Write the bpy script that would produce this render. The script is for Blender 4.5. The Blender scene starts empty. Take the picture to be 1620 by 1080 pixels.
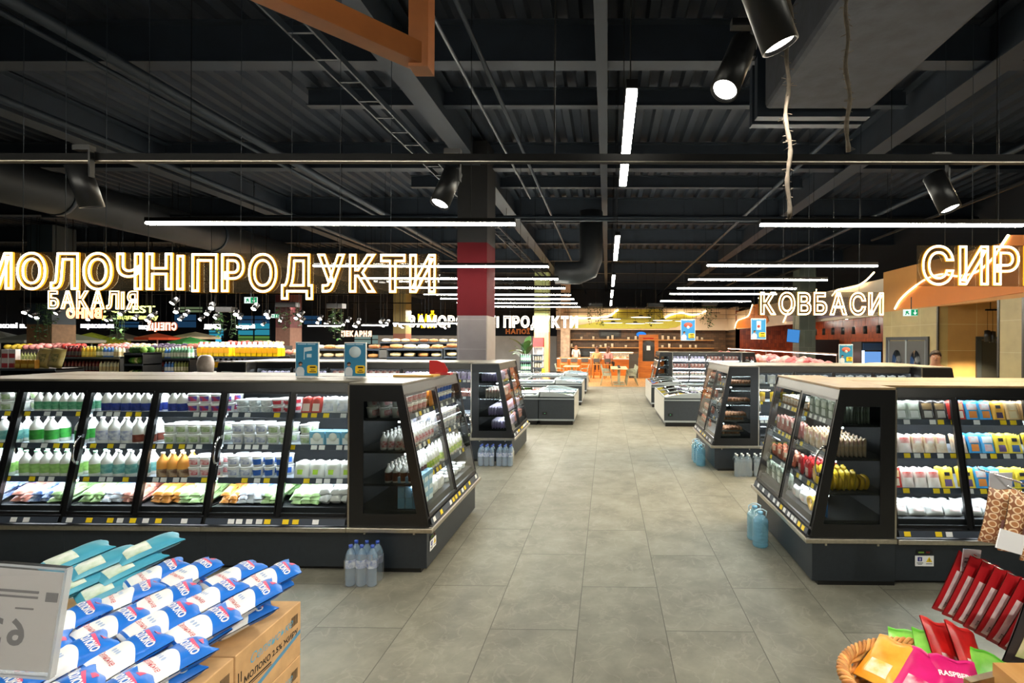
import bpy, bmesh, math, random
from math import sin, cos, pi, radians, sqrt
from mathutils import Vector, Matrix, Euler
random.seed(7)
SC = bpy.context.scene
COL = SC.collection
# ---------------------------------------------------------------- camera, world, exposure
H, F, PX, PY, YAW, ROLL = 1.967, 787.0, 953.0, 540.4, 0.0098, 0.005
cam = bpy.data.cameras.new('camera'); camo = bpy.data.objects.new('camera', cam); COL.objects.link(camo)
cam.sensor_width = 36; cam.lens = 36 * F / 1620; cam.shift_x = (810 - PX) / 1620; cam.shift_y = 0.0
cam.clip_start = .05; cam.clip_end = 300
camo.matrix_world = Matrix.Translation((0, 0, H)) @ Matrix.Rotation(YAW, 4, 'Z') @ Matrix.Rotation(pi / 2, 4, 'X') @ Matrix.Rotation(ROLL, 4, 'Z')
SC.camera = camo
w = bpy.data.worlds.new('world'); SC.world = w; w.use_nodes = True
w.node_tree.nodes['Background'].inputs[0].default_value = (.6, .7, 1, 1)
w.node_tree.nodes['Background'].inputs[1].default_value = .012
SC.view_settings.view_transform = 'Standard'; SC.view_settings.look = 'None'
SC.view_settings.exposure = 0.1; SC.view_settings.gamma = 1; SC.view_settings.use_curve_mapping = False
LED_E = 70.0      # strength of the linear lamps
SPOT_W = 60.0     # watts of one track spot

def at(px, py, Y):
    x = (px - PX) / F; z = (PY - py) / F
    x, z = x - ROLL * z, z + ROLL * x
    wx, wy = x * cos(YAW) - sin(YAW), x * sin(YAW) + cos(YAW)
    k = Y / wy
    return Vector((wx * k, Y, H + z * k))

# ---------------------------------------------------------------- materials
def lin(h):
    if not isinstance(h, str): return (*h[:3], 1)
    h = h.lstrip('#'); r = []
    for i in (0, 2, 4):
        c = int(h[i:i + 2], 16) / 255
        r.append(c / 12.92 if c <= .04045 else ((c + .055) / 1.055) ** 2.4)
    return (*r, 1)
MATS = {}
def mat(name, c='808080', rough=.5, metal=0., emit=0., noise=0., scale=8., bump=0., spec=.5, coords='Object', c2=None):
    if name in MATS: return MATS[name]
    m = bpy.data.materials.new(name); m.use_nodes = True; nt = m.node_tree; b = nt.nodes['Principled BSDF']
    col = lin(c)
    b.inputs['Base Color'].default_value = col; b.inputs['Roughness'].default_value = rough; b.inputs['Metallic'].default_value = metal
    b.inputs['Specular IOR Level'].default_value = spec
    if emit:
        b.inputs['Emission Color'].default_value = col; b.inputs['Emission Strength'].default_value = emit
    if noise or bump or c2:
        tc = nt.nodes.new('ShaderNodeTexCoord'); n = nt.nodes.new('ShaderNodeTexNoise'); n.inputs['Scale'].default_value = scale; n.inputs['Detail'].default_value = 4
        nt.links.new(tc.outputs[coords], n.inputs['Vector'])
        if noise or c2:
            r = nt.nodes.new('ShaderNodeValToRGB'); a = [max(0, v * (1 - noise)) for v in col[:3]]; z = lin(c2)[:3] if c2 else [min(1, v * (1 + noise)) for v in col[:3]]
            if c2: a = col[:3]
            r.color_ramp.elements[0].color = (*a, 1); r.color_ramp.elements[1].color = (*z, 1)
            r.color_ramp.elements[0].position = .35; r.color_ramp.elements[1].position = .65
            nt.links.new(n.outputs['Fac'], r.inputs[0]); nt.links.new(r.outputs[0], b.inputs['Base Color'])
        if bump:
            bp = nt.nodes.new('ShaderNodeBump'); bp.inputs['Strength'].default_value = bump; bp.inputs['Distance'].default_value = .02
            nt.links.new(n.outputs['Fac'], bp.inputs['Height']); nt.links.new(bp.outputs[0], b.inputs['Normal'])
    MATS[name] = m; return m
def glow(name, c, s):
    if name in MATS: return MATS[name]
    m = bpy.data.materials.new(name); m.use_nodes = True; nt = m.node_tree; nt.nodes.clear()
    e = nt.nodes.new('ShaderNodeEmission'); o = nt.nodes.new('ShaderNodeOutputMaterial'); e.inputs[0].default_value = lin(c); e.inputs[1].default_value = s
    nt.links.new(e.outputs[0], o.inputs[0]); MATS[name] = m; return m
def clear(name, tint='ffffff', diff=None, amount=0., refl=.06, rough=.02):
    """thin clear sheet: transparency, some haze of its own colour and a fresnel gloss"""
    if name in MATS: return MATS[name]
    m = bpy.data.materials.new(name); m.use_nodes = True; nt = m.node_tree; nt.nodes.clear(); N = nt.nodes.new; L = nt.links.new
    t = N('ShaderNodeBsdfTransparent'); t.inputs[0].default_value = lin(tint); g = N('ShaderNodeBsdfGlossy'); g.inputs['Roughness'].default_value = rough
    o = N('ShaderNodeOutputMaterial'); src = t.outputs[0]
    if diff:
        d = N('ShaderNodeBsdfDiffuse'); d.inputs[0].default_value = lin(diff); x = N('ShaderNodeMixShader'); x.inputs[0].default_value = amount
        L(src, x.inputs[1]); L(d.outputs[0], x.inputs[2]); src = x.outputs[0]
    f = N('ShaderNodeFresnel'); f.inputs[0].default_value = 1.45
    ml = N('ShaderNodeMath'); ml.operation = 'MULTIPLY'; ml.inputs[1].default_value = refl / .04; ml.use_clamp = True; L(f.outputs[0], ml.inputs[0])
    gm = N('ShaderNodeNewGeometry'); fr = N('ShaderNodeMath'); fr.operation = 'SUBTRACT'; fr.inputs[0].default_value = 1.; L(gm.outputs['Backfacing'], fr.inputs[1])
    mm = N('ShaderNodeMath'); mm.operation = 'MULTIPLY'; L(ml.outputs[0], mm.inputs[0]); L(fr.outputs[0], mm.inputs[1]); ml = mm      # a thin sheet mirrors at its outer face only
    x = N('ShaderNodeMixShader'); L(ml.outputs[0], x.inputs[0]); L(src, x.inputs[1]); L(g.outputs[0], x.inputs[2]); L(x.outputs[0], o.inputs[0])
    MATS[name] = m; return m

# ---------------------------------------------------------------- mesh builder
class M:
    def __init__(s): s.v = []; s.f = []; s.mi = []; s.sm = []
    def add(s, vs, fs, mi=0, sm=False):
        n = len(s.v); s.v += [tuple(p) for p in vs]
        for q in fs: s.f.append(tuple(n + i for i in q)); s.mi.append(mi); s.sm.append(sm)
        return s
    def box(s, x0, x1, y0, y1, z0, z1, mi=0, mx=None):
        vs = [Vector((x, y, z)) for z in (z0, z1) for y in (y0, y1) for x in (x0, x1)]
        if mx is not None: vs = [mx @ p for p in vs]
        return s.add(vs, [(0, 2, 3, 1), (4, 5, 7, 6), (0, 1, 5, 4), (2, 6, 7, 3), (0, 4, 6, 2), (1, 3, 7, 5)], mi)
    def prism(s, poly, ax, a, b, mi=0):
        n = len(poly)
        def P(u, v, t): return (t, u, v) if ax == 'x' else (u, t, v) if ax == 'y' else (u, v, t)
        vs = [P(u, v, a) for u, v in poly] + [P(u, v, b) for u, v in poly]
        fs = [tuple(range(n)), tuple(range(2 * n - 1, n - 1, -1))] + [(i, i + n, (i + 1) % n + n, (i + 1) % n) for i in range(n)]
        return s.add(vs, fs, mi)
    def lathe(s, prof, seg=16, c=(0, 0, 0), mi=0, sm=True, mx=None, sx=1., sy=1.):
        vs = []; n = len(prof)
        for i in range(seg):
            a = 2 * pi * i / seg
            for r, z in prof:
                p = Vector((c[0] + r * cos(a) * sx, c[1] + r * sin(a) * sy, c[2] + z)); vs.append(mx @ p if mx is not None else p)
        fs = []
        for i in range(seg):
            j = (i + 1) % seg
            for k in range(n - 1): fs.append((i * n + k, j * n + k, j * n + k + 1, i * n + k + 1))
        s.add(vs, fs, mi, sm)
        for k, fl in ((0, 1), (n - 1, 0)):
            if prof[k][0] > 1e-5:
                ring = [i * n + k for i in range(seg)]; base = len(s.v) - len(vs)
                if fl: ring.reverse()
                s.f.append(tuple(base + q for q in ring)); s.mi.append(mi); s.sm.append(False)
        return s
    def tube(s, pts, r, seg=8, mi=0, closed=False, cap=True):
        pts = [Vector(p) for p in pts]; n = len(pts); vs = []; prev = None
        for i, p in enumerate(pts):
            if closed: t = pts[(i + 1) % n] - pts[i - 1]
            else: t = pts[min(i + 1, n - 1)] - pts[max(i - 1, 0)]
            t.normalize()
            if prev is None:
                u = t.cross(Vector((0, 0, 1)));
                if u.length < .05: u = t.cross(Vector((1, 0, 0)))
            else: u = prev - t * prev.dot(t)
            u.normalize(); prev = u; q = t.cross(u); rr = r[i] if isinstance(r, (list, tuple)) else r
            for k in range(seg):
                a = 2 * pi * k / seg; vs.append(p + (u * cos(a) + q * sin(a)) * rr)
        fs = []
        for i in range(n if closed else n - 1):
            j = (i + 1) % n
            for k in range(seg): fs.append((i * seg + k, i * seg + (k + 1) % seg, j * seg + (k + 1) % seg, j * seg + k))
        if not closed and cap: fs += [tuple(range(seg - 1, -1, -1)), tuple(range((n - 1) * seg, n * seg))]
        return s.add(vs, fs, mi, seg > 4)
    def beam(s, p0, p1, wd, ht, mi=0, up=(0, 0, 1)):
        p0 = Vector(p0); p1 = Vector(p1); t = (p1 - p0).normalized(); up = Vector(up); u = t.cross(up)
        if u.length < .01: u = t.cross(Vector((0, 1, 0)))
        u.normalize(); q = u.cross(t); vs = []
        for p in (p0, p1):
            for a, b in ((-1, -1), (1, -1), (1, 1), (-1, 1)): vs.append(p + u * a * wd / 2 + q * b * ht / 2)
        return s.add(vs, [(3, 2, 1, 0), (4, 5, 6, 7), (0, 1, 5, 4), (1, 2, 6, 5), (2, 3, 7, 6), (3, 0, 4, 7)], mi)
    def grid(s, fn, nu, nv, mi=0, sm=True, mfn=None):
        vs = [fn(i / nu, j / nv) for j in range(nv + 1) for i in range(nu + 1)]
        b = len(s.v); s.v += [tuple(p) for p in vs]
        for j in range(nv):
            for i in range(nu):
                k = b + j * (nu + 1) + i; s.f.append((k, k + 1, k + nu + 2, k + nu + 1)); s.mi.append(mfn((i + .5) / nu, (j + .5) / nv) if mfn else mi); s.sm.append(sm)
        return s
    def join(s, o, mx=None):
        n = len(s.v); s.v += [tuple(mx @ Vector(p)) for p in o.v] if mx is not None else o.v
        s.f += [tuple(n + i for i in q) for q in o.f]; s.mi += o.mi; s.sm += o.sm; return s
    def mesh(s, name, mats, bevel=0.):
        me = bpy.data.meshes.new(name); me.from_pydata(s.v, [], s.f)
        if not isinstance(mats, (list, tuple)): mats = [mats]
        for m in mats: me.materials.append(m)
        me.polygons.foreach_set('material_index', s.mi); me.polygons.foreach_set('use_smooth', s.sm)
        if bevel:
            bm = bmesh.new(); bm.from_mesh(me)
            es = [e for e in bm.edges if len(e.link_faces) == 2 and e.calc_face_angle(0) > .5]
            bmesh.ops.bevel(bm, geom=es, offset=bevel, segments=2, affect='EDGES', profile=.5, clamp_overlap=True); bm.to_mesh(me); bm.free()
        me.update(); return me

TXT = {}
def text_m(body, size=1., ext=0., tube=0., off=0., res=3, align='CENTER', shear=0., bold=0.):
    """the letters of a word as mesh data, in the x-y plane"""
    key = (body, size, ext, tube, off, align, shear, bold, res)
    if key in TXT: return TXT[key]
    c = bpy.data.curves.new('letters', 'FONT'); c.body = body; c.size = size; c.align_x = align; c.resolution_u = res; c.shear = shear
    if tube: c.fill_mode = 'NONE'; c.bevel_depth = tube; c.bevel_resolution = 1; c.offset = off
    else: c.extrude = ext; c.offset = bold
    o = bpy.data.objects.new('letters', c); me = o.to_mesh(); m = M()
    m.add([v.co[:] for v in me.vertices], [tuple(p.vertices) for p in me.polygons], 0, bool(tube)); o.to_mesh_clear()
    bpy.data.objects.remove(o); bpy.data.curves.remove(c); TXT[key] = m; return m
def bounds(m): 
    return [(min(p[i] for p in m.v), max(p[i] for p in m.v)) for i in range(3)]

# ---------------------------------------------------------------- things
def link(o, parent=None):
    COL.objects.link(o)
    if parent is not None: o.parent = parent
    return o
def tag(o, label, cat, group=None, kind=None):
    if label: o['label'] = label
    if cat: o['category'] = cat
    if group: o['group'] = group
    if kind: o['kind'] = kind
    return o
def obj(name, m, mats, parent=None, loc=None, rot=None, bevel=0., label=None):
    me = m if isinstance(m, bpy.types.Mesh) else m.mesh(name, mats, bevel)
    o = link(bpy.data.objects.new(name, me), parent)
    if loc is not None: o.location = loc
    if rot is not None: o.rotation_euler = rot
    if label: o['label'] = label
    return o
def thing(name, label, cat, loc=(0, 0, 0), rz=0., group=None, rot=None):
    o = link(bpy.data.objects.new(name, None)); o.location = loc; o.rotation_euler = rot if rot else (0, 0, rz); o.empty_display_size = .1
    return tag(o, label, cat, group)
def struct(name, m, mats, loc=None, bevel=0., rot=None):
    o = obj(name, m, mats, None, loc, rot, bevel); o['kind'] = 'structure'; return o
KIDS = {}
def kids(o):
    return [c for c in o.children]
def dup(root, label=None, loc=None, rot=None, group=None, scale=None):
    r = root.copy(); COL.objects.link(r)
    for ch in root.children:
        c = ch.copy(); COL.objects.link(c); c.parent = r
        for g in ch.children:
            d = g.copy(); COL.objects.link(d); d.parent = c
    if label: r['label'] = label
    if group: r['group'] = group
    if loc is not None: r.location = loc
    if rot is not None: r.rotation_euler = rot
    if scale is not None: r.scale = scale
    return r
class Kit:
    """a kind of thing: its own mesh or an Empty, and its parts, built once and set out many times"""
    def __init__(s, name, cat, parts, root=None): s.name, s.cat, s.parts, s.root = name, cat, parts, root
    def put(s, label, loc, rot=(0, 0, 0), group=None, scale=None, mx=None):
        o = link(bpy.data.objects.new(s.name, s.root)); tag(o, label, s.cat, group)
        o.location = loc; o.rotation_euler = rot
        if scale: o.scale = scale
        if mx is not None: o.matrix_world = mx @ Matrix.LocRotScale(Vector(loc), Euler(rot), Vector(scale or (1, 1, 1)))
        for p in s.parts:
            c = link(bpy.data.objects.new(p[0], p[1]), o)
            for q in (p[2] if len(p) > 2 else []): link(bpy.data.objects.new(q[0], q[1]), c)
        return o
# ---------------------------------------------------------------- common materials
K_black = mat('black_powder_coat', '0b0c0e', .35, noise=.15, scale=20)
K_panel = mat('blue_black_panel', '20272e', .45, noise=.08, scale=30)
K_steel = mat('brushed_steel', 'b9b2a4', .32, 1., noise=.08, scale=40)
K_chrome = mat('chrome', 'd8d8d8', .12, 1.)
K_dark = mat('dark_interior', '15171a', .6, noise=.1)
K_white = mat('white_plastic', 'eef0f2', .4)
K_shelf = mat('pale_shelf', 'c9d2da', .4)
K_rail = mat('price_rail_grey', '3b4350', .35)
K_tagw = mat('white_price_card', 'e9ebee', .5)
K_tagy = mat('yellow_price_card', 'f2d21c', .5)
K_topgrey = mat('grey_laminate_top', '6f6b61', .38, noise=.25, scale=6)
K_topwood = mat('oak_laminate_top', '94784f', .38, noise=.25, scale=5)
K_glass = clear('cabinet_glass', 'f2f5f4', refl=.05)
K_dglass = clear('tinted_end_glass', 'cdd1cf', refl=.08)
K_led = glow('led_diffuser', 'fffae8', LED_E)
K_caseled = glow('cabinet_led', 'f2f8ff', 58.)
K_ceil = mat('ceiling_paint', '1d2531', .8, noise=.12, scale=3)
K_beam = mat('beam_paint', '1d2733', .7, noise=.1, scale=4)
K_blackrail = mat('black_track', '060607', .6, spec=.15)

# ---------------------------------------------------------------- floor
def floor_mat():
    m = bpy.data.materials.new('stone_tile_floor'); m.use_nodes = True; nt = m.node_tree; N = nt.nodes.new; L = nt.links.new; b = nt.nodes['Principled BSDF']
    tc = N('ShaderNodeTexCoord'); sp = N('ShaderNodeSeparateXYZ'); L(tc.outputs['Object'], sp.inputs[0])
    def ma(op, a, bb=None, c=None):
        n = N('ShaderNodeMath'); n.operation = op
        for i, v in enumerate((a, bb, c)):
            if v is None: continue
            if isinstance(v, (int, float)): n.inputs[i].default_value = v
            else: L(v, n.inputs[i])
        return n.outputs[0]
    u = ma('DIVIDE', ma('ADD', sp.outputs[0], .192 + 60), .6); col = ma('FLOOR', u); fu = ma('FRACT', u)
    par = ma('MULTIPLY', ma('MODULO', col, 2.), .5)
    v = ma('ADD', ma('DIVIDE', ma('ADD', sp.outputs[1], 60 - .39), 1.2), par); row = ma('FLOOR', v); fv = ma('FRACT', v)
    du = ma('MULTIPLY', ma('MINIMUM', fu, ma('SUBTRACT', 1., fu)), .6); dv = ma('MULTIPLY', ma('MINIMUM', fv, ma('SUBTRACT', 1., fv)), 1.2)
    d = ma('MINIMUM', du, dv); g = ma('LESS_THAN', d, .0032)
    cx = N('ShaderNodeCombineXYZ'); L(col, cx.inputs[0]); L(row, cx.inputs[1])
    wn = N('ShaderNodeTexWhiteNoise'); L(cx.outputs[0], wn.inputs['Vector'])
    off = N('ShaderNodeVectorMath'); off.operation = 'MULTIPLY_ADD'; L(wn.outputs['Color'], off.inputs[0]); off.inputs[1].default_value = (20, 20, 20); L(tc.outputs['Object'], off.inputs[2])
    n1 = N('ShaderNodeTexNoise'); n1.inputs['Scale'].default_value = 3.; n1.inputs['Detail'].default_value = 9; n1.inputs['Roughness'].default_value = .65; L(off.outputs[0], n1.inputs['Vector'])
    rp = N('ShaderNodeValToRGB'); e = rp.color_ramp.elements; e[0].position = .3; e[0].color = lin('6d6b60'); e[1].position = .72; e[1].color = lin('8e8c7f'); L(n1.outputs[0], rp.inputs[0])
    n2 = N('ShaderNodeTexNoise'); n2.inputs['Scale'].default_value = 5.0; n2.inputs['Detail'].default_value = 6; n2.inputs['Distortion'].default_value = .8; L(off.outputs[0], n2.inputs['Vector'])
    vein = ma('SUBTRACT', 1., ma('MULTIPLY', ma('ABSOLUTE', ma('SUBTRACT', n2.outputs[0], .5)), 45.)); vein = ma('MAXIMUM', vein, 0.)
    mx = N('ShaderNodeMixRGB'); L(ma('MULTIPLY', vein, .2), mx.inputs[0]); L(rp.outputs[0], mx.inputs[1]); mx.inputs[2].default_value = lin('aca79b')
    br = N('ShaderNodeMixRGB'); br.blend_type = 'MULTIPLY'; br.inputs[0].default_value = .25; L(mx.outputs[0], br.inputs[1])
    bw = N('ShaderNodeValToRGB'); bw.color_ramp.elements[0].color = (.6, .6, .6, 1); L(wn.outputs['Value'], bw.inputs[0]); L(bw.outputs[0], br.inputs[2])
    gm = N('ShaderNodeMixRGB'); L(ma('MULTIPLY', g, .8), gm.inputs[0]); L(br.outputs[0], gm.inputs[1]); gm.inputs[2].default_value = lin('47433d')
    L(gm.outputs[0], b.inputs['Base Color']); b.inputs['Roughness'].default_value = .55; b.inputs['Specular IOR Level'].default_value = .35
    bp = N('ShaderNodeBump'); bp.inputs['Strength'].default_value = .12; bp.inputs['Distance'].default_value = .01; L(n1.outputs[0], bp.inputs['Height']); L(bp.outputs[0], b.inputs['Normal'])
    return m
def wood_mat(name, a, bcol, plank=.15, length=1.2, axis=1, rough=.4):
    m = bpy.data.materials.new(name); m.use_nodes = True; nt = m.node_tree; N = nt.nodes.new; L = nt.links.new; b = nt.nodes['Principled BSDF']
    tc = N('ShaderNodeTexCoord'); mp = N('ShaderNodeMapping'); L(tc.outputs['Object'], mp.inputs[0])
    sc = [14., 14., 14.]; sc[axis] = 1.2; mp.inputs['Scale'].default_value = sc
    n = N('ShaderNodeTexNoise'); n.inputs['Scale'].default_value = 1.; n.inputs['Detail'].default_value = 5; n.inputs['Distortion'].default_value = .6; L(mp.outputs[0], n.inputs[0])
    r = N('ShaderNodeValToRGB'); r.color_ramp.elements[0].color = lin(a); r.color_ramp.elements[1].color = lin(bcol); r.color_ramp.elements[0].position = .3; r.color_ramp.elements[1].position = .7
    L(n.outputs[0], r.inputs[0]); L(r.outputs[0], b.inputs['Base Color']); b.inputs['Roughness'].default_value = rough
    MATS[name] = m; return m
K_oak = wood_mat('oak_boards', 'a8763f', 'c99a5e'); K_oakz = wood_mat('upright_oak', 'a07a48', 'c8a06a', axis=2)
K_orangewood = wood_mat('amber_counter_board', 'a85a1c', 'cf7c2c', axis=0)
XL, XR, YB, YE, ZC = -34., 12., -4., 36., 6.15
struct('floor', M().box(XL, XR, YB, 21.7, -.1, 0), floor_mat())
struct('floor_wood', M().box(XL, XR, 21.7, YE, -.1, .0), K_oak)
# ---------------------------------------------------------------- ceiling deck, ribs along the depth of the hall
def deck():
    m = M(); pitch = .34; n = int((XR - XL) / pitch); pr = []
    for i in range(n):
        x = XL + i * pitch; pr += [(x, .09), (x + .14, .09), (x + .18, 0), (x + .30, 0)]
    pr.append((XL + n * pitch, .09))
    vs = []; fs = []
    for x, z in pr: vs += [(x, YB, ZC + z), (x, YE, ZC + z)]
    for i in range(len(pr) - 1): fs.append((2 * i, 2 * i + 1, 2 * i + 3, 2 * i + 2))
    m.add(vs, fs); m.box(XL, XR, YB, YE, ZC + .1, ZC + .2); return m
struct('ceiling', deck(), K_ceil)
K_wallback = mat('far_wall_paint', '1b2028', .8, noise=.2, scale=.5)
struct('wall_back', M().box(XL, XR, YE, YE + .2, 0, ZC + .2), K_wallback)
struct('wall_left', M().box(XL - .2, XL, YB, YE, 0, ZC + .2), K_wallback)
struct('wall_front', M().box(XL, XR, YB - .2, YB, 0, ZC + .2), K_wallback)
def ibeam(name, p0, p1, wd, ht, tf=.02):
    """an I section: p0-p1 is the middle of its underside"""
    p0 = Vector(p0); p1 = Vector(p1); m = M(); z = Vector((0, 0, 1))
    m.beam(p0 + z * tf / 2, p1 + z * tf / 2, wd, tf); m.beam(p0 + z * (ht - tf / 2), p1 + z * (ht - tf / 2), wd, tf); m.beam(p0 + z * (ht / 2), p1 + z * (ht / 2), wd * .12, ht - 2 * tf)
    return struct(name, m, K_beam)
for i in range(-1, 8):
    y = 6.56 + 4.0 * i
    ibeam('roof_beam', (XL, y, 5.6), (XR, y, 5.6), .23, .55)
for y in (8.25, 12.6, 16.4): ibeam('roof_purlin', (-5.0, y, 5.85), (4.9, y, 5.85), .14, .3)
ibeam('roof_girder', (-.09, YB, 5.55), (-.09, YE, 5.55), .15, .5)
for x in (-2.75, -9.5, 5.0): ibeam('roof_girder', (x, YB, 5.5), (x, YE, 5.5), .34, .62)
# pipes, trays and ducts under the deck
K_pipe = mat('grey_pipe', '27303b', .5, .3); K_duct = mat('dark_duct', '1d2024', .5, .2, noise=.2, scale=2)
def pipe(p0, p1, r, label, name='ceiling_pipe', cat='pipe', m=None):
    q = M().tube([p0, p1], r, 10); o = obj(name, q, m or K_pipe); return tag(o, label, cat)
pipe((-5.9, YB, 5.3), (-5.9, YE, 5.3), .07, 'thick grey pipe running down the hall above the dairy sign', 'ceiling_pipe')
pipe((-6.25, YB, 5.32), (-6.25, YE, 5.32), .035, 'thin conduit beside the thick grey pipe above the dairy sign', 'conduit')
pipe((-1.55, YB, 5.42), (-1.55, YE, 5.42), .03, 'thin grey conduit running down the hall beside the central beam', 'conduit')
pipe((-1.7, YB, 5.1), (-1.7, 10.9, 5.1), .02, 'slim rod-like conduit hung lower beside the central beam', 'conduit')
pipe((3.6, YB, 5.3), (3.6, YE, 5.3), .04, 'grey sprinkler pipe running down the hall above the sausage sign')
pipe((6.6, YB, 5.1), (6.6, YE, 5.1), .05, 'grey pipe running down the hall near the orange wall')
pipe((-8.2, YB, 5.2), (-8.2, YE, 5.2), .06, 'grey pipe farthest from the central aisle above the grocery hall')
pipe((-14, 12.2, 5.0), (9, 12.2, 5.0), .05, 'long pipe crossing the hall above the second row of islands')
pipe((-2.0, 11.4, 4.75), (8, 11.4, 4.75), .035, 'thin pipe crossing the hall below the beams over the red column', 'conduit')
tr = M()
for dx in (-.14, .14): tr.box(-3.25 + dx - .012, -3.25 + dx + .012, YB + .1, 26, 5.2, 5.28)
for i in range(59): tr.box(-3.39, -3.11, YB + .2 + i * .5, YB + .2 + i * .5 + .03, 5.2, 5.215)
tag(obj('cable_tray', tr, K_pipe), 'perforated grey cable tray running beside the wide girder', 'cable tray')
d = thing('air_duct', 'round dark air duct along the far side of the dairy sign', 'duct', (-11.2, 6, 4.9))
obj('duct_run', M().lathe([(.42, -9.9), (.42, 24)], 20, mx=Matrix.Rotation(-pi / 2, 4, 'X')), K_duct, d)
for k in range(6): obj('joint_band', M().lathe([(.44, -.04), (.44, .04)], 20, mx=Matrix.Translation((0, k * 4 - 4, 0)) @ Matrix.Rotation(-pi / 2, 4, 'X')), K_pipe, d)
d = thing('air_duct', 'grey fabric covered duct above the paired spotlights', 'duct', (2.55, 4.2, 5.15))
obj('duct_run', M().box(-.65, .65, -7, 1.9, -.35, .35), mat('grey_insulation', '2e323a', .8, noise=.2, scale=5, bump=.4), d, bevel=.06)
for k in range(2): obj('joint_band', M().box(-.7, .7, 2.0 + .22 * k, 2.12 + .22 * k, -.38, .38), K_pipe, d)
d = thing('air_duct', 'flexible dark duct elbow over the frozen food sign', 'duct', at(915, 432, 13))
obj('duct_run', M().tube([(-.6, 0, .0), (0, 0, 0), (.25, 0, .1), (.33, 0, .35), (.33, 0, 1.6)], .3, 16), K_duct, d)
# ---------------------------------------------------------------- linear lamps
ZL = 3.37
def led(p, L, along, label, group, wires=True, wx=(-.38, .38)):
    t = thing('linear_lamp', label, 'lamp', p, 0 if along == 'x' else pi / 2, group)
    obj('housing', M().box(-L / 2, L / 2, -.032, .032, 0, .05), K_blackrail, t)
    obj('diffuser', M().box(-L / 2 + .005, L / 2 - .005, -.03, .03, -.03, .0), K_led, t, bevel=.006)
    if wires:
        for s in wx: obj('suspension_wire', M().tube([(s * L, 0, .05), (s * L, 0, ZC - p[2] + .05)], .004, 5), K_blackrail, t)
    return t
GL, GR, GC = 'white linear lamps above the islands beside the red column', 'white linear lamps above the islands beside the orange wall', 'short linear lamps along the centre of the aisle'
ys = [5.9, 9.27, 11.1, 13.0, 14.9, 16.4, 18.2, 20.1]
ords = ['nearest', 'second', 'third', 'fourth', 'fifth', 'sixth', 'seventh', 'farthest']
for i, y in enumerate(ys):
    led((-3.31, y, ZL), 4.42, 'x', f'long white linear lamp, {ords[i]} of the row above the dairy side', GL)
for i, y in enumerate([5.9, 9.05, 11.1, 12.9, 14.4, 17.0]):
    led((3.34, y, ZL), 3.08, 'x', f'white linear lamp, {ords[i] if i < 5 else "farthest"} of the row above the cheese and sausage side', GR, wx=(0., .4))
for i, (a, b) in enumerate(((2.755, 4.41), (6.58, 8.46), (10.5, 12.4), (13.6, 15.6), (17.0, 19.0))):
    led((.13, (a + b) / 2, ZL), b - a, 'y', f'short white linear lamp along the aisle, {ords[i] if i < 4 else "farthest"} of its row', GC)
# the same rows go on behind the photographer and over the hall beyond the dairy islands
for i, (x, y, L) in enumerate([(-3.3, 1.2, 4.4), (3.3, 1.2, 3.0), (-3.3, -1.6, 4.4), (3.3, -1.6, 3.0)]):
    led((x, y, ZL), L, 'x', ('long' if x < 0 else 'shorter') + ' linear lamp hung ' + ('level with' if y > 0 else 'behind') + ' the photographer', 'linear lamps around the photographer', wx=(-.38, .38) if x < 0 else (0., .4))
# ---------------------------------------------------------------- track spots
K_spot = mat('black_spot_body', '131416', .4, .2); K_lens = glow('spot_lens', 'fff8ec', 18.)
def spot(p, d, label, r=.055, L=.24, watts=SPOT_W, lit=True, group=None, size=50, top=None):
    """p: middle of the lens, d: the way it shines"""
    d = Vector(d).normalized(); q = d.to_track_quat('-Z', 'Y'); mx = q.to_matrix().to_4x4()
    t = thing('track_spotlight', label, 'spotlight', p, group=group)
    obj('body', M().lathe([(0, L), (r, L), (r, -.008), (r * .88, -.008), (r * .86, .006), (0, .006)], 28, mx=mx), K_spot, t)
    obj('lens', M().lathe([(0, .003), (r * .84, .003)], 24, mx=mx), K_lens if lit else K_dark, t)
    e = -d * (L * .75); zt = (top if top else p[2] + L + .1) - p[2]
    obj('bracket', M().beam(e + Vector((r * 1.05, 0, -.01)), (e.x + r * 1.05, e.y, zt), .012, .03).beam((e.x - r * .6, e.y, zt), (e.x + r * 1.2, e.y, zt), .04, .03), K_spot, t)
    if lit:
        l = bpy.data.lights.new('spot_beam', 'SPOT'); l.energy = watts; l.spot_size = radians(size); l.spot_blend = .6; l.shadow_soft_size = r * .7; l.color = (1, .93, .82)
        lo = link(bpy.data.objects.new('spot_beam', l), t); lo.location = d * .02; lo.rotation_euler = q.to_euler()
    return t
ZT = 3.06
tk = thing('lighting_track', 'long black lighting track crossing the whole hall in front of the linear lamps', 'lighting track', (0, 3.05, ZT))
obj('rail', M().box(-12, 9, -.02, .02, 0, .05), K_blackrail, tk); obj('lit_edge', M().box(-12, 9, -.021, -.019, .0, .006), K_steel, tk)
for x in (-4.2, -.33, 2.9, 6): obj('suspension_wire', M().tube([(x, 0, .05), (x, 0, ZC - ZT + .05)], .005, 5), K_blackrail, tk)
spot(at(145, 326, 3.05), (.12, .25, -1), 'dark track spotlight hanging over the dairy sign, seen from behind', r=.06, lit=True, size=60)
spot(at(696, 322, 3.05), (-.26, -.36, -1), 'lit black track spotlight hanging between the dairy lamp and the aisle', r=.058, size=60)
spot(at(1503, 330, 3.05), (.26, -.3, -1), 'lit black track spotlight hanging in front of the cheese sign', r=.06, size=60)
tk = thing('lighting_track', 'black lighting track close overhead carrying the paired spotlights', 'lighting track', (.62, 1.7, 3.25))
obj('rail', M().box(-.02, .02, -4.5, .42, 0, .05), K_blackrail, tk)
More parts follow.
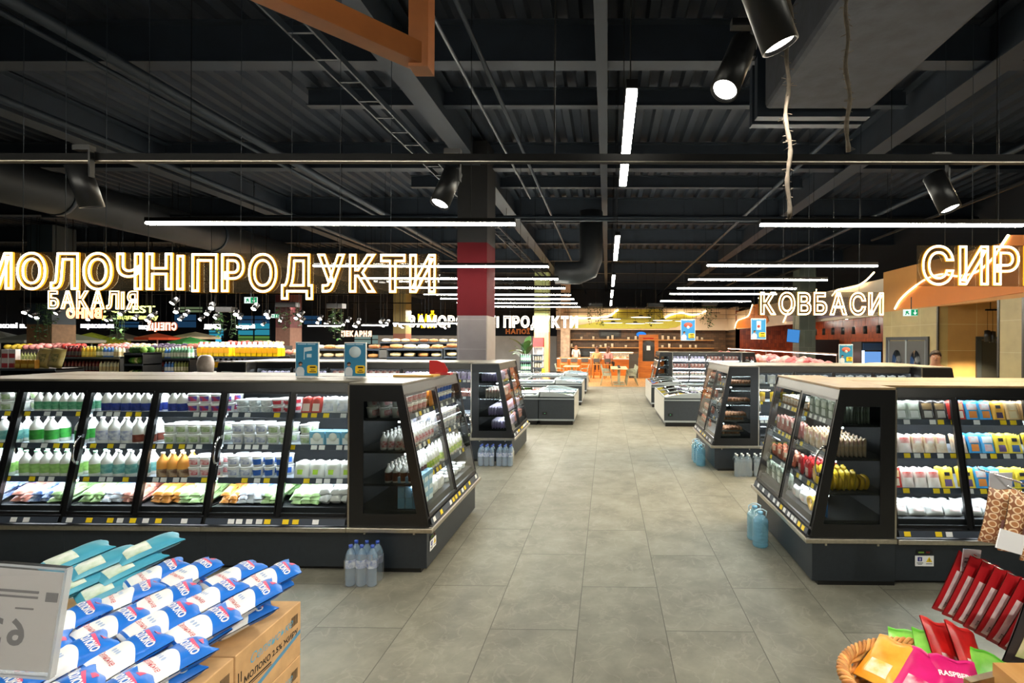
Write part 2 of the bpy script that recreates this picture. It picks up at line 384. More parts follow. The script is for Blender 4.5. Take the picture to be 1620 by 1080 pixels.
for y in (-3, .3): obj('suspension_wire', M().tube([(0, y, .05), (0, y, ZC - 3.2)], .005, 5), K_blackrail, tk)
spot(at(1147, 142, 1.95), (-.42, -.38, -1), 'black spotlight with round bright lens, lower of the pair close overhead', r=.055, L=.26, watts=60, size=75, top=3.25)
spot(at(1233, 70, 1.5), (.42, .1, -1), 'black spotlight with slanted bright rim, nearer of the pair close overhead', r=.055, L=.34, watts=60, size=75, top=3.25)
spot((.62, -.55, 3.0), (-2.2, 2.2, -2.2), 'unseen black track spotlight added behind the photographer to light the milk bags', watts=190, size=60, top=3.25)  # unseen spot added to brighten the bags, boxes and price holder
spot((.62, -1.0, 3.0), (.6, 2.6, -2.1), 'unseen black track spotlight added behind the photographer to light the snack basket', watts=190, size=50, top=3.25)  # out of view, added to brighten the basket and hanging packs
# ---------------------------------------------------------------- neon lettering
NEON = glow('neon_core', 'ffe2b0', 9.0); AMBER = glow('neon_amber_skin', 'ffac2a', 1.5)
K_acr = clear('smoky_acrylic', 'd8d6d0', diff='a09888', amount=.085, refl=.05)
def neon(words, x0, x1, Y, z0, capH, label, core=None, skin=None, panel=True, r=.0112, wires=True, mirror=False, name='neon_sign'):
    """letters set between x0 and x1, each letter a part: a bright outline tube over a wider amber skin"""
    core = core or NEON; skin = skin or AMBER
    t = thing(name, label, 'sign', ((x0 + x1) / 2, Y, z0))
    seq = []; pen = 0.
    for ch in words:
        if ch == ' ': pen += .30; continue
        ch = {'І': 'l'}.get(ch, ch); g = text_m(ch, 1., tube=r / capH * .73, off=.022, align='LEFT'); (a, b), (c, d), _ = bounds(g); seq.append((ch, pen - a, g)); pen += (b - a) + .11
    W = pen - .11; sx = (x1 - x0) / W; sz = capH / .77; fl = -1 if mirror else 1
    for ch, px, g in seq:
        m = M(); base = -(x1 - x0) / 2
        for (s, dy, mi) in ((1., 0., 0), (1.4, .012, 1)):
            gg = text_m(ch, 1., tube=r / capH * .73 * s, off=.022, align='LEFT', res=3)
            m.add([(fl * (base + (p[0] + px) * sx), dy + p[2] * .4, (p[1] + .02) * sz) for p in gg.v], gg.f, mi, True)
        obj('letter', m, [core, skin], t)
    if panel:
        W2 = (x1 - x0) / 2 + .03
        obj('backing_panel', M().box(-W2, W2, .035, .041, -.02, capH + .02), K_acr, t)
    if wires:
        for s in (-.62, -.2, .2, .62): obj('suspension_wire', M().tube([(s * (x1 - x0) / 2, .038, capH), (s * (x1 - x0) / 2, .038, ZC - z0 + .05)], .003, 5), K_pipe, t)
    return t
def neon_px(words, xa, xb, ytop, ybot, Y, label, **k):
    a = at(xa, ybot, Y); b = at(xb, ytop, Y); return neon(words, a.x, b.x, Y, a.z, b.z - a.z, label, **k)
neon_px('МОЛОЧНІ', -32, 291, 402, 456, 5.0, 'large warm neon word МОЛОЧНІ hanging over the far end of the dairy island')
neon_px('ПРОДУКТИ', 303, 689, 404, 460, 5.0, 'large warm neon word ПРОДУКТИ hanging over the aisle end of the dairy island')
neon_px('СИРИ', 1459, 1668, 391, 449, 5.0, 'large warm neon sign reading СИРИ hanging over the cheese island')
neon_px('КОВБАСИ', 1203, 1398, 464, 497, 8.4, 'warm neon sign reading КОВБАСИ hanging over the sausage island', r=.012)
neon_px('ЗАМОРОЖЕНІ ПРОДУКТИ', 646, 914, 501, 517, 16.6, 'white neon sign reading ЗАМОРОЖЕНІ ПРОДУКТИ over the chest freezers, cut by the red column', r=.0135, panel=False, core=glow('neon_white', 'fff0d8', 8.), skin=glow('neon_white_skin', 'ffe0b0', 2.))
neon_px('БАКАЛІЯ', 76, 218, 461, 488, 11.0, 'warm neon sign reading БАКАЛІЯ over the grocery hall', r=.012, panel=False)
# ---------------------------------------------------------------- refrigerated islands
def yz(z): return .04 + (z - .47) * .2075          # the sloping front
SH = (1.30, 1.025, .745); DECK = .525               # shelf tops
def slab(m, x0, x1, pts, mi=0): return m.prism(pts, 'x', x0, x1, mi)
def price_rail(W, y, z, n, rnd, slant=.25):
    m = M(); m.box(.02, W - .02, -.006, .0, -.025, .025, 0)
    tags = []
    x = .06
    while x < W - .1:
        if rnd.random() < .62: tags.append((x, rnd.random() < .42))
        x += rnd.choice((.07, .085, .11))
    return m, tags, Matrix.Translation((0, y, z)) @ Matrix.Rotation(-slant, 4, 'X')
TAGS = {}
def add_tags(rail, tags):
    for x, ye in tags:
        key = ye
        if key not in TAGS: TAGS[key] = M().box(0, .052, -.009, -.006, -.019, .019).mesh('price_card', K_tagy if ye else K_tagw)
        c = link(bpy.data.objects.new('price_card', TAGS[key]), rail); c.location = (x, 0, 0); c['label'] = 'yellow price card' if ye else 'white price card'
def handle_m(mi=0):
    pts = [(0, -.005 + 0, 0)] + [(0, -.045 * sin(pi * i / 10) - .012, .115 * cos(pi * i / 10)) for i in range(11)]
    return M().tube(pts[1:], .008, 8, mi).box(-.012, .012, -.02, 0, .1, .13, mi).box(-.012, .012, -.02, 0, -.13, -.1, mi)
CASE = {}
def case_meshes(W, D, nd, top, key):
    if key in CASE: return CASE[key]
    z0, z1 = .47, 1.505; c = {}
    c['plinth'] = M().box(0, W, .05, D, .035, .35).mesh('plinth', K_panel, .004)
    c['kick_plate'] = M().box(.01, W - .01, .1, D, 0, .035).mesh('kick_plate', K_black)
    c['bumper_rail'] = M().box(0, W, -.012, .06, .348, .388).mesh('bumper_rail', K_steel, .006)
    m = M(); slab(m, 0, W, [(.02, .388), (.0, .388), (.028, .40), (.05, z0 - .015), (.08, z0 - .015), (.08, .388)]); c['front_sill'] = m.mesh('front_sill', K_black)
    c['deck_pan'] = M().box(.01, W - .01, .09, D - .02, .44, DECK).mesh('deck_pan', K_dark)
    c['back_panel'] = M().box(0, W, D - .05, D, .36, 1.56).mesh('back_panel', K_dark)
    m = M(); slab(m, 0, W, [(yz(z1) + .0, z1), (yz(1.585) + .005, 1.585), (D, 1.585), (D, 1.545), (yz(z1) + .12, 1.52), (yz(z1) + .12, z1)]); c['canopy'] = m.mesh('canopy', K_black)
    c['worktop'] = M().box(0, W, yz(1.585) - .005, D + .001, 1.585, 1.605).mesh('worktop', top, .004)
    for k, (a, b) in enumerate(((0, .016), (-.016, .016), (-.016, 0))):
        m = M(); slab(m, a, b, [(yz(z0), z0 - .015), (yz(z1), z1), (yz(z1) + .04, z1), (yz(z0) + .04, z0 - .015)]); c['post%d' % k] = m.mesh('front_post', K_black)
    dw = W / nd
    m = M(); a = .02
    slab(m, a, dw - a, [(yz(z0) - .005, z0), (yz(z0 + .02) - .005, z0 + .02), (yz(z0 + .02) + .013, z0 + .02), (yz(z0) + .013, z0)])
    slab(m, a, dw - a, [(yz(z1 - .02) - .005, z1 - .02), (yz(z1) - .005, z1), (yz(z1) + .013, z1), (yz(z1 - .02) + .013, z1 - .02)])
    for xx in (a, dw - a - .01): slab(m, xx, xx + .01, [(yz(z0) - .005, z0), (yz(z1) - .005, z1), (yz(z1) + .013, z1), (yz(z0) + .013, z0)])
    c['door'] = m.mesh('door_frame', K_black)
    m = M(); slab(m, a, dw - a, [(yz(z0 + .01), z0 + .01), (yz(z1 - .01), z1 - .01), (yz(z1 - .01) + .006, z1 - .01), (yz(z0 + .01) + .006, z0 + .01)]); c['door_pane'] = m.mesh('door_pane', K_glass)
    c['handle'] = handle_m().mesh('handle', K_chrome)
    m = M(); m.box(.02, W - .02, 0, D - .07 - .2, -.022, 0); c['shelf'] = m
    c['led'] = M().box(.03, W - .03, 0, .02, -.012, 0).mesh('light_strip', K_caseled)
    CASE[key] = c; return c
CASES = []
def case(label, loc, rz, W=1.23, D=.75, nd=2, top=None, seed=1, ends=(0, 0), handles=True, group=None, shelves=SH, tags=True, sign=None, key=None, dim=False, lamp=True, hk=0, hr=False):
    rnd = random.Random(seed); top = top or K_topgrey
    c = case_meshes(W, D, nd, top, (W, D, nd, top.name))
    t = thing('refrigerated_case', label, 'fridge', loc, rz, group)
    P = lambda n, par=t, me=None: link(bpy.data.objects.new(n, me or c[n]), par)
    for n in ('plinth', 'kick_plate', 'bumper_rail', 'front_sill', 'deck_pan', 'back_panel', 'canopy', 'worktop'): P(n)
    for k in range(nd + 1): P('front_post', t, c['post%d' % (0 if k == 0 else 2 if k == nd else 1)]).location.x = k * W / nd
    dw = W / nd
    for k in range(nd):
        d = P('door'); d.location.x = k * dw
        P('door_pane', d)
        if handles:
            if k != hk: continue
            h = P('handle', d); h.location = (dw - .035 if hr else .035, yz(1.0) - .004, 1.0); h.rotation_euler.x = -.205
    for i, z in enumerate(shelves):
        y0 = yz(z) + .06
        m = M().box(.02, W - .02, y0, D - .06, z - .02, z); s = obj('shelf', m, K_dark if ends[0] else K_shelf, t)
        if lamp:
            l = link(bpy.data.objects.new('light_strip', c['led']), s); l.location = (0, y0 + .02, z - .022)
        if tags:
            rm, tg, mx = price_rail(W, y0, z - .01, 6, rnd); r = obj('price_rail', rm, K_rail, t); r.matrix_local = mx; add_tags(r, tg)
    rm, tg, mx = price_rail(W, .022, .425, 6, rnd, .32); r = obj('price_rail', rm, K_rail, t); r.matrix_local = mx
    if tags: add_tags(r, tg)
    if lamp:
        l = P('light_strip', t, c['led']); l.location = (0, yz(1.505) + .09, 1.503)
    for sd in (0, 1):
        if ends[sd]:
            x = -.012 if sd == 0 else W; o = [(.03, .388), (D, .388), (D, 1.588), (yz(1.588) - .01, 1.588)]; q = [(.135, .50), (D - .13, .50), (D - .13, 1.45), (yz(1.45) + .065, 1.45)]
            m = M()
            for a in range(4):
                b = (a + 1) % 4; m.prism([o[a], o[b], q[b], q[a]], 'x', x, x + .012)
            e = obj('end_panel', m, K_black, t)
            obj('end_window', M().prism(q, 'x', x + .003, x + .009), K_dglass, e)
            obj('corner_strip', M().box(x - .001, x + .013, D - .012, D + .002, .388, 1.588), K_steel, e)
            obj('bumper_rail', M().box(x - .03 if sd == 0 else x, x if sd == 0 else x + .03, -.012, D, .348, .388), K_steel, t, bevel=.006)
            f = obj('bumper_bracket', M().box(x + .0, x + .012, .15, .165, .325, .348).box(x + .0, x + .012, D - .15, D - .135, .325, .348), K_steel, t)
    t['unit'] = 1; del t['unit']
    CASES.append(t); t_m = Matrix.Translation(loc) @ Matrix.Rotation(rz, 4, 'Z')
    return t, t_m
def warning_plate(t, mx_loc, rz, small='display'):
    g = obj('warning_plate', M().box(-.075, .075, -.004, 0, -.042, .042), K_tagw, t, mx_loc, (0, 0, rz))
    obj('warning_triangle', M().prism([(.012, -.008), (.062, -.008), (.037, .034)], 'y', -.006, -.004), mat('warning_yellow', 'e0c21a', .5), g)
    obj('exclamation', M().box(.035, .039, -.0075, -.006, .004, .02).box(.035, .039, -.0075, -.006, -.003, .0), K_black, g)
    obj('blue_pictogram', M().box(-.055, -.02, -.006, -.004, -.002, .032).box(-.04, -.034, -.0075, -.006, .005, .025, 1), [mat('plate_blue', '2a2f86', .5), K_tagw], g)
    obj('small_print', M().box(-.062, -.012, -.006, -.004, -.018, -.013).box(-.055, -.02, -.006, -.004, -.028, -.024).box(.012, .062, -.006, -.004, -.024, -.02), K_panel, g)
    d = obj('display_panel', M().box(-.065, .065, -.004, 0, .055, .085), K_black, t, mx_loc, (0, 0, rz))
    obj('green_digits', M().box(-.05, -.005, -.006, -.004, .064, .075), glow('green_display', '6c8a3a', .5), d)
    obj('red_digits', M().box(.015, .024, -.006, -.004, .064, .076).box(.03, .039, -.006, -.004, .064, .076), glow('red_display', '7a2a2a', .4), d)
WU = 1.23
AX, AY = -1.47, 4.20
UNITS = {}
# island A: dairy
UNITS['A0'] = case('black end case of the dairy island, wide doors facing the aisle', (AX, AY, 0), pi / 2, 1.54, .72, 2, K_topgrey, 3, (1, 1), hk=1, hr=True)
warning_plate(UNITS['A0'][0], (.13, .045, .2), 0)
nm = ['first', 'second', 'third']
for i in range(3):
    UNITS['A%d' % (i + 1)] = case(f'black dairy case with grey top, {nm[i]} along from the end case facing the aisle', (AX - .722 - WU * (i + 1), AY - .03, 0), 0, WU, .77, 2, K_topgrey, 10 + i)
    case(f'rear dairy case back to back with the {nm[i]} dairy case', (AX - .722 - WU * i, AY + 1.541, 0), pi, WU, .77, 2, K_topgrey, 20 + i, tags=False)
# island B: second on the dairy side
BX, BY = -1.50, 8.1
UNITS['B0'] = case('black end case of the second dairy-side island, behind the water packs, doors to the aisle', (BX, BY, 0), pi / 2, 1.5, .72, 2, K_topgrey, 31, (1, 1), hk=1, hr=True)
for i in range(3):
    UNITS['B%d' % (i + 1)] = case(f'black case of the second island behind the dairy cases, {nm[i]} from its aisle end', (BX - .722 - WU * (i + 1), BY - .03, 0), 0, WU, .75, 2, K_topgrey, 32 + i)
    case(f'rear case of the second island, back to back with its {nm[i]} case', (BX - .722 - WU * i, BY + 1.501, 0), pi, WU, .75, 2, K_topgrey, 36 + i, tags=False)
case('far end case of the second island, away from the aisle behind the dairy signs', (BX - 1.444 - WU * 3, BY + 1.5, 0), -pi / 2, 1.5, .72, 2, K_topgrey, 39, (1, 1), tags=False)
# island D: cheese
DX, DY = 1.62, 4.05
UNITS['D0'] = case('black end case of the cheese island with oak top, doors facing the aisle', (DX, DY + 1.48, 0), -pi / 2, 1.48, .72, 2, K_topwood, 41, (1, 1), hk=1, hr=True)
for i in range(2):
    UNITS['D%d' % (i + 1)] = case(f'black cheese case with oak top, {nm[i]} along from the end case', (DX + .722 + WU * i, DY - .03, 0), 0, WU, .74, 2, K_topwood, 42 + i, handles=False)
    case(f'rear cheese case back to back with the {nm[i]} cheese case', (DX + .722 + WU * (i + 1), DY + 1.481, 0), pi, WU, .74, 2, K_topwood, 45 + i, tags=False)
warning_plate(UNITS['D1'][0], (.24, .045, .2), 0)
# island C: sausages, eggs
CX, CY = 1.60, 7.62
UNITS['C0'] = case('black end case of the sausage island holding eggs, doors facing the aisle', (CX, CY + 1.58, 0), -pi / 2, 1.58, .72, 2, K_topgrey, 51, (1, 1), hk=1, hr=True)
for i in range(2):
    UNITS['C%d' % (i + 1)] = case(f'black sausage case, {nm[i]} along from the egg case', (CX + .722 + WU * i, CY - .03, 0), 0, WU, .79, 2, K_topgrey, 52 + i)
    case(f'rear sausage case back to back with the {nm[i]} sausage case', (CX + .722 + WU * (i + 1), CY + 1.581, 0), pi, WU, .79, 2, K_topgrey, 55 + i, tags=False)
UNITS['C3'] = case('black end case closing the sausage island by the orange wall', (CX + 1.444 + WU * 2, CY, 0), pi / 2, 1.58, .72, 2, K_topgrey, 58, (1, 1), tags=False)
# a farther island beyond the chest freezers
UNITS['E0'] = case('far end case of the meat island beyond the chest freezers', (1.62, 19.3, 0), -pi / 2, 1.5, .72, 2, K_topgrey, 61, (1, 1), tags=False)
for i in range(2):
    UNITS['E%d' % (i + 1)] = case(f'open lit case of the far meat island, {nm[i]} from its aisle end', (1.62 + .722 + WU * i, 17.8, 0), 0, WU, .75, 2, K_topgrey, 62 + i, tags=False)
UNITS['E3'] = case('black end case closing the far meat island towards the meat counter', (1.62 + 1.444 + WU * 2, 17.8, 0), pi / 2, 1.5, .72, 2, K_topgrey, 66, (1, 1), tags=False)
# ---------------------------------------------------------------- goods: kinds
def plain(h, name=None, rough=.4): return mat(name or 'pack_' + h, h, rough)
def vary(base, c2, scale, rough=.4, name=None): return mat(name or f'print_{base}_{c2}_{scale}', base, rough, c2=c2, scale=scale)
def ring(r, z0, z1, seg=14, a0=0, a1=2 * pi):
    m = M(); full = a1 - a0 > 6.2; n = seg
    m.grid(lambda u, v: (r * cos(a0 + (a1 - a0) * u), r * sin(a0 + (a1 - a0) * u), z0 + (z1 - z0) * v), n, 1); return m
def bottle(name, cat, h, r, body, label, cap, lab=(.14, .50), neck=.3, seg=12, milk=True):
    k = r * neck
    prof = [(0, 0), (r * .9, 0), (r, .012), (r, h * .56), (r * .93, h * .64), (k * 1.5, h * .82), (k, h * .88), (k, h * .93), (0, h * .93)] if milk else \
           [(0, 0), (r * .9, 0), (r, .012), (r, h * .68), (r * .85, h * .76), (k * 1.1, h * .87), (k, h * .93), (0, h * .93)]
    b = M().lathe(prof, seg).mesh('body', body)
    l = ring(r * 1.012, h * lab[0], h * lab[1], seg).mesh('label', label)
    c = M().lathe([(k * 1.18, 0), (k * 1.18, h * .075), (0, h * .075)], 10).mesh('cap', cap)
    kt = Kit(name, cat, [('label', l), ('cap', c)], b); kt.capz = h * .925; kt.sz = (2 * r, 2 * r, h)
    for v in c.vertices: v.co.z += kt.capz
    return kt
def tub(name, cat, h, r, body, lid, label, taper=.78, seg=16, lab=(.22, .74)):
    r *= .93
    b = M().lathe([(0, 0), (r * taper, 0), (r * .95, h * .9), (0, h * .9)], seg).mesh('body', body)
    l = M().lathe([(r * .97, h * .88), (r * 1.04, h * .9), (r * 1.04, h * .965), (r * .97, h * .99), (0, h * .99)], seg).mesh('lid', lid)
    rr = lambda v: r * (taper + (.95 - taper) * v / .9) * 1.02
    m = M(); m.grid(lambda u, v: (rr(lab[0] + (lab[1] - lab[0]) * v) * cos(-pi / 2 + (u - .5) * 2.3), rr(lab[0] + (lab[1] - lab[0]) * v) * sin(-pi / 2 + (u - .5) * 2.3), h * (lab[0] + (lab[1] - lab[0]) * v)), 8, 1)
    kt = Kit(name, cat, [('lid', l), ('label', m.mesh('label', label))], b); kt.sz = (2.2 * r, 2.2 * r, h); return kt
def cushion(w, h, t, seed=0, nu=10, nv=12, wob=.12):
    """a filled bag standing in the x-z plane: front and back cushions meeting in flat seams"""
    rn = random.Random(seed); ph = [rn.random() * 6 for _ in range(4)]
    def th(u, v):
        a = max(0, 1 - abs(2 * u - 1) ** 3) ** .6 * max(0, 1 - abs(2 * v - 1) ** 5) ** .7
        return a * t / 2 * (1 + wob * sin(7 * u + ph[0]) * cos(9 * v + ph[1]))
    def P(u, v, s):
        pin = 1 - .05 * sin(pi * u) * 0 - .06 * sin(pi * v)
        return ((u - .5) * w * pin, s * th(u, v) + .002 * s, v * h + .006 * sin(9 * u + ph[2]) * (v > .9))
    m = M(); return m, P, nu, nv
def pouch(name, cat, w, h, t, col, panel=None, seed=0, area=(.14, .14, .86, .6), strip=None, panel2=None, area2=None, seal=None):
    m, P, nu, nv = cushion(w, h, t, seed)
    m.grid(lambda u, v: P(u, v, -1), nu, nv); m.grid(lambda u, v: P(1 - u, v, 1), nu, nv)
    parts = []
    def patch(nm, a, mt, sd=-1):
        q = M(); q.grid(lambda u, v: tuple(x + y for x, y in zip(P(a[0] + (a[2] - a[0]) * u, a[1] + (a[3] - a[1]) * v, sd), (0, sd * .0016, 0))), 5, 6); parts.append((nm, q.mesh(nm, mt)))
    if panel: patch('label', area, panel)
    if panel2: patch('emblem', area2 or (.3, .3, .7, .5), panel2)
    if seal: patch('seal', (0.0, .93, 1, 1.), seal)
    kt = Kit(name, cat, parts, m.mesh('bag', col)); kt.sz = (w, t, h); return kt
def carton(name, cat, w, d, h, col, panel=None, emblem=None, bev=.003):
    b = M().box(-w / 2, w / 2, -d / 2, d / 2, 0, h).mesh('box', col, bev); parts = []
    if panel: parts.append(('label', M().box(-w * .42, w * .42, -d / 2 - .0015, -d / 2, h * .1, h * .55).mesh('label', panel)))
    if emblem: parts.append(('emblem', M().lathe([(0, 0), (w * .28, 0), (w * .28, .002), (0, .002)], 16, mx=Matrix.Translation((0, -d / 2, h * .62)) @ Matrix.Rotation(pi / 2, 4, 'X')).mesh('emblem', emblem)))
    kt = Kit(name, cat, parts, b); kt.sz = (w, d, h); return kt
W_ = plain('dededa', 'milk_white', .35); CLR = clear('clear_pack', 'e8eef0', diff='dfe6e8', amount=.35)
G = {}
# dairy
G['green_milk'] = bottle('milk_bottle', 'milk bottle', .24, .048, W_, vary('3a9a3a', '2c7a34', 30), plain('f4f4f0'))
G['pale_milk'] = bottle('milk_bottle', 'milk bottle', .225, .043, W_, vary('a8cf7c', '86b560', 30), plain('9fd4b0'))
G['teal_milk'] = bottle('milk_bottle', 'milk bottle', .225, .045, W_, vary('4b8f92', '86b9b0', 30), plain('e8eef0'))
G['blue_milk'] = bottle('milk_bottle', 'milk bottle', .2, .042, W_, vary('2b3f96', '243372', 40), plain('eef2f6'), lab=(.08, .42))
G['plain_milk'] = bottle('milk_bottle', 'milk bottle', .235, .048, W_, vary('e2e4ea', '8a92b4', 30), plain('f2f2f2'))
G['brown_milk'] = bottle('milk_bottle', 'milk bottle', .235, .045, W_, vary('8a4636', '6c3328', 30), plain('f0ece8'), lab=(.08, .36))
G['green_yogurt'] = bottle('yogurt_bottle', 'yogurt bottle', .19, .034, W_, vary('6fae88', '3f8f6c', 40), plain('eef2ee'))
G['caramel_milk'] = bottle('milk_bottle', 'milk bottle', .215, .046, plain('e8a24a', 'caramel_plastic'), vary('5b3a2a', 'b49c82', 30), plain('f2e0c4'), lab=(.04, .34))
G['tiny_white'] = bottle('yogurt_bottle', 'yogurt bottle', .15, .028, W_, vary('e9dada', 'c85a5a', 40), plain('f2f2f2'))
G['choc'] = bottle('yogurt_bottle', 'yogurt bottle', .16, .03, W_, vary('6b3326', '4a241c', 40), plain('efe9e2'), lab=(.1, .55))
G['green_juice'] = bottle('yogurt_bottle', 'yogurt bottle', .18, .03, W_, vary('c9d25a', '7fae3a', 40), plain('d8e4d8'))
G['blue_tub'] = tub('yogurt_tub', 'yogurt tub', .085, .052, W_, plain('f3f4f6'), vary('3556b0', 'c03848', 30))
G['blue_cup'] = tub('yogurt_tub', 'yogurt tub', .095, .047, W_, plain('f3f4f6'), vary('2f66c0', '2856a8', 30))
G['green_tub'] = tub('yogurt_tub', 'yogurt tub', .09, .053, W_, plain('f3f4f2'), vary('d3dcc2', '8aa86a', 25))
G['plain_tub'] = tub('yogurt_tub', 'yogurt tub', .095, .052, W_, plain('f3f4f6'), vary('e3e5ea', '7d87ad', 25))
G['red_tub'] = tub('yogurt_tub', 'yogurt tub', .09, .05, W_, plain('f0f0ee'), vary('f0d8d8', 'c2303c', 25))
G['clear_tub'] = tub('cheese_tub', 'cheese tub', .06, .052, plain('c9d0d2', 'greyish_clear_tub', .2), plain('e6ecee'), vary('eef0f0', 'aab4b8', 25))
G['red_cup'] = tub('yogurt_tub', 'yogurt tub', .065, .052, W_, plain('d8d8d8'), vary('c23a44', 'a82c38', 25))
G['white_pouch'] = pouch('cheese_pouch', 'cheese pouch', .13, .15, .045, plain('d6d8d7', 'film_white', .3), vary('e6e8ee', '9aa6c4', 18), 3)
G['dot_pouch'] = pouch('cheese_pouch', 'cheese pouch', .135, .14, .06, plain('d6d9d4', 'film_milky', .25), None, 5, panel2=plain('a6cf3a', 'lime_dot'), area2=(.32, .22, .68, .52))
G['emblem_box'] = carton('butter_box', 'box', .135, .06, .125, vary('6fb0d0', '8cc4de', 12), plain('eef2f0'), plain('f0f4ec', 'emblem_cream'))
G['red_pack'] = pouch('cheese_pack', 'cheese pack', .09, .15, .02, plain('b83a30'), plain('e9d2c8'), 7)
G['bluewhite_bag'] = pouch('yogurt_bag', 'milk bag', .2, .17, .05, plain('c9d0dc', 'film_bluewhite', .25), vary('2f62b8', '9fb4dc', 9), 8, area=(.06, .5, .94, .9), panel2=vary('d8503a', 'f0e6e0', 14), area2=(.25, .15, .75, .42))
G['orange_bag'] = pouch('yogurt_bag', 'milk bag', .2, .17, .045, vary('d99a4a', 'b8702c', 9, .3), vary('d8b48a', 'b8502e', 12), 9)
G['green_bag'] = pouch('yogurt_bag', 'milk bag', .2, .17, .045, vary('b9cfa4', '7fae5c', 9, .3), vary('d3dfc4', '5f9a3c', 14), 10)
G['pink_bag'] = pouch('yogurt_bag', 'milk bag', .2, .17, .045, vary('d9b4a6', 'c04a34', 7, .3), vary('e0c4b4', 'c8643e', 12), 11)
G['check_bag'] = pouch('yogurt_bag', 'milk bag', .2, .17, .045, vary('b9c6de', '3a5c9c', 26, .3), vary('d8dce6', '5c76ac', 20), 12)
G['white_brick'] = pouch('cottage_cheese_bag', 'bag', .16, .13, .08, plain('d2d4d4', 'film_white2', .25), vary('eef0f4', 'a9b6d8', 14), 13, area=(.2, .35, .8, .75))
G['blue_carton'] = carton('milk_carton', 'carton', .095, .06, .09, vary('79add0', '8fbcd8', 10), plain('d6e6ee'))
# cheese
def CH(k, col, lab, em, w=.115, h=.165, t=.022, nm='cheese_pack', cat='cheese pack', seed=1, a=(.12, .55, .88, .88), b=(.2, .12, .8, .48)):
    G[k] = pouch(nm, cat, w, h, t, col, lab, seed, area=a, panel2=em, area2=b)
CH('silver_pack', vary('b9bdb6', '7f8a7a', 14, .25), vary('e4e6e0', '8aa07a', 12), plain('dfe3e0'), seed=21)
CH('black_pack', plain('2b2522', 'black_film', .25), vary('c4a06a', '3a302a', 9), plain('b8b4ae'), seed=22)
CH('red_slice', plain('c03428'), vary('e8b24a', 'f0dcc0', 9), plain('f2e6d6'), seed=23)
CH('blue_slice', plain('2f9bd6'), vary('eef4f6', 'd8603a', 12), plain('e08a3c'), seed=24)
CH('blue_white', plain('46a6dc'), plain('f0f3f4'), vary('f2f4f4', 'd0343c', 8), seed=25)
CH('ochre_slice', plain('d9a338'), plain('2e2a30', 'cow_black'), plain('4b3c62'), seed=26, a=(.3, .62, .7, .8), b=(.25, .12, .75, .42))
CH('yellow_slice', plain('efd035'), plain('2a2730'), plain('6a5480'), seed=27, a=(.3, .62, .7, .8), b=(.22, .1, .78, .45))
CH('yellow_blue', plain('ecd23c'), plain('2a2730'), plain('3d5f96'), seed=28, a=(.3, .62, .7, .8), b=(.22, .1, .78, .45))
CH('tan_slice', plain('d3b078'), vary('efe2c4', 'b08a4a', 8), plain('dccba0'), seed=29)
CH('string_pack', vary('efe4d2', 'd8b48a', 16, .25), vary('efece4', 'c8503a', 16), None, .095, .15, .03, seed=30)
CH('white_red', vary('f2ece6', 'e6d2c6', 16, .25), vary('c8453c', 'f0e0d8', 10), None, .11, .15, .04, seed=31)
CH('white_block', plain('d4d4d2', 'film_white3', .25), vary('f0eeee', 'd8a6a0', 12), None, .15, .10, .07, nm='cheese_block', cat='cheese block', seed=32, a=(.2, .3, .8, .75))
CH('ham_pack', vary('d8a9a2', 'b05a52', 11, .25), plain('efe6e2'), None, .12, .15, .03, nm='ham_pack', cat='meat pack', seed=33, a=(.55, .55, .9, .9))
CH('sausage_ring', vary('b86a4a', '8a3c2a', 14, .35), plain('e8d7c0'), None, .13, .12, .05, nm='sausage_pack', cat='sausage pack', seed=34, a=(.6, .5, .95, .9))
CH('lilac_pack', vary('b9a2e0', 'e6def6', 16, .3), vary('f0ecfa', '7a4fae', 10), None, .1, .14, .04, nm='ham_pack', cat='meat pack', seed=35)
G['jar'] = tub('sauce_jar', 'jar', .1, .035, clear('jar_glass', 'd9dfd6', diff='c9a070', amount=.6), plain('b7b7ac', 'tin_lid', .3), vary('e9e4d6', 'a86a3a', 20), .98)
G['mayo'] = pouch('sauce_pouch', 'sauce pouch', .09, .16, .04, plain('e8c62e', 'yellow_film', .3), vary('f0e4a0', 'c03a2a', 10), 37)
G['ketchup'] = pouch('sauce_pouch', 'sauce pouch', .09, .16, .04, plain('b3282a', 'red_film', .3), vary('efe0d8', '7a1c1c', 10), 38)
def rope_ring():
    m = M().tube([(.05 * cos(a * pi / 8), .018 * sin(a * pi / 4) * .3, .055 + .05 * sin(a * pi / 8)) for a in range(16)], .017, 8, closed=True); return m
G['yellow_cheese_ring'] = Kit('smoked_cheese_ring', 'cheese', [], rope_ring().mesh('smoked_cheese_ring', plain('e2b51e', 'smoked_cheese', .35))); G['yellow_cheese_ring'].sz = (.13, .035, .12)
def egg_tray():
    e = M()
    t = M()
    t.box(-.145, .145, -.145, .145, 0, .03); return t
K_egg = mat('brown_egg', 'c58c66', .5, noise=.12, scale=4); K_pulp = mat('grey_egg_tray', '8a837a', .9, noise=.1, scale=60)
G['egg'] = Kit('egg', 'egg', [], M().lathe([(0, 0), (.014, .003), (.021, .014), (.022, .024), (.017, .042), (.008, .052), (0, .055)], 10).mesh('egg', K_egg))
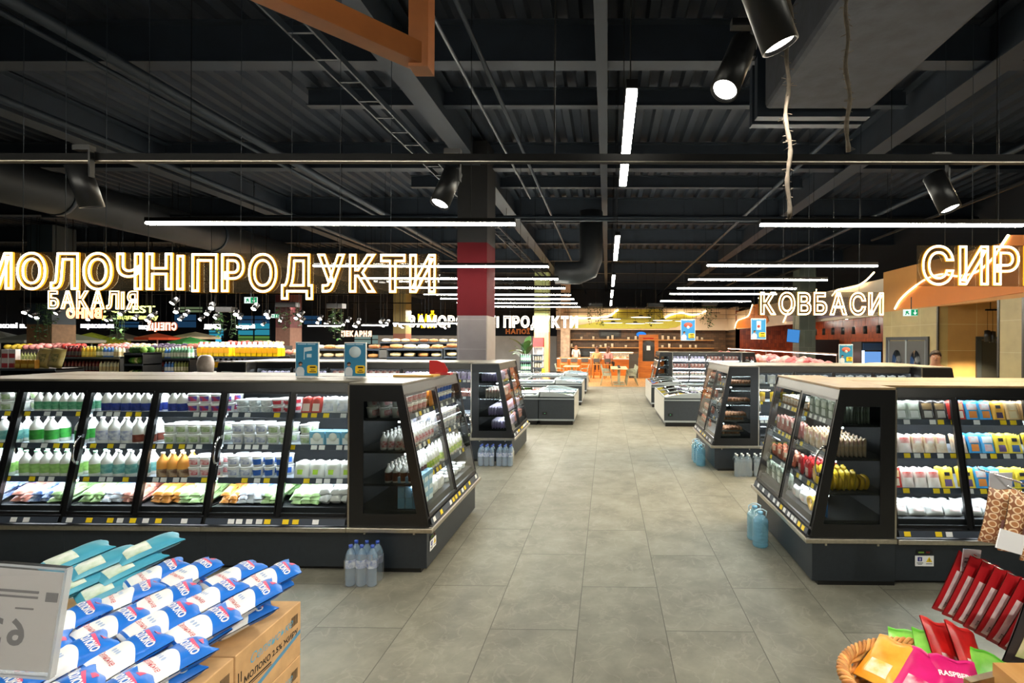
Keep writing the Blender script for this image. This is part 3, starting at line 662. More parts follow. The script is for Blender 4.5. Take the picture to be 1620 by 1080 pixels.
# ---------------------------------------------------------------- setting out
def runs(u, bay, nb, sh, items, rows=2, lean=.0, z=None, rnd=None, where='', dep=None, yoff=0., W=None):
    """items: [(kind, count, stack, words)] share the width of one bay of one shelf"""
    t, mx = UNITS[u]; W = W or WU; bw = W / nb; x0 = bay * bw + .035; x1 = (bay + 1) * bw - .035
    rnd = rnd or random.Random(hash((u, bay, sh)) % 9999 if False else (ord(u[0]) * 31 + int(u[1]) * 7 + bay * 13 + sh * 101))
    zt = SH[sh] if sh < 3 else DECK; yf = (yz(zt) + .085 if sh < 3 else .13) + yoff
    need = sum(n * G[k].sz[0] for k, n, *_ in items if k); gap = max(.0, (x1 - x0 - need) / max(1, sum(n for k, n, *_ in items if k) ))
    x = x0
    for it in items:
        k, n, stack, words = it[:4]
        if k is None: x += n; continue
        g = G[k]; wd = g.sz[0]
        for i in range(n):
            cx = x + wd / 2 + gap / 2; x += wd + gap
            if cx > x1 + .01: break
            for r in range(rows):
                y = yf + g.sz[1] / 2 + r * (g.sz[1] + .006)
                for s in range(stack):
                    zz = zt + .001 + s * (g.sz[2] * (1.0 if lean == 0 else 1) + .001)
                    place(g, mx, (cx + rnd.uniform(-.002, .002), y, zz), (lean, 0, rnd.uniform(-.06, .06)), f'{words}, {where}'.strip())
GN = {}
def place(g, mx, loc, rot, label, scale=None):
    lb = label
    return g.put(lb, loc, rot, label.replace(' a ', ' ')[:80], scale, mx)
def flat_pile(u, bay, nb, items, where, sh=3, layers=3, tilt=-1.22, yoff=0., W=None):
    """bags lying on the deck in short slanting stacks"""
    t, mx = UNITS[u]; W = W or WU; bw = W / nb; zt = SH[sh] if sh < 3 else DECK
    rnd = random.Random(ord(u[0]) + int(u[1]) * 7 + bay * 3 + sh)
    seq = [it for it in items for _ in range(it[1] + (it[0] != 'white_brick'))]; n = len(seq); sp = (bw - .1) / n
    for i, (k, _, words) in enumerate(seq):
        g = G[k]; big = k == 'white_brick'
        for l in range(layers - big):
            th = g.sz[1] * (.62 if not big else .8)
            for r in range(2):
                place(g, mx, (bay * bw + .05 + sp * (i + .5) + rnd.uniform(-.012, .012), .13 + yoff + r * .13 + rnd.uniform(0, .02) + l * .008, zt + th * .6 + l * th + r * .035), (tilt + rnd.uniform(-.06, .06), rnd.uniform(-.06, .06), rnd.uniform(-.35, .35)), f'{words}, {where}', (min(1.1, sp / g.sz[0] * 1.12), 1., .95))
SN = ['top shelf,', 'second shelf,', 'third shelf,']
DN = {('A1', 1): 'first dairy door from end case', ('A1', 0): 'second dairy door from end case', ('A2', 1): 'third dairy door from end case',
      ('A2', 0): 'fourth dairy door from end case', ('A3', 1): 'fifth dairy door from end case', ('A3', 0): 'farthest dairy door from end case'}
def bayfill(u, b, sh, items, **k): runs(u, b, 2, sh, items, where=f'{SN[sh]} {DN[(u, b)]}', **k)
def A(u, b, deck, *shelves):
    for sh, it in enumerate(shelves):
        kw = it[1] if isinstance(it, tuple) else {}
        bayfill(u, b, sh, it[0] if isinstance(it, tuple) else it, **kw)
    flat_pile(u, b, 2, deck, 'on the deck, ' + DN[(u, b)])
A('A1', 1, [('green_bag', 2, 'green and white milk bag'), ('white_brick', 3, 'plump white cottage cheese bag')],
  ([('red_pack', 2, 1, 'red cheese pack leaning'), ('white_pouch', 3, 1, 'clear white cheese pouch leaning')], dict(lean=-.25)),
  [('green_tub', 1, 2, 'green printed yogurt tub'), ('emblem_box', 3, 1, 'pale blue butter box with round emblem')],
  ([('dot_pouch', 4, 1, 'milky cheese pouch with lime dot')], dict(lean=-.2)))
A('A1', 0, [('orange_bag', 1, 'orange printed milk bag'), ('bluewhite_bag', 2, 'blue and white milk bag'), ('green_bag', 1, 'green and white milk bag')],
  [('clear_tub', 3, 2, 'greyish clear cheese tub'), ('red_cup', 2, 2, 'squat red yogurt tub')],
  [('plain_tub', 3, 2, 'white yogurt tub with faint print'), ('green_tub', 2, 2, 'green printed yogurt tub')],
  [('plain_tub', 2, 2, 'white yogurt tub with faint print'), ('blue_cup', 3, 2, 'tall bright blue yogurt tub')])
A('A2', 1, [('orange_bag', 2, 'orange printed milk bag'), ('green_bag', 2, 'green and white milk bag')],
  [('blue_milk', 2, 1, 'small white bottle with navy band'), ('blue_tub', 4, 2, 'white tub with blue and red print')],
  [('green_tub', 5, 2, 'green printed yogurt tub')],
  [('caramel_milk', 3, 1, 'amber bottle with brown label'), ('red_tub', 3, 2, 'white yogurt tub with red print')])
A('A2', 0, [('green_bag', 1, 'green and white milk bag'), ('bluewhite_bag', 1, 'blue and white milk bag'), ('pink_bag', 1, 'reddish milk bag')],
  [('blue_milk', 6, 1, 'small white bottle with navy band')],
  [(None, .1), ('plain_milk', 3, 1, 'white milk bottle with pale label'), ('brown_milk', 2, 1, 'white milk bottle with brown band')] if 0 else [('plain_milk', 3, 1, 'white milk bottle with pale label'), ('brown_milk', 2, 1, 'white milk bottle with brown band')],
  [('pale_milk', 1, 1, 'white milk bottle with pale green label'), ('teal_milk', 4, 1, 'white milk bottle with teal label')])
A('A3', 1, [('pink_bag', 1, 'reddish milk bag'), ('check_bag', 1, 'blue checked milk bag'), ('green_bag', 1, 'green and white milk bag')],
  [('green_yogurt', 7, 1, 'slim white bottle with green print')],
  [('green_milk', 2, 1, 'white milk bottle with strong green band'), (None, .14, 0, ''), ('green_milk', 2, 1, 'white milk bottle with strong green band')],
  [('pale_milk', 6, 1, 'white milk bottle with pale green label')])
A('A3', 0, [('pink_bag', 2, 'reddish milk bag'), ('check_bag', 1, 'blue checked milk bag')],
  [('green_tub', 4, 2, 'green printed yogurt tub')], [('teal_milk', 5, 1, 'white milk bottle with teal label')], [('pale_milk', 6, 1, 'white milk bottle with pale green label')])
# end case of the dairy island
def endfill(u, spec, what, W, deckspec=None, rows=3):
    for b in range(2):
        for sh, it in enumerate(spec[b]):
            nm = ('nearer door' if (b == 0) == (u[0] in 'AB') else 'farther door')
            near = (b == 0) == (u[0] in 'AB'); th = max(G[k].sz[1] for k, *_ in it if k); rr = max(rows, min(9, int(.30 / (th + .006)))) if near else rows
            runs(u, b, 2, sh, it, rows=rr, where=f'{SN[sh] if sh < 3 else "deck,"} {what}, {nm}', W=W)
endfill('A0', [[[('red_tub', 6, 2, 'white tub with red print')], [('tiny_white', 9, 1, 'tiny white yogurt bottle')], [('choc', 5, 1, 'brown labelled yogurt bottle'), ('green_juice', 5, 1, 'yellow green yogurt bottle')], [('blue_carton', 3, 3, 'light blue milk carton'), ('white_brick', 2, 1, 'plump white cottage cheese bag')]],
              [[('orange_bag', 1, 1, 'orange printed pack'), ('blue_cup', 5, 2, 'bright blue yogurt tub')], [('plain_tub', 6, 2, 'white yogurt tub')], [('green_juice', 7, 1, 'yellow green yogurt bottle')], [('clear_tub', 5, 1, 'greyish clear cheese tub')]]], 'dairy end case', 1.54)
# second island, dairy side
BW_ = lambda b: 'nearer' if b else 'farther'
endfill('B0', [[[('lilac_pack', 5, 1, 'lilac meat pack')], [('white_red', 4, 1, 'white and red meat pack')], [('lilac_pack', 6, 1, 'lilac meat pack')], [('lilac_pack', 6, 1, 'lilac meat pack')]],
              [[('ham_pack', 5, 1, 'pink ham pack')], [('ham_pack', 5, 1, 'pink ham pack')], [('lilac_pack', 6, 1, 'lilac meat pack')], [('ham_pack', 5, 1, 'pink ham pack')]]], 'meat end case', 1.5)
for i, (a, b) in enumerate((('lilac_pack', 'ham_pack'), ('ham_pack', 'lilac_pack'), ('lilac_pack', 'lilac_pack'))):
    for bay in range(2):
        for sh in range(2):
            k = a if sh == 0 else b
            runs(f'B{i + 1}', bay, 2, sh, [(k, 5, 1, {'lilac_pack': 'lilac meat pack', 'ham_pack': 'pink ham pack'}[k])], rows=1, where=f'{SN[sh]} {nm[i]} case behind the dairy island')
# cheese island
DD = {('D1', 0): 'first cheese door from end case', ('D1', 1): 'second cheese door from end case', ('D2', 0): 'last cheese door in view'}
def Dd(u, b, deck, *sh):
    for s, it in enumerate(sh): runs(u, b, 2, s, it, rows=3, lean=-.32, where=f'{SN[s]} {DD[(u, b)]}')
    runs(u, b, 2, 3, deck, rows=3, lean=-.5, where=f'deck, {DD[(u, b)]}')
Dd('D1', 0, [('white_block', 4, 1, 'white wrapped cheese block')],
   [('silver_pack', 3, 1, 'silvery green cheese pack'), ('black_pack', 2, 1, 'black cheese pack')],
   [('white_red', 2, 1, 'white and red cheese pack'), ('string_pack', 3, 1, 'cream string cheese pack')],
   [('red_slice', 1, 1, 'red cheese pack'), ('white_red', 3, 1, 'white and red cheese pack'), ('yellow_slice', 1, 1, 'yellow cheese pack with black emblem')])
Dd('D1', 1, [('white_block', 2, 1, 'white wrapped cheese block'), ('blue_white', 2, 1, 'blue and white cheese pack')],
   [('red_slice', 1, 1, 'red cheese pack'), ('blue_slice', 2, 1, 'sky blue cheese slice pack'), ('ochre_slice', 1, 1, 'ochre cheese pack with black emblem'), ('tan_slice', 1, 1, 'tan cheese pack')],
   [('string_pack', 1, 1, 'cream string cheese pack'), ('blue_slice', 1, 1, 'sky blue cheese slice pack'), ('blue_white', 1, 1, 'blue and white cheese pack'), ('yellow_slice', 1, 1, 'yellow cheese pack with purple disc'), ('yellow_blue', 1, 1, 'yellow cheese pack with blue disc')],
   [('yellow_slice', 1, 1, 'yellow cheese pack with black emblem'), ('blue_slice', 2, 1, 'sky blue cheese slice pack'), ('yellow_blue', 2, 1, 'yellow cheese pack with blue disc')])
Dd('D2', 0, [('blue_white', 4, 1, 'blue and white cheese pack')], [('tan_slice', 5, 1, 'tan cheese pack')], [('yellow_slice', 5, 1, 'yellow cheese pack with purple disc')], [('yellow_blue', 5, 1, 'yellow cheese pack with blue disc')])
endfill('D0', [[[('jar', 8, 1, 'sauce jar with pale lid')], [('ham_pack', 5, 1, 'pink ham pack')], [('sausage_ring', 4, 1, 'brown sausage pack')], [('silver_pack', 4, 1, 'silvery cheese pack')]],
              [[('silver_pack', 5, 1, 'silvery cheese pack')], [('string_pack', 5, 1, 'cream string cheese pack')], [('ketchup', 2, 1, 'red sauce pouch'), ('mayo', 2, 1, 'yellow sauce pouch'), (None, .14, 0, '')], [('white_block', 2, 1, 'white wrapped cheese block'), ('yellow_cheese_ring', 1, 1, 'braided yellow smoked cheese'), ('blue_white', 1, 1, 'blue and white cheese pack')]]], 'cheese end case', 1.48)
t, mx = UNITS['D0']
for i in range(7): place(G['yellow_cheese_ring'], mx, (1.34 + .012 * (i % 2), .27 + .045 * i, DECK + .2 if 0 else SH[2] + .002), (.1, 0, .12), 'yellow smoked cheese ring in the row by the end window of the cheese case')
# egg case: trays of eggs, each egg its own object
t, mx = UNITS['C0']
def eggs(x0, y0, z, nx, ny, where):
    tr = M(); s = .046
    tr.box(0, nx * s + .01, 0, ny * s + .01, 0, .018)
    for i in range(nx + 1):
        for j in range(ny + 1): tr.box(i * s + .0, i * s + .01, j * s, j * s + .01, .018, .03)
    o = obj('egg_tray', tr, K_pulp); o.matrix_world = mx @ Matrix.Translation((x0, y0, z)); tag(o, f'grey pulp tray of brown eggs {where}', 'egg tray', 'egg trays in the egg case')
    for i in range(nx):
        for j in range(ny):
            place(G['egg'], mx, (x0 + .005 + s * (i + .5), y0 + .005 + s * (j + .5), z + .019), (0, 0, 0), f'brown egg in the tray {where}')
for sh in range(4):
    z = (SH + (DECK,))[sh] + .001; yf = (yz(SH[sh]) + .09) if sh < 3 else .13
    for ly in range(1 + (sh >= 2)):
        eggs(1.26, yf, z + ly * .06, 5, 8 if not (sh >= 2 and ly == 0) else 7, f'{(SN + ["deck,"])[sh]} egg case, {"upper layer" if ly else "lower layer"}, by end window')
for b, sp in ((0, 'sausage_ring'), (1, 'ham_pack')):
    for sh in range(4): 
        if b == 0: runs('C0', 0, 2, sh, [(sp, 5, 1, 'brown sausage pack')], rows=1, where=f'{(SN + ["deck,"])[sh]} egg case, farther door', W=1.58)
for i, k in enumerate(('mayo', 'sausage_ring')):
    for sh in range(2): runs(f'C{i + 1}', 0, 1, sh, [('white_pouch' if sh == 0 else k, 7, 1, 'white pouch' if sh == 0 else {'mayo': 'yellow sauce pouch', 'sausage_ring': 'brown sausage pack'}[k])], rows=1, where=f'{SN[sh]} {nm[i]} sausage case')
for i in range(2):
    for sh in range(3):
        k = ('lilac_pack', 'ham_pack', 'white_red')[(i + sh) % 3]
        runs(f'E{i + 1}', 0, 1, sh, [(k, 9, 1, {'lilac_pack': 'lilac meat pack', 'ham_pack': 'pink ham pack', 'white_red': 'white and red meat pack'}[k])], rows=1, where=f'{SN[sh]} {nm[i]} far meat case')
# ---------------------------------------------------------------- promotion boards and water packs
K_blue = mat('promo_blue', '2c7fa8', .4); K_skyb = mat('promo_bright_blue', '2f8fd0', .4); K_pw = plain('eeeeec', 'promo_white'); K_py = plain('f0c61e', 'promo_yellow'); K_skin = mat('printed_skin', 'b98a70', .5); K_hair = mat('printed_hair', '2c2320', .6); K_shirt = mat('printed_shirt', 'd3d8de', .5)
def board(label, loc, w, h, blue, kind, rz=0, hang=False, frame=None):
    t = thing('promotion_board', label, 'poster', loc, rz)
    obj('frame', M().box(-w / 2, w / 2, -.008, .008, 0, h), frame or K_pw, t, bevel=.003)
    obj('poster', M().box(-w * .47, w * .47, -.0105, -.008, h * .03, h * .97), blue, t)
    obj('printed_man', M().prism([(-w * .42, h * .04), (-w * .12, h * .04), (-w * .1, h * .18), (-w * .15, h * .26), (-w * .24, h * .29), (-w * .34, h * .29), (-w * .42, h * .25), (-w * .46, h * .14)], 'y', -.0125, -.0105, 0)
        .lathe([(0, 0), (w * .075, 0), (w * .075, .0035), (0, .0035)], 14, mx=Matrix.Translation((-w * .27, -.0105, h * .36)) @ Matrix.Rotation(pi / 2, 4, 'X'), mi=1)
        .prism([(-w * .36, h * .36), (-w * .34, h * .42), (-w * .25, h * .44), (-w * .18, h * .41), (-w * .18, h * .37), (-w * .25, h * .385)], 'y', -.0155, -.0125, 2), [K_shirt, K_skin, K_hair], t)
    obj('price_bubble', M().prism([(.05 * w, h * .11), (.42 * w, h * .11), (.45 * w, h * .15), (.45 * w, h * .30), (.40 * w, h * .34), (.08 * w, h * .34), (.02 * w, h * .30), (.02 * w, h * .15)], 'y', -.0135, -.0105), K_py, t)
    obj('price_lines', M().box(.14 * w, .38 * w, -.0145, -.0135, h * .26, h * .30).box(.18 * w, .34 * w, -.0145, -.0135, h * .19, h * .21).box(.12 * w, .40 * w, -.0145, -.0135, h * .14, h * .165), K_black, t)
    obj('headline', M().box(-.40 * w, -.02 * w, -.0125, -.0105, h * .925, h * .95).box(.02 * w, .36 * w, -.0125, -.0105, h * .925, h * .95), mat('headline_pale', 'b8d4e4', .5), t)
    q = M()
    if kind == 'cup': q.prism([(-w * .12, h * .84), (w * .2, h * .86), (w * .22, h * .76), (-w * .1, h * .72), (-w * .1, h * .5), (-w * .13, h * .5)], 'y', -.0125, -.0105).box(0, w * .2, -.0125, -.0105, h * .56, h * .66)
    elif kind == 'round': q.lathe([(0, 0), (w * .27, 0), (w * .27, .002), (0, .002)], 24, mx=Matrix.Translation((0, -.0105, h * .72)) @ Matrix.Rotation(pi / 2, 4, 'X'), sy=.95)
    elif kind == 'meat': q.lathe([(0, 0), (w * .3, 0), (w * .3, .002), (0, .002)], 24, mx=Matrix.Translation((0, -.0105, h * .72)) @ Matrix.Rotation(pi / 2, 4, 'X'), sy=.6)
    else: q.box(-w * .14, w * .16, -.0125, -.0105, h * .46, h * .88)
    obj('printed_product', q, plain('d8604a') if kind == 'meat' else mat('printed_pale', 'cfe0e8', .4), t)
    if kind in ('meat', 'pack'): obj('printed_detail', M().lathe([(0, 0), (w * .1, 0), (w * .1, .004), (0, .004)], 16, mx=Matrix.Translation((0, -.0105, h * .62)) @ Matrix.Rotation(pi / 2, 4, 'X')), plain('f0e8e0') if kind == 'meat' else plain('b83c2e'), t)
    if hang:
        for s in (-1, 1): obj('hanging_wire', M().tube([(s * w * .3, 0, h), (s * w * .3, 0, ZC - loc[2] + .05)], .003, 5), K_pipe, t)
    else: obj('foot', M().box(-w * .3, w * .3, -.06, .06, -.006, 0), K_tagw, t)
    return t
def board_px(xa, xb, yt, yb, Y, label, blue, kind, hang=False, z=None):
    a = at(xa, yb, Y); b = at(xb, yt, Y); board(label, ((a.x + b.x) / 2, Y, z if z is not None else a.z), b.x - a.x, b.z - a.z, blue, kind, 0, hang)
board_px(468, 505, 542, 597, 4.75, 'teal promotion board showing a white cup shape, standing on the dairy island', K_blue, 'cup', z=1.613)
board_px(545, 580, 542, 597, 4.75, 'teal promotion board showing a pale round shape, standing on the dairy island', K_blue, 'round', z=1.613)
board_px(1327, 1349, 547, 577, 8.6, 'teal promotion board standing on the sausage island', K_blue, 'meat', z=1.613)
board_px(1077, 1100, 505, 539, 14., 'bright blue promotion board with reddish meat hanging above the far chest freezers', K_skyb, 'meat', True)
board_px(1188, 1212, 504, 537, 13., 'bright blue promotion board with a pack hanging in front of the meat counter', K_skyb, 'pack', True)
K_water = clear('blue_water', 'c3d8e8', diff='a9c6de', amount=.34, refl=.08); K_waterc = clear('clear_water', 'd2dde2', diff='b4c4cc', amount=.3, refl=.08); K_wrap = clear('shrink_wrap', 'f4f6f8', diff='e6ecf2', amount=.12, refl=.2, rough=.12)
K_watera = clear('aqua_water', 'd4edf6', diff='9ad4ea', amount=.30, refl=.08)
def wbottle(nm, h, r, body, cap, lab, key):
    prof = [(0, .006), (r * .55, 0), (r * .96, .006), (r, .02), (r * .96, h * .1), (r, h * .14), (r * .95, h * .24), (r, h * .3), (r * .97, h * .45), (r, h * .47), (r, h * .68), (r * .9, h * .76), (r * .62, h * .86), (r * .32, h * .92), (r * .3, h * .95), (0, h * .95)]
    b = M().lathe(prof, 16).mesh('body', body); c = M().lathe([(r * .34, h * .93), (r * .34, h), (0, h)], 12).mesh('cap', cap)
    parts = [('cap', c)]
    if lab: parts.append(('label', ring(r * 1.012, h * .46, h * .66, 16).mesh('label', lab)))
    return Kit(nm, 'water bottle', parts, b)
WB = {'blue': wbottle('water_bottle', .325, .043, K_water, plain('2f4fae', 'blue_cap'), vary('e4ebf4', '3b5fa6', 24), 'b'), 'clear': wbottle('water_bottle', .32, .043, K_waterc, plain('e4e8ea', 'pale_cap'), None, 'c'),
      }
def canister():
    h, r = .33, .076; pr = [(0, .004), (r * .92, 0), (r, .015)]
    for k in range(6): z = .03 + k * .034; pr += [(r, z), (r * .955, z + .01), (r * .955, z + .014), (r, z + .024)]
    pr += [(r, .24), (r * .86, .268), (r * .45, .296), (.022, .305), (.022, .318), (0, .318)]
    b = M().lathe(pr, 18).mesh('body', K_watera); c = M().lathe([(.027, .308), (.027, h), (0, h)], 12).mesh('cap', plain('7fb8d4', 'canister_cap'))
    hd = M().tube([(-.055, 0, .285), (-.06, 0, .33), (-.02, 0, .352), (.02, 0, .352), (.06, 0, .33), (.055, 0, .285)], .006, 8).mesh('carry_handle', plain('c9e2ec', 'pale_handle'))
    return Kit('water_canister', 'water canister', [('cap', c), ('carry_handle', hd)], b)
WB['can'] = canister()
def pack(kind, x, y, rz, nx, ny, words, group):
    g = WB[kind]; s = .088 if kind != 'can' else .148; mx = Matrix.Translation((x, y, 0)) @ Matrix.Rotation(rz, 4, 'Z')
    for i in range(nx):
        for j in range(ny):
            g.put(f'{words}', ((i - (nx - 1) / 2) * s, (j - (ny - 1) / 2) * s, .001), (0, 0, i), group, None, mx)
    if kind != 'can':
        a, b = nx * s / 2, ny * s / 2; m = M(); p = .022
        o = [(-a + p, -b), (a - p, -b), (a, -b + p), (a, b - p), (a - p, b), (-a + p, b), (-a, b - p), (-a, -b + p)]
        for k in range(8):
            q = (k + 1) % 8; m.add([(*o[k], .004), (*o[q], .004), (o[q][0], o[q][1], .21), (o[k][0], o[k][1], .21), (o[q][0] * .9, o[q][1] * .9, .262), (o[k][0] * .9, o[k][1] * .9, .262)], [(0, 1, 2, 3), (3, 2, 4, 5)])
        w = obj('shrink_wrap', m, K_wrap); w.matrix_world = mx; tag(w, f'shrink wrap around the {group}', 'packaging')
p = at(576, 922, 4.06); pack('blue', p.x + .02, 4.02, 0, 3, 2, 'blue capped water bottle in the six-pack by the dairy end case', 'six-pack in front of the dairy end case')
p = at(770, 741, 7.85); pack('blue', p.x, 7.86, 0, 3, 2, 'blue water bottle in the first pack under the meat end case', 'first pack by the meat end case')
p = at(799, 741, 7.85); pack('blue', p.x, 7.86, 0, 3, 2, 'blue water bottle in the aisle-side pack under the meat end case', 'aisle-side pack by the meat end case')
p = at(1173, 747, 7.4); pack('clear', p.x, 7.36, 0, 3, 2, 'clear water bottle in the first pack under the egg case', 'first clear pack by the egg case')
p = at(1200, 747, 7.4); pack('clear', p.x + .03, 7.36, 0, 3, 2, 'clear water bottle in the second pack under the egg case', 'second clear pack by the egg case')
WB['can'].put('big aqua water canister nearest on the floor beside the cheese end case', (1.49, 4.83, .001)); WB['can'].put('big aqua water canister behind another beside the cheese end case', (1.485, 5.0, .001))
for i, (x, y) in enumerate(((1.50, 7.95), (1.485, 8.13), (1.49, 8.32))): WB['can'].put(f'big aqua water canister on the floor beside the egg case, {("nearest", "middle", "farthest")[i]} of three', (x, y, .001))
# red holder and tray left on the dairy island
t = thing('promo_holder', 'red folded card holder standing on the dairy end case', 'card holder', at(695, 590, 5.3).to_tuple()[:2] + (1.607,))
a = M(); a.prism([(-.1, 0), (.08, 0), (.1, .05), (.06, .12), (-.02, .15), (-.1, .15)], 'y', -.02, -.012); obj('back_card', a, plain('c4161c', 'red_card'), t); obj('front_card', M().box(-.02, .14, -.08, .02, 0, .02), plain('c23038'), t)
tr = obj('wooden_board', M().box(-.2, .2, -.1, .1, 0, .018).box(-.07, .01, -.04, -.01, .018, .02, 1), [plain('d8a84a', 'honey_board'), K_black], loc=(at(655, 597, 5.0).x + .03, 5.0, 1.607), bevel=.002); tag(tr, 'honey coloured board lying on the dairy end case beside the red holder', 'board')
# ---------------------------------------------------------------- chest freezers
K_fz = mat('freezer_dark_panel', '2b3238', .45, noise=.06, scale=20); K_fzl = mat('freezer_pale_panel', 'a9a89f', .4, noise=.05, scale=20); K_fzr = mat('freezer_rim_grey', '8e979a', .4); K_lid = clear('freezer_lid', 'e2eef0', diff='d8e8ec', amount=.10, refl=.12)
FZ = [G[k] for k in ()]
def frozen(nm, c, c2, sd): return pouch(nm, 'frozen pack', .2, .24, .05, vary(c, c2, 9, .3), vary('eef2f4', c, 14), sd)
FP = [frozen('frozen_pack', '8fb6cc', 'e8eef2', 41), frozen('frozen_pack', 'c9c07a', '7f9a4a', 42), frozen('frozen_pack', '4f8fc8', 'cfe0ec', 43), frozen('frozen_pack', 'd8d4cc', 'a88a6a', 44)]
FN = ['pale blue', 'yellow green', 'bright blue', 'cream']
def freezer(label, x0, x1, y0, y1, low, side=1, nm='', packs=True, seed=1):
    """low: the curved lid comes down towards the aisle ('x') or towards the photographer ('y')"""
    W, D = x1 - x0, y1 - y0; t = thing('chest_freezer', label, 'freezer', (x0, y0, 0))
    obj('base', M().box(.03, W - .03, .03, D - .03, 0, .1), K_black, t)
    bm_ = M().box(0, W, 0, D, .1, .44)
    for q in ((0, W, 0, .05), (0, W, D - .05, D), (0, .05, .05, D - .05), (W - .05, W, .05, D - .05)): bm_.box(*q, .44, .66)
    obj('body', bm_, K_fz, t)
    sx = W if side > 0 else -.006
    obj('aisle_panel', M().box(sx, sx + .006, .01, D - .01, .12, .66), K_fzl, t)
    zt = lambda u: .675 + .10 * sin(pi / 2 * max(0, min(1, u)))
    m = M()
    if low == 'x':
        n = 10; pr = [(W * (1 - k / n) if side > 0 else W * k / n, zt(k / n * 1.3)) for k in range(n + 1)]
        for a, b in ((0, .05), (D - .05, D)): m.prism([(x, .66) for x, z in pr[::-1]] + [(x, z) for x, z in pr], 'y', a, b)
        m.box(pr[0][0] - .03 if side > 0 else 0, W if side > 0 else .03, 0, D, .66, .695); m.box(0 if side > 0 else W - .03, .03 if side > 0 else W, 0, D, .66, .775)
        g = M(); g.grid(lambda u, v: (W * (1 - u) if side > 0 else W * u, .05 + (D - .1) * v, zt(u * 1.3) - .006), 10, 1)
        for k in (1, 2): 
            q = M()
            for j in range(n): q.beam((pr[j][0], D * k / 3, pr[j][1]), (pr[j + 1][0], D * k / 3, pr[j + 1][1]), .02, .014)
            obj('lid_bar', q, K_fzr, t)
    else:
        n = 10; pr = [(D * k / n, zt(1.2 * sin(pi * k / n)) ) for k in range(n + 1)]
        for a, b in ((0, .05), (W - .05, W)): m.prism([(y, .66) for y, z in pr[::-1]] + [(y, z) for y, z in pr], 'x', a, b)
        m.box(0, W, 0, .04, .66, .695); m.box(0, W, D - .04, D, .66, .695)
        g = M(); g.grid(lambda u, v: (.05 + (W - .1) * u, D * v, zt(1.2 * sin(pi * v)) - .006), 1, 12)
        obj('lid_bar', M().beam((W / 2, .1, .765), (W / 2, D - .1, .765), .02, .014), K_fzr, t)
    obj('rim', m, K_fzr, t, bevel=.004); obj('glass_lid', g, K_lid, t)
    obj('bumper', M().box(-.012, W + .012, -.012, .0, .60, .625).box(-.012, W + .012, -.012, 0, .1, .14), K_fzr, t)
    obj('control_panel', M().box(.08, .2, -.004, 0, .24, .31, 0).box(.13, .15, -.006, -.004, .27, .28, 1), [K_black, glow('green_lamp', '5fd08a', 1.2)], t)
    obj('light_strip', M().box(.08, W - .08, D - .066, D - .052, .62, .64), K_caseled, t)
    rn = random.Random(seed)
    if packs:
        nx, ny = max(2, int((W - .12) / .21)), int((D - .15) / .26)
        for i in range(nx):
            for j in range(ny):
                k = rn.randrange(4) if rn.random() < .6 else (seed % 4)
                FP[k].put(f'{FN[k]} frozen pack in the {nm}', (x0 + .1 + (W - .2) * (i + .5) / nx, y0 + .12 + (D - .24) * (j + .2) / ny, .50 + rn.uniform(0, .03)), (-1.45, rn.uniform(-.08, .08), rn.uniform(-.2, .2)), f'frozen packs in the {nm}')
    # the open well: its dark inside shows under the lid
    return t
for i, (y0, y1) in enumerate(((11.67, 13.45), (15.25, 17.0), (18.65, 20.4))):
    o = ('nearest', 'second', 'farthest')[i]
    freezer(f'chest freezer at the aisle, {o} on the column side', -1.6, -.77, y0, y1, 'x', 1, f'{o} column-side aisle freezer', seed=i + 1)
    for k in range(2): freezer(f'long chest freezer joined behind the {o} column-side aisle freezer, {("first", "second")[k]} in line', -1.61 - 1.9 * (k + 1), -1.62 - 1.9 * k, y0, y1, 'y', -1, f'{o} column-side row', packs=(k == 0), seed=i + 4)
for i, (y0, y1) in enumerate(((11.55, 13.9), (14.93, 17.2))):
    o = ('nearer', 'farther')[i]
    freezer(f'chest freezer at the aisle, {o} one beside the sausage island', 1.33, 2.2, y0, y1, 'x', -1, f'{o} freezer beyond the sausage island', seed=i + 8)
    freezer(f'long chest freezer joined behind the {o} aisle freezer beyond the sausage island', 2.21, 4.1, y0, y1, 'y', 1, f'{o} sausage-side row', seed=i + 10)
tag(obj('price_flag', M().box(-.06, .06, -.004, .004, 0, .16), K_tagy, loc=(-2.4, 18.7, .78)), 'yellow price flag on the farthest long freezer', 'price sign')
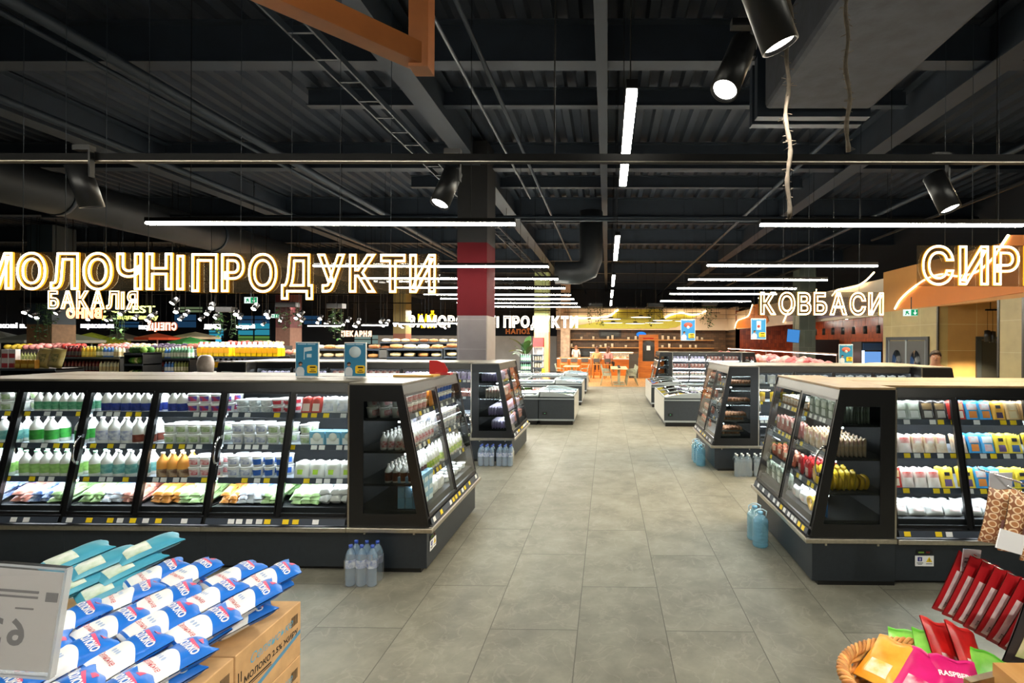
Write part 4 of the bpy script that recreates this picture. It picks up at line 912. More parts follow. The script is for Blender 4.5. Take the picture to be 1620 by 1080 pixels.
# ---------------------------------------------------------------- foreground: milk bags on their boxes
K_card = mat('cardboard', 'c9a273', .8, noise=.1, scale=12); K_ink = mat('black_ink', '1d1916', .7); K_cyan = mat('cyan_ink', '5fa8c8', .7); K_stripe = mat('blue_ink', '5a93b8', .7)
mxR = Matrix(((0, 0, 1, 0), (1, 0, 0, 0), (0, 1, 0, 0), (0, 0, 0, 1)))
def onface(m, mx, sc=1.): 
    q = M(); q.add([tuple(mx @ (Vector(p) * sc)) for p in m.v], m.f, 0); return q
bw, bd, bh = .385, .41, .25
def box_kit():
    b = M().box(-bw / 2, bw / 2, -bd / 2, bd / 2, 0, bh - .002).mesh('carton_body', K_card, .004)
    def face(y, z): return Matrix.Translation((bw / 2 + .0008, y, z)) @ mxR
    p = [('brand_script', onface(text_m('Селянське', .052, shear=.3, align='LEFT'), face(-.13, .165)).mesh('brand_script', K_cyan)),
         ('printed_name', onface(text_m('МОЛОКО 2.5% ЖИРУ', .034, align='LEFT', bold=.0008), face(-.16, .112)).mesh('printed_name', K_ink)),
         ('underline', M().box(bw / 2, bw / 2 + .001, -.15, .0, .092, .098).box(bw / 2, bw / 2 + .001, -.15, -.0, .084, .087).mesh('underline', K_ink)),
         ('stripe', M().add([(bw / 2 + .0008, -.2, .02), (bw / 2 + .0008, -.2, .04), (bw / 2 + .0008, .2, .12), (bw / 2 + .0008, .2, .1)], [(0, 1, 2, 3)]).mesh('stripe', K_stripe)),
         ('arrows_mark', M().box(bw / 2, bw / 2 + .001, -.19, -.186, .13, .17).box(bw / 2, bw / 2 + .001, -.176, -.172, .13, .17).mesh('arrows_mark', K_ink)),
         ('barcode', M().add([(bw / 2 + .0008, .135 + .006 * i + d, z) for i in range(8) for d, z in ((0, .16), (.003, .16), (.003, .205), (0, .205))], [tuple(range(4 * i, 4 * i + 4)) for i in range(8)]).mesh('barcode', K_ink))]
    return Kit('milk_box', 'box', [], b), Kit('milk_box', 'box', p, b)
boxp, boxt = box_kit()
for i in range(3):
    for j in range(3):
        for k in range(3):
            x = -1.425 - bw / 2 - i * (bw + .006); y = 2.105 - j * (bd + .006)
            (boxt if i == 0 else boxp).put(f'cardboard milk box, {("top", "middle", "bottom")[2 - k]} layer, {("aisle side", "middle", "inner")[i]} column, {("back", "middle", "front")[j]} row', (x, y, .001 + k * bh), (0, 0, 0))
K_bagblue = mat('milk_bag_blue', '1f6fd0', .3); K_bagwhite = mat('milk_bag_white', 'eef0f2', .32); K_pink = mat('ribbon_pink', 'd84a78', .4); K_redink = mat('script_red', 'c23a48', .4); K_bluelogo = mat('pale_blue_print', 'a9bfe0', .4)
def milk_bag(sd):
    w, h, t = .172, .215, .056; m, P, nu, nv = cushion(w, h, t, sd, 14, 20)
    sp = lambda u: .50 + .11 * sin(pi * u) ** .7
    for sd_ in (-1, 1):
        for (f0, f1, mi, n) in ((lambda u: 0, lambda u: .045, 0, 2), (lambda u: .045, lambda u: .085, 1, 2), (lambda u: .085, sp, 0, 10), (sp, lambda u: 1., 1, 10)):
            m.grid(lambda u, v: P(u if sd_ < 0 else 1 - u, f0(u if sd_ < 0 else 1 - u) * (1 - v) + f1(u if sd_ < 0 else 1 - u) * v, sd_), 16, n, mi)
    def lay(tm, cx, cz, sc, off=.0022):
        q = M(); vs = []
        for p in tm.v:
            u = (cx + p[0] * sc) / w + .5; v = (cz + p[1] * sc) / h; a = P(u, v, -1); vs.append((a[0], a[1] - off, a[2]))
        q.add(vs, tm.f); return q
    rib = M(); rib.grid(lambda u, v: tuple(x + y for x, y in zip(P(.3 + .55 * u, .82 + .05 * v - .05 * u, -1), (0, -.002, 0))), 6, 2)
    hb = M(); hb.grid(lambda u, v: tuple(x + y for x, y in zip(P(.46 + .2 * u, .90 + .045 * v, -1), (0, -.002, 0))), 4, 2)
    g = M()
    for k in range(3):
        for a in range(10):
            pass
        g.grid(lambda u, v: tuple(x + y for x, y in zip(P(.34 + .13 * k + .045 * cos(2 * pi * u) * v, .42 + .035 * sin(2 * pi * u) * v, -1), (0, -.0016, 0))), 10, 1)
    return Kit('milk_bag', 'milk bag', [('printed_name', lay(text_m('МОЛОКО', .030, bold=.0012), 0.004, .150, 1).mesh('printed_name', K_bagwhite)), ('ribbon', rib.mesh('ribbon', K_pink)), ('top_badge', hb.mesh('top_badge', K_pink)),
        ('script_print', lay(text_m('Селянське', .024, shear=.35), 0, .055, 1).mesh('script_print', K_redink)), ('picture_print', g.mesh('picture_print', K_bluelogo))], m.mesh('bag', [K_bagwhite, K_bagblue]))
MB = [milk_bag(s) for s in (1, 2, 3)]
rn = random.Random(4); zt = .752
def bag(kit, x, y, z, rz, tilt, label, group, roll=0.): kit.put(label, (x, y, z), Euler((tilt, roll, rz)), group)
rowsn = ['first', 'second', 'third', 'fourth', 'fifth', 'sixth', 'seventh']
for lay in range(2):
    for j in range(6):
        for i in range(7):
            x = -1.49 - i * .178 - (j % 2) * .05 + lay * .03; y = 1.28 + j * .185 + lay * .02 + (i % 2) * .02
            if i > 3 and j > 3: continue
            z = zt + .03 + lay * .052 + rn.uniform(0, .012) + .006 * j
            if x > -1.47: x = -1.47
            bag(MB[rn.randrange(3)], x - .07, y - .08, z, -.62 + rn.uniform(-.16, .16), -1.36 + rn.uniform(-.07, .07), f'blue and white milk bag, {("lower", "upper")[lay]} layer layer, {rowsn[j]} row from front, {rowsn[i]} from the aisle', 'milk bags piled on their cardboard boxes', rn.uniform(-.08, .08))
K_teal = vary('4fa6bf', '3a8fae', 5, .3); tealbag = pouch('milk_bag', 'milk bag', .16, .23, .05, K_teal, vary('e8eee8', '9ab89a', 14), 61, area=(.1, .1, .9, .5))
for k in range(7): tealbag.put(f'teal milk bag behind the price holder, {rowsn[k]} laid in the back corner', (-2.28 - .13 * (k % 3) , 2.12 + .09 * (k // 3), .83 + .05 * (k // 3) + .02 * (k % 3)), (-1.35, .05, -.6 + .1 * (k % 2)), 'teal milk bags behind the price holder')
# price holder seen from its back
def paper_mat():
    m = bpy.data.materials.new('backlit_paper'); m.use_nodes = True; nt = m.node_tree; b = nt.nodes['Principled BSDF']; b.inputs['Base Color'].default_value = lin('f4f0ec'); b.inputs['Roughness'].default_value = .9
    t = nt.nodes.new('ShaderNodeBsdfTranslucent'); t.inputs[0].default_value = lin('f4eeea'); x = nt.nodes.new('ShaderNodeMixShader'); x.inputs[0].default_value = .5
    nt.links.new(b.outputs[0], x.inputs[1]); nt.links.new(t.outputs[0], x.inputs[2]); nt.links.new(x.outputs[0], nt.nodes['Material Output'].inputs[0]); return m
K_acry = clear('acrylic_holder', 'f2f4f6', diff='e2e4e8', amount=.05, refl=.10); K_paper = paper_mat(); K_ghost = mat('show_through_print', '97918f', .8)
p = at(110, 899, 1.0); t = thing('price_holder', 'clear acrylic price holder seen from behind, large reversed 63 showing through its paper', 'price sign', (p.x, p.y, p.z), 0, rot=(-.06, .095, .05))
obj('paper', M().box(-.292, -.008, -.001, .001, -.205, -.010), K_paper, t)
obj('clear_sleeve', M().box(-.3, 0, -.006, -.003, -.212, 0).box(-.3, 0, .003, .006, -.212, 0), K_acry, t)
obj('sleeve_rim', M().box(-.3, 0, -.006, .006, -.003, .002).box(-.003, .002, -.006, .006, -.212, 0).box(-.3, 0, -.006, .006, -.216, -.211), clear('acrylic_rim', 'eef2f6', diff='e9edf2', amount=.55, refl=.2), t)
q = M()
for ch, cx in (('6', -.080), ('3', -.122)):
    g = text_m(ch, .07, bold=.002); q.add([(cx - p_[0], -.0022, -.155 + p_[1]) for p_ in g.v], [f[::-1] for f in g.f])
obj('reversed_digits', q, K_ghost, t)
obj('faint_lines', M().box(-.25, -.05, -.0022, -.0012, -.054, -.049).box(-.125, -.05, -.0022, -.0012, -.064, -.060).box(-.035, -.012, -.0022, -.0012, -.068, -.05).box(-.2, -.15, -.0022, -.0012, -.085, -.082).box(-.09, -.055, -.0022, -.0012, -.086, -.083).box(-.25, -.2, -.0022, -.0012, -.19, -.187), K_ghost, t)
obj('pole', M().tube([(-.17, .012, -.2), (-.20, .03, -.73)], .006, 8), K_chrome, t)
# ---------------------------------------------------------------- foreground: basket of snack packs and hook rack
K_wick = mat('wicker', 'b9793a', .55, noise=.3, scale=25); K_wick2 = mat('wicker_pale', 'cf9650', .55, noise=.25, scale=25)
bc = Vector((.99, 1.5, .79)); RX, RY, BH = .262, .2, .16
bt = thing('wicker_basket', 'oval wicker basket holding bright snack packs', 'basket', bc)
def ell(f, z, k=64, amp=0, n=0, ph=0): return [((RX * f + amp * sin(n * a + ph)) * cos(a), (RY * f + amp * sin(n * a + ph)) * sin(a), z) for a in (2 * pi * i / k for i in range(k))]
obj('floor_weave', M().lathe([(0, .004), (RX * .78, .004), (RX * .78, .012), (0, .012)], 32, sy=RY / RX), K_wick, bt)
for r in range(9): obj('woven_row', M().tube(ell(.80 + .02 * r, .012 + r * .016, 96, .005, 16, pi * (r % 2)), .008, 6, closed=True), K_wick if r % 2 else K_wick2, bt)
for s in range(5):
    pts = []
    for i in range(120):
        a = 2 * pi * i / 120; tw = 16 * a + s * 2 * pi / 5; rr = 1.0; pts.append(((RX + .014 * cos(tw)) * cos(a), (RY + .014 * cos(tw)) * sin(a), BH + .012 * sin(tw)))
    obj('braided_rim', M().tube(pts, .0062, 6, closed=True), (K_wick, K_wick2)[s % 2], bt)
tag(obj('display_stool', M().lathe([(0, 0), (.24, 0), (.24, .03), (.05, .05), (.05, .74), (.19, .75), (.19, .789), (0, .789)], 28), K_oakz, loc=(bc.x, bc.y, 0)), 'round wooden stool under the wicker basket', 'stool')
def snack(nm, col, c2, word, tc, sd, sz=(.125, .185)):
    w, h = sz; kt = pouch(nm, 'snack pack', w, h, .022, vary(col, c2, 14, .28), None, sd, panel2=vary(c2, 'f4f0ea', 18), area2=(.22, .12, .78, .42), seal=plain(col))
    if word:
        m, P, nu, nv = cushion(w, h, .022, sd); q = M(); g = text_m(word, .022, bold=.0006)
        q.add([(lambda a: (a[0], a[1] - .0024, a[2]))(P((p[0]) / w + .5, (p[1] + .115) / h, -1)) for p in g.v], g.f); kt.parts.append(('printed_word', q.mesh('printed_word', tc)))
    return kt
wt = plain('f6f2f0', 'print_white')
S_pl = snack('snack_pack', 'd81e78', 'c81464', None, None, 75)
S_or, S_pk, S_gr, S_rd = snack('snack_pack', 'e8961e', 'f0b84a', None, None, 71), snack('snack_pack', 'd81e78', 'c81464', 'RASPBERRY', wt, 72), snack('snack_pack', '5cb82e', '8fd05a', None, None, 73), snack('snack_pack', 'c8201e', '9c1416', None, None, 74)
for k, (kit, x, y, z, rx, ry, rz, lb) in enumerate((
    (S_or, -.165, .05, .125, -1.2, -.1, -1.0, 'orange snack pack lying on top at the rim of the basket'), (S_or, -.20, -.06, .09, -1.3, .1, -.9, 'orange snack pack half under the pink ones in the basket'), (S_or, -.12, -.13, .08, -1.4, .0, -.5, 'orange snack pack lowest in the basket'),
    (S_pl, -.10, -.04, .13, -1.2, .05, -.9, 'pink snack pack lying between the orange packs'), (S_pk, .03, -.11, .125, -1.15, .1, -.25, 'pink snack pack reading RASPBERRY on top of the basket'),
    (S_gr, -.02, .09, .10, -1.15, .0, -.5, 'green snack pack leaning at the back of the basket'), (S_gr, .05, .05, .11, -1.1, .15, -.35, 'green snack pack in front of another green one'), (S_gr, .13, -.02, .10, -1.1, .2, -.6, 'green snack pack lying beside the red ones'),
    (S_rd, .11, .07, .11, -.85, .35, .1, 'red snack pack standing at the back of the basket'), (S_rd, .165, .04, .11, -.8, .45, .2, 'red snack pack leaning behind another red one'))):
    kit.put(lb, bc + Vector((x, y, z)), (rx, ry, rz))
# rack with hooks
rk = thing('hook_rack', 'steel hook rack standing past the basket, hooks reaching over the aisle', 'display rack', (1.62, 1.28, 0))
obj('post', M().box(-.02, .02, -.02, .02, .02, 1.75), K_steel, rk); obj('foot', M().box(-.2, .2, -.2, .2, 0, .02), K_steel, rk)
def rod(a, b, nm='hook'):
    a = Vector(a); b = Vector(b); o = rk.location
    return obj(nm, M().tube([b - o, a - o, a - o + Vector((-.004, .004, .012))], .0035, 8), K_chrome, rk)
r1a = at(1537, 878, 1.82); r1b = Vector((1.62, 1.30, r1a.z - .10)); rod(r1a, r1b)
r2a = at(1596, 772, 1.85); r2b = Vector((1.62, 1.30, r2a.z - .03)); rod(r2a, r2b)
r3a = at(1548, 742, 1.9); r3b = Vector((1.62, 1.30, r3a.z - .06)); rod(r3a, r3b)
obj('tip_card', M().box(-.05, .05, -.002, .002, -.06, .02), clear('card_sleeve', 'eef0f2', diff='d8d0d4', amount=.5), rk, r1a - rk.location + Vector((.0, 0, .0)), (0, .2, .4), label='clear sleeve with pale card on the hook tip')
obj('price_plate', M().box(-.05, .05, -.002, .002, -.06, .0), K_tagw, rk, at(1603, 842, 1.55) - rk.location, (0, .3, .2), label='white price plate')
PL = rk.children[-1]
for (a_, b_, c_, d_) in ((-.04, .01, -.014, -.010), (-.04, -.01, -.028, -.022), (.01, .03, -.032, -.020), (-.04, .0, -.046, -.043)): obj('printed_line', M().box(a_, b_, -.003, -.002, c_, d_), K_panel, PL)
obj('price_plate', M().box(-.045, .045, -.002, .002, -.075, .0), mat('grey_card', '9fa1a6', .5), rk, at(1583, 748, 1.85) - rk.location, (0, .0, .1), label='grey price plate')
K_redf = plain('a01c22', 'dark_red_film', .25)
redp = pouch('snack_pack', 'snack pack', .135, .235, .02, K_redf, vary('f2eeec', 'd2cacc', 30), 81, area=(.1, .05, .9, .70), panel2=vary('2a2426', 'e9e2e0', 240), area2=(.2, .1, .5, .18))
for k in range(8):
    f = .02 + k * .062; a = r1a.lerp(r1b, f); tilt = .40 + .02 * k
    redp.put(f'dark red snack pack hanging back-to-front on the steel hook, {(rowsn + ["last"])[k]} from the tip', a + Vector((-.235 * sin(tilt) , .02, -.235 * cos(tilt) - .0)), (.12, tilt, .25), 'red snack packs hanging on the hook')
def ring_film():
    m = bpy.data.materials.new('ring_patterned_film'); m.use_nodes = True; nt = m.node_tree; N = nt.nodes.new; L = nt.links.new; b = nt.nodes['Principled BSDF']; b.inputs['Roughness'].default_value = .4
    tc = N('ShaderNodeTexCoord'); sp = N('ShaderNodeSeparateXYZ'); cb = N('ShaderNodeCombineXYZ'); L(tc.outputs['Object'], sp.inputs[0]); L(sp.outputs[0], cb.inputs[0]); L(sp.outputs[2], cb.inputs[1])
    v = N('ShaderNodeTexVoronoi'); v.voronoi_dimensions = '2D'; v.inputs['Scale'].default_value = 38; v.inputs['Randomness'].default_value = .15; L(cb.outputs[0], v.inputs['Vector'])
    r = N('ShaderNodeValToRGB'); e = r.color_ramp.elements; e[0].color = lin('a9754a'); e[1].color = lin('8a5a3c'); r.color_ramp.interpolation = 'CONSTANT'; e[1].position = .46
    q = r.color_ramp.elements.new(.32); q.color = lin('e0cba8'); L(v.outputs['Distance'], r.inputs[0]); L(r.outputs[0], b.inputs['Base Color']); return m
brn = pouch('coffee_bag', 'bag', .15, .21, .05, ring_film(), plain('b08a90'), 82, area=(.3, .15, .6, .5))
for k in range(3):
    a = r2a.lerp(r2b, .02 + k * .13); brn.put(f'brown patterned bag hanging on the upper hook, {rowsn[k]} from the tip', a + Vector((-.04, .01 * k, -.205)), (.1, .12, -.2 + .15 * k), 'brown patterned bags on the upper hook')
dk = pouch('snack_pack', 'snack pack', .12, .2, .03, plain('26262a', 'black_film2'), vary('9fb84a', 'e8e4da', 12), 83)
dk.put('black snack pack with green print standing at the edge of the hook rack', at(1612, 1052, 1.42), (.1, .3, .2))
crt = obj('wooden_crate', M().box(-.02, .25, -.25, .0, -.06, 0).box(0, .02, -.25, 0, -.5, -.06).box(.2, .22, -.25, 0, -.5, -.06), K_oak, loc=at(1582, 1048, 1.38)); tag(crt, 'pale wooden crate edge below the hanging red packs', 'crate')
tag(obj('steel_ledge', M().beam((0, 0, 0), (.34, .1, .0), .02, .035).beam((.33, .09, -.02), (.33, .09, -.95), .02, .02), K_steel, loc=at(1530, 1086, 1.36)), 'brushed steel ledge rail beside the basket', 'rail')
# copper coloured timber frame and twine overhead
K_copper = mat('copper_stained_timber', '8a4f22', .5, noise=.12, scale=6)
e = at(667, 92, 2.55); s_ = at(352, -50, 2.0)
t = thing('timber_frame', 'copper brown timber frame hanging overhead above the dairy sign', 'frame', e)
o = Vector((0, 0, 0)); d = (s_ - e); obj('lower_beam', M().beam(o + d * -.02, d * 1.9, .1, .11), K_copper, t, bevel=.003)
obj('end_post', M().box(-.05, .05, -.05, .05, -.07, 1.6), K_copper, t, bevel=.003)
obj('upper_beam', M().beam((0, 0, 1.55), (d.x * 1.9, d.y * 1.9, 1.55), .1, .1), K_copper, t, bevel=.003)
obj('far_post', M().beam(d * 1.85, (d.x * 1.85, d.y * 1.85, 1.6), .1, .1), K_copper, t)
for q in ((0, 0), (d.x * 1.85, d.y * 1.85)): obj('suspension_wire', M().tube([(q[0], q[1], 1.6), (q[0], q[1], ZC - e.z + .05)], .005, 5), K_pipe, t)
K_jute = mat('jute', '5c5347', .9, noise=.2, scale=60)
def twine(px, ybot, Y, label, sd):
    rn = random.Random(sd); b = at(px, ybot, Y); m = M(); n = 60; pts = []
    for i in range(n):
        z = b.z + i * .018 * (1 if i < 45 else 6); pts.append((b.x + .006 * sin(i * .55 + sd) + .004 * sin(i * .21), b.y, min(z, ZC + .02)))
    pts.append((b.x, b.y, ZC + .03)); m.tube(pts, [.0072 * (.8 + .4 * rn.random()) for _ in pts], 7)
    for i in range(90):
        p = Vector(pts[rn.randrange(46)]); m.tube([p, p + Vector((rn.uniform(-.024, .024), rn.uniform(-.01, .01), rn.uniform(-.01, .012)))], .0013, 4)
    tag(obj('jute_twine', m, K_jute), label, 'twine')
twine(1246, 346, 1.62, 'longer frayed jute twine hanging from the ceiling beside the bright spotlight', 1)
twine(1340, 240, 1.75, 'shorter frayed jute twine hanging from the ceiling under the fabric duct', 2)
# ---------------------------------------------------------------- orange wall along the far side of the cheese islands
def tile_mat(name, c, c2, tw, th, grout, gc='8a7a58', rough=.5, axis='YZ', off=.0, mort=.012, nscale=3):
    m = bpy.data.materials.new(name); m.use_nodes = True; nt = m.node_tree; N = nt.nodes.new; L = nt.links.new; b = nt.nodes['Principled BSDF']
    tc = N('ShaderNodeTexCoord'); sp = N('ShaderNodeSeparateXYZ'); L(tc.outputs['Object'], sp.inputs[0]); cb = N('ShaderNodeCombineXYZ'); L(sp.outputs[{'X': 0, 'Y': 1}[axis[0]]], cb.inputs[0]); L(sp.outputs[2], cb.inputs[1])
    bk = N('ShaderNodeTexBrick'); L(cb.outputs[0], bk.inputs[0]); bk.inputs['Scale'].default_value = 1; bk.inputs['Brick Width'].default_value = tw; bk.inputs['Row Height'].default_value = th; bk.inputs['Mortar Size'].default_value = mort
    bk.offset = off; bk.inputs['Color1'].default_value = lin(c); bk.inputs['Color2'].default_value = lin(c2); bk.inputs['Mortar'].default_value = lin(gc); bk.inputs['Bias'].default_value = 0
    n = N('ShaderNodeTexNoise'); n.inputs['Scale'].default_value = nscale; n.inputs['Detail'].default_value = 8; L(tc.outputs['Object'], n.inputs[0])
    r = N('ShaderNodeValToRGB'); r.color_ramp.elements[0].color = (.7, .7, .7, 1); r.color_ramp.elements[1].color = (1.15, 1.15, 1.15, 1); L(n.outputs[0], r.inputs[0])
    x = N('ShaderNodeMixRGB'); x.blend_type = 'MULTIPLY'; x.inputs[0].default_value = 1; L(bk.outputs[0], x.inputs[1]); L(r.outputs[0], x.inputs[2]); L(x.outputs[0], b.inputs['Base Color']); b.inputs['Roughness'].default_value = rough
    MATS[name] = m; return m
K_tan = tile_mat('tan_wall_tile', 'b3a06c', 'bba775', 1.2, .6, 0, 'c9bb8c', mort=.006); K_tanX = tile_mat('tan_wall_tile_cross', 'b58c52', 'bd945a', 1.2, .6, 0, 'd0be90', axis='XZ', mort=.006)
K_ochre = mat('ochre_fascia', 'c58a46', .6, noise=.05, scale=1.5); K_orange = mat('orange_fascia', 'd8791c', .55, noise=.05, scale=1.5); K_cream = mat('cream_fascia', 'd8cdbb', .6, noise=.04, scale=1.5); K_mauve = mat('mauve_fascia', '8d7f8c', .6, noise=.05, scale=1.5)
K_redtile = tile_mat('rust_wall_tile', 'a8481e', '7c2e14', .12, .24, 0, '4a1c10', .35, mort=.004, nscale=9); K_redX = tile_mat('rust_wall_tile_cross', 'a8481e', '7c2e14', .12, .24, 0, '4a1c10', .35, 'XZ', mort=.004, nscale=9)
K_dframe = mat('dark_door_frame', '33393c', .4); K_dleaf = mat('door_leaf_grey', '4a4b48', .5)
WX = 7.5; FB, FT = 2.80, 3.88
struct('wall_right', M().box(10.6, 10.8, YB, YE, 0, ZC), K_wallback)
struct('wall_panel_right', M().box(WX, WX + .25, 11.4, 13.6, 0, FB), K_tan)
struct('wall_pier_right', M().box(WX, WX + .45, 9.05, 9.62, 0, FB), K_tan)
struct('wall_pier_right', M().box(WX, WX + .45, 4.0, 7.4, 0, FB), K_tan)
struct('wall_corridor', M().box(WX + .25, 10.6, 11.4, 11.6, 0, FB + .3), K_tanX)
struct('wall_corridor', M().box(10.3, 10.6, 4, 11.4, 0, FB + .3), K_tan)
struct('ceiling_corridor', M().box(WX + .02, 10.6, 4, 11.4, FB + .25, FB + .35), mat('warm_soffit', 'b08c5c', .7))
struct('wall_fascia_right', M().box(WX + .0, WX + .2, 4.0, 13.6, FB, FT), K_ochre)
struct('wall_fascia_meat', M().box(WX + .02, WX + .22, 13.6, 29.2, 2.72, 3.72), K_cream)
struct('wall_meat', M().box(10.4, 10.6, 11.6, 29.2, 0, 3.8), K_redtile); struct('wall_meat_end', M().box(WX, 10.4, 29.0, 29.2, 0, 3.8), K_redX)
struct('ceiling_meat', M().box(WX + .22, 10.4, 11.6, 29.0, 3.5, 3.6), mat('dark_soffit', '3a2018', .7))
for i, y in enumerate((9.05, 9.62, 11.38)): struct('trim_%d' % (i + 1), M().box(WX - .012, WX + .02, y - .035, y + .015, 0, FB), mat('dark_mosaic_trim', '3a342a', .3, noise=.6, scale=80))
# painted shapes on the fascia, raised boards with neon along their edges
def yx(px): return WX * F / (px - 961 + 0)         # depth on the wall plane for an image column
def wz(px, py): return H + (540.4 - py + .005 * (px - PX) * -1) / F * yx(px)
def wpt(px, py): p = at(px, py, yx(px)); k = WX / p.x; p = at(px, py, yx(px) * k); return (p.y, p.z)
def fascia_board(pts, m, label, th=.03, x=WX): 
    o = obj('fascia_board', M().prism([wpt(*p) for p in pts], 'x', x - th, x - .001), m); return tag(o, label, 'wall panel')
def smooth(pts, n=10):
    out = []
    for i in range(len(pts) - 1):
        p0 = pts[max(i - 1, 0)]; p1 = pts[i]; p2 = pts[i + 1]; p3 = pts[min(i + 2, len(pts) - 1)]
        for k in range(n):
            t = k / n; out.append(tuple(.5 * (2 * b + (c - a) * t + (2 * a - 5 * b + 4 * c - d) * t * t + (-a + 3 * b - 3 * c + d) * t ** 3) for a, b, c, d in zip(p0, p1, p2, p3)))
    out.append(pts[-1]); return out
K_warmneon = glow('warm_wall_neon', 'ffd9a0', 9.)
def wall_neon(px, label, r=.022, x=WX - .055):
    pts = [Vector((x, *wpt(*p))) for p in smooth(px)]; tag(obj('neon_line', M().tube(pts, r, 8), K_warmneon), label, 'neon line')
c1 = [(1419, 489), (1428, 474), (1445, 458), (1470, 441), (1495, 434), (1520, 437), (1550, 430), (1575, 409), (1592, 384), (1600, 372)]
fascia_board(smooth(c1) + [(1625, 372), (1625, 462), (1480, 484)], K_orange, 'orange wave board on the ochre fascia behind the cheese sign')
wall_neon(c1, 'neon line along the edge of the orange wave board behind the cheese sign')
c2 = [(1319, 468), (1328, 459), (1345, 456), (1360, 452), (1373, 444), (1386, 431)]
wall_neon(c2, 'neon line curving up the fascia between the sausage and cheese signs')
c3 = [(1164, 519), (1168, 508), (1180, 503), (1186, 499), (1190, 488), (1192, 482)]
fascia_board(smooth(c3) + [(1200, 481), (1203, 497), (1214, 500), (1217, 508), (1210, 515), (1190, 519)], K_orange, 'orange blob board on the cream fascia over the meat counter')
wall_neon(c3, 'neon line round the orange blob over the meat counter')
fascia_board(smooth([(1243, 509), (1250, 494), (1262, 482), (1282, 474), (1310, 470)]) + [(1389, 470), (1389, 494), (1300, 504)], K_mauve, 'mauve board on the fascia behind the sausage sign')
wall_neon([(1241, 510), (1247, 497), (1254, 488), (1272, 481), (1290, 466), (1294, 458)], 'neon line beside the mauve board behind the sausage sign')
# doors
def leafdoor(name, y0, y1, label):
    o = struct(name, M().box(WX - .04, WX, y0 - .1, y0, 0, 2.12).box(WX - .04, WX, y1, y1 + .1, 0, 2.12).box(WX - .04, WX, y0, y1, 2.04, 2.12), K_dframe)
    for i in range(2):
        a = y0 + (y1 - y0) * i / 2; b = y0 + (y1 - y0) * (i + 1) / 2
        d = obj('door_leaf', M().box(WX - .025, WX, a + .03, b - .03, .02, 2.02), K_dleaf, o); obj('leaf_edge', M().box(WX - .03, WX, a, a + .03, .02, 2.04).box(WX - .03, WX, b - .03, b, .02, 2.04), K_fzr, o)
        obj('oval_window', M().lathe([(0, 0), (.2, 0), (.2, .012), (0, .012)], 24, sy=1, sx=1.7, mx=Matrix.Translation((WX - .025, (a + b) / 2, 1.45)) @ Matrix.Rotation(-pi / 2, 4, 'Y')), mat('door_porthole', '22262a', .1), d)
leafdoor('door_1', 11.75, 13.3, '')
o = struct('door_2', M().box(8.38, 8.48, 11.35, 11.4, 0, 2.12).box(9.3, 9.4, 11.35, 11.4, 0, 2.12).box(8.48, 9.3, 11.35, 11.4, 2.05, 2.12), K_dframe)
obj('door_leaf', M().box(8.5, 9.28, 11.37, 11.4, .02, 2.04), mat('door_leaf_dark', '2e2f2b', .5), o); obj('oval_window', M().lathe([(0, 0), (.14, 0), (.14, .012), (0, .012)], 24, sx=1, sy=1.8, mx=Matrix.Translation((9.0, 11.37, 1.35)) @ Matrix.Rotation(pi / 2, 4, 'X')), mat('porthole_pale', '9aa0a0', .2), o)
tk = thing('pendant_track', 'black track with small pendants in the tan corridor', 'lighting track', (8.1, 10.6, 2.66))
obj('rail', M().box(-.1, 1.3, -.02, .02, 0, .035), K_blackrail, tk)
for s in (0, 1.2): obj('rail_hanger', M().box(s - .005, s + .005, -.005, .005, .035, .40), K_blackrail, tk)
def pendant(p, drop, label, lit=True):
    t = thing('pendant_lamp', label, 'lamp', p); obj('cord', M().tube([(0, 0, .24), (0, 0, drop)], .004, 5), K_blackrail, t); obj('shade', M().lathe([(0, .25), (.055, .24), (.06, 0), (.05, 0), (.05, .02), (0, .02)], 16), K_black, t)
    if lit:
        obj('lens', M().lathe([(0, .018), (.048, .018)], 14), K_lens, t); l = bpy.data.lights.new('pendant_glow', 'SPOT'); l.energy = 170; l.spot_size = radians(130); l.spot_blend = .5; l.color = (1, .8, .5); l.shadow_soft_size = .05; lo = link(bpy.data.objects.new('pendant_glow', l), t); lo.location = (0, 0, -.01)
p = at(1528, 540, 10.6); pendant((8.15 if p.x < 8 else p.x, 10.6, 1.98), .68, 'small black pendant lamp in the corridor, nearer the door frame'); p = at(1562, 540, 10.6); pendant((p.x, 10.6, 2.0), .66, 'small black pendant lamp in the corridor, closer to the tan pier')
for k, (y, x) in enumerate(((6.2, 8.6), (8.4, 8.8))): pendant((x, y, 2.05), .98, f'small black pendant lamp over the hidden corridor, {("nearer", "farther")[k]} one')
def exit_sign(p, rz, label, s=.17, hang=.3):
    t = thing('exit_sign', label, 'sign', p, rz); obj('panel', M().box(-s, s, -.012, .012, 0, s * .95), glow('exit_white', 'dff3ea', 1.1), t)
    obj('green_half', M().box(0, s * .96, -.015, -.012, s * .04, s * .91), glow('exit_green', '1f9a62', 1.), t)
    obj('arrow', M().box(s * .43, s * .55, -.018, -.015, s * .42, s * .82).prism([(s * .25, s * .45), (s * .73, s * .45), (s * .49, s * .12)], 'y', -.018, -.015), glow('exit_arrow', 'f2fff8', 1.2), t)
    obj('running_figure', M().prism([(-s * .75, s * .15), (-s * .62, s * .15), (-s * .5, s * .42), (-s * .3, s * .2), (-s * .2, s * .3), (-s * .42, s * .6), (-s * .3, s * .55), (-s * .25, s * .62), (-s * .5, s * .75), (-s * .7, s * .6), (-s * .62, s * .45)], 'y', -.015, -.012), glow('exit_green', '1f9a62', 1.), t)
    obj('hanger', M().box(-.01, .01, -.005, .005, s * .95, s * .95 + hang), K_pipe, t); return t
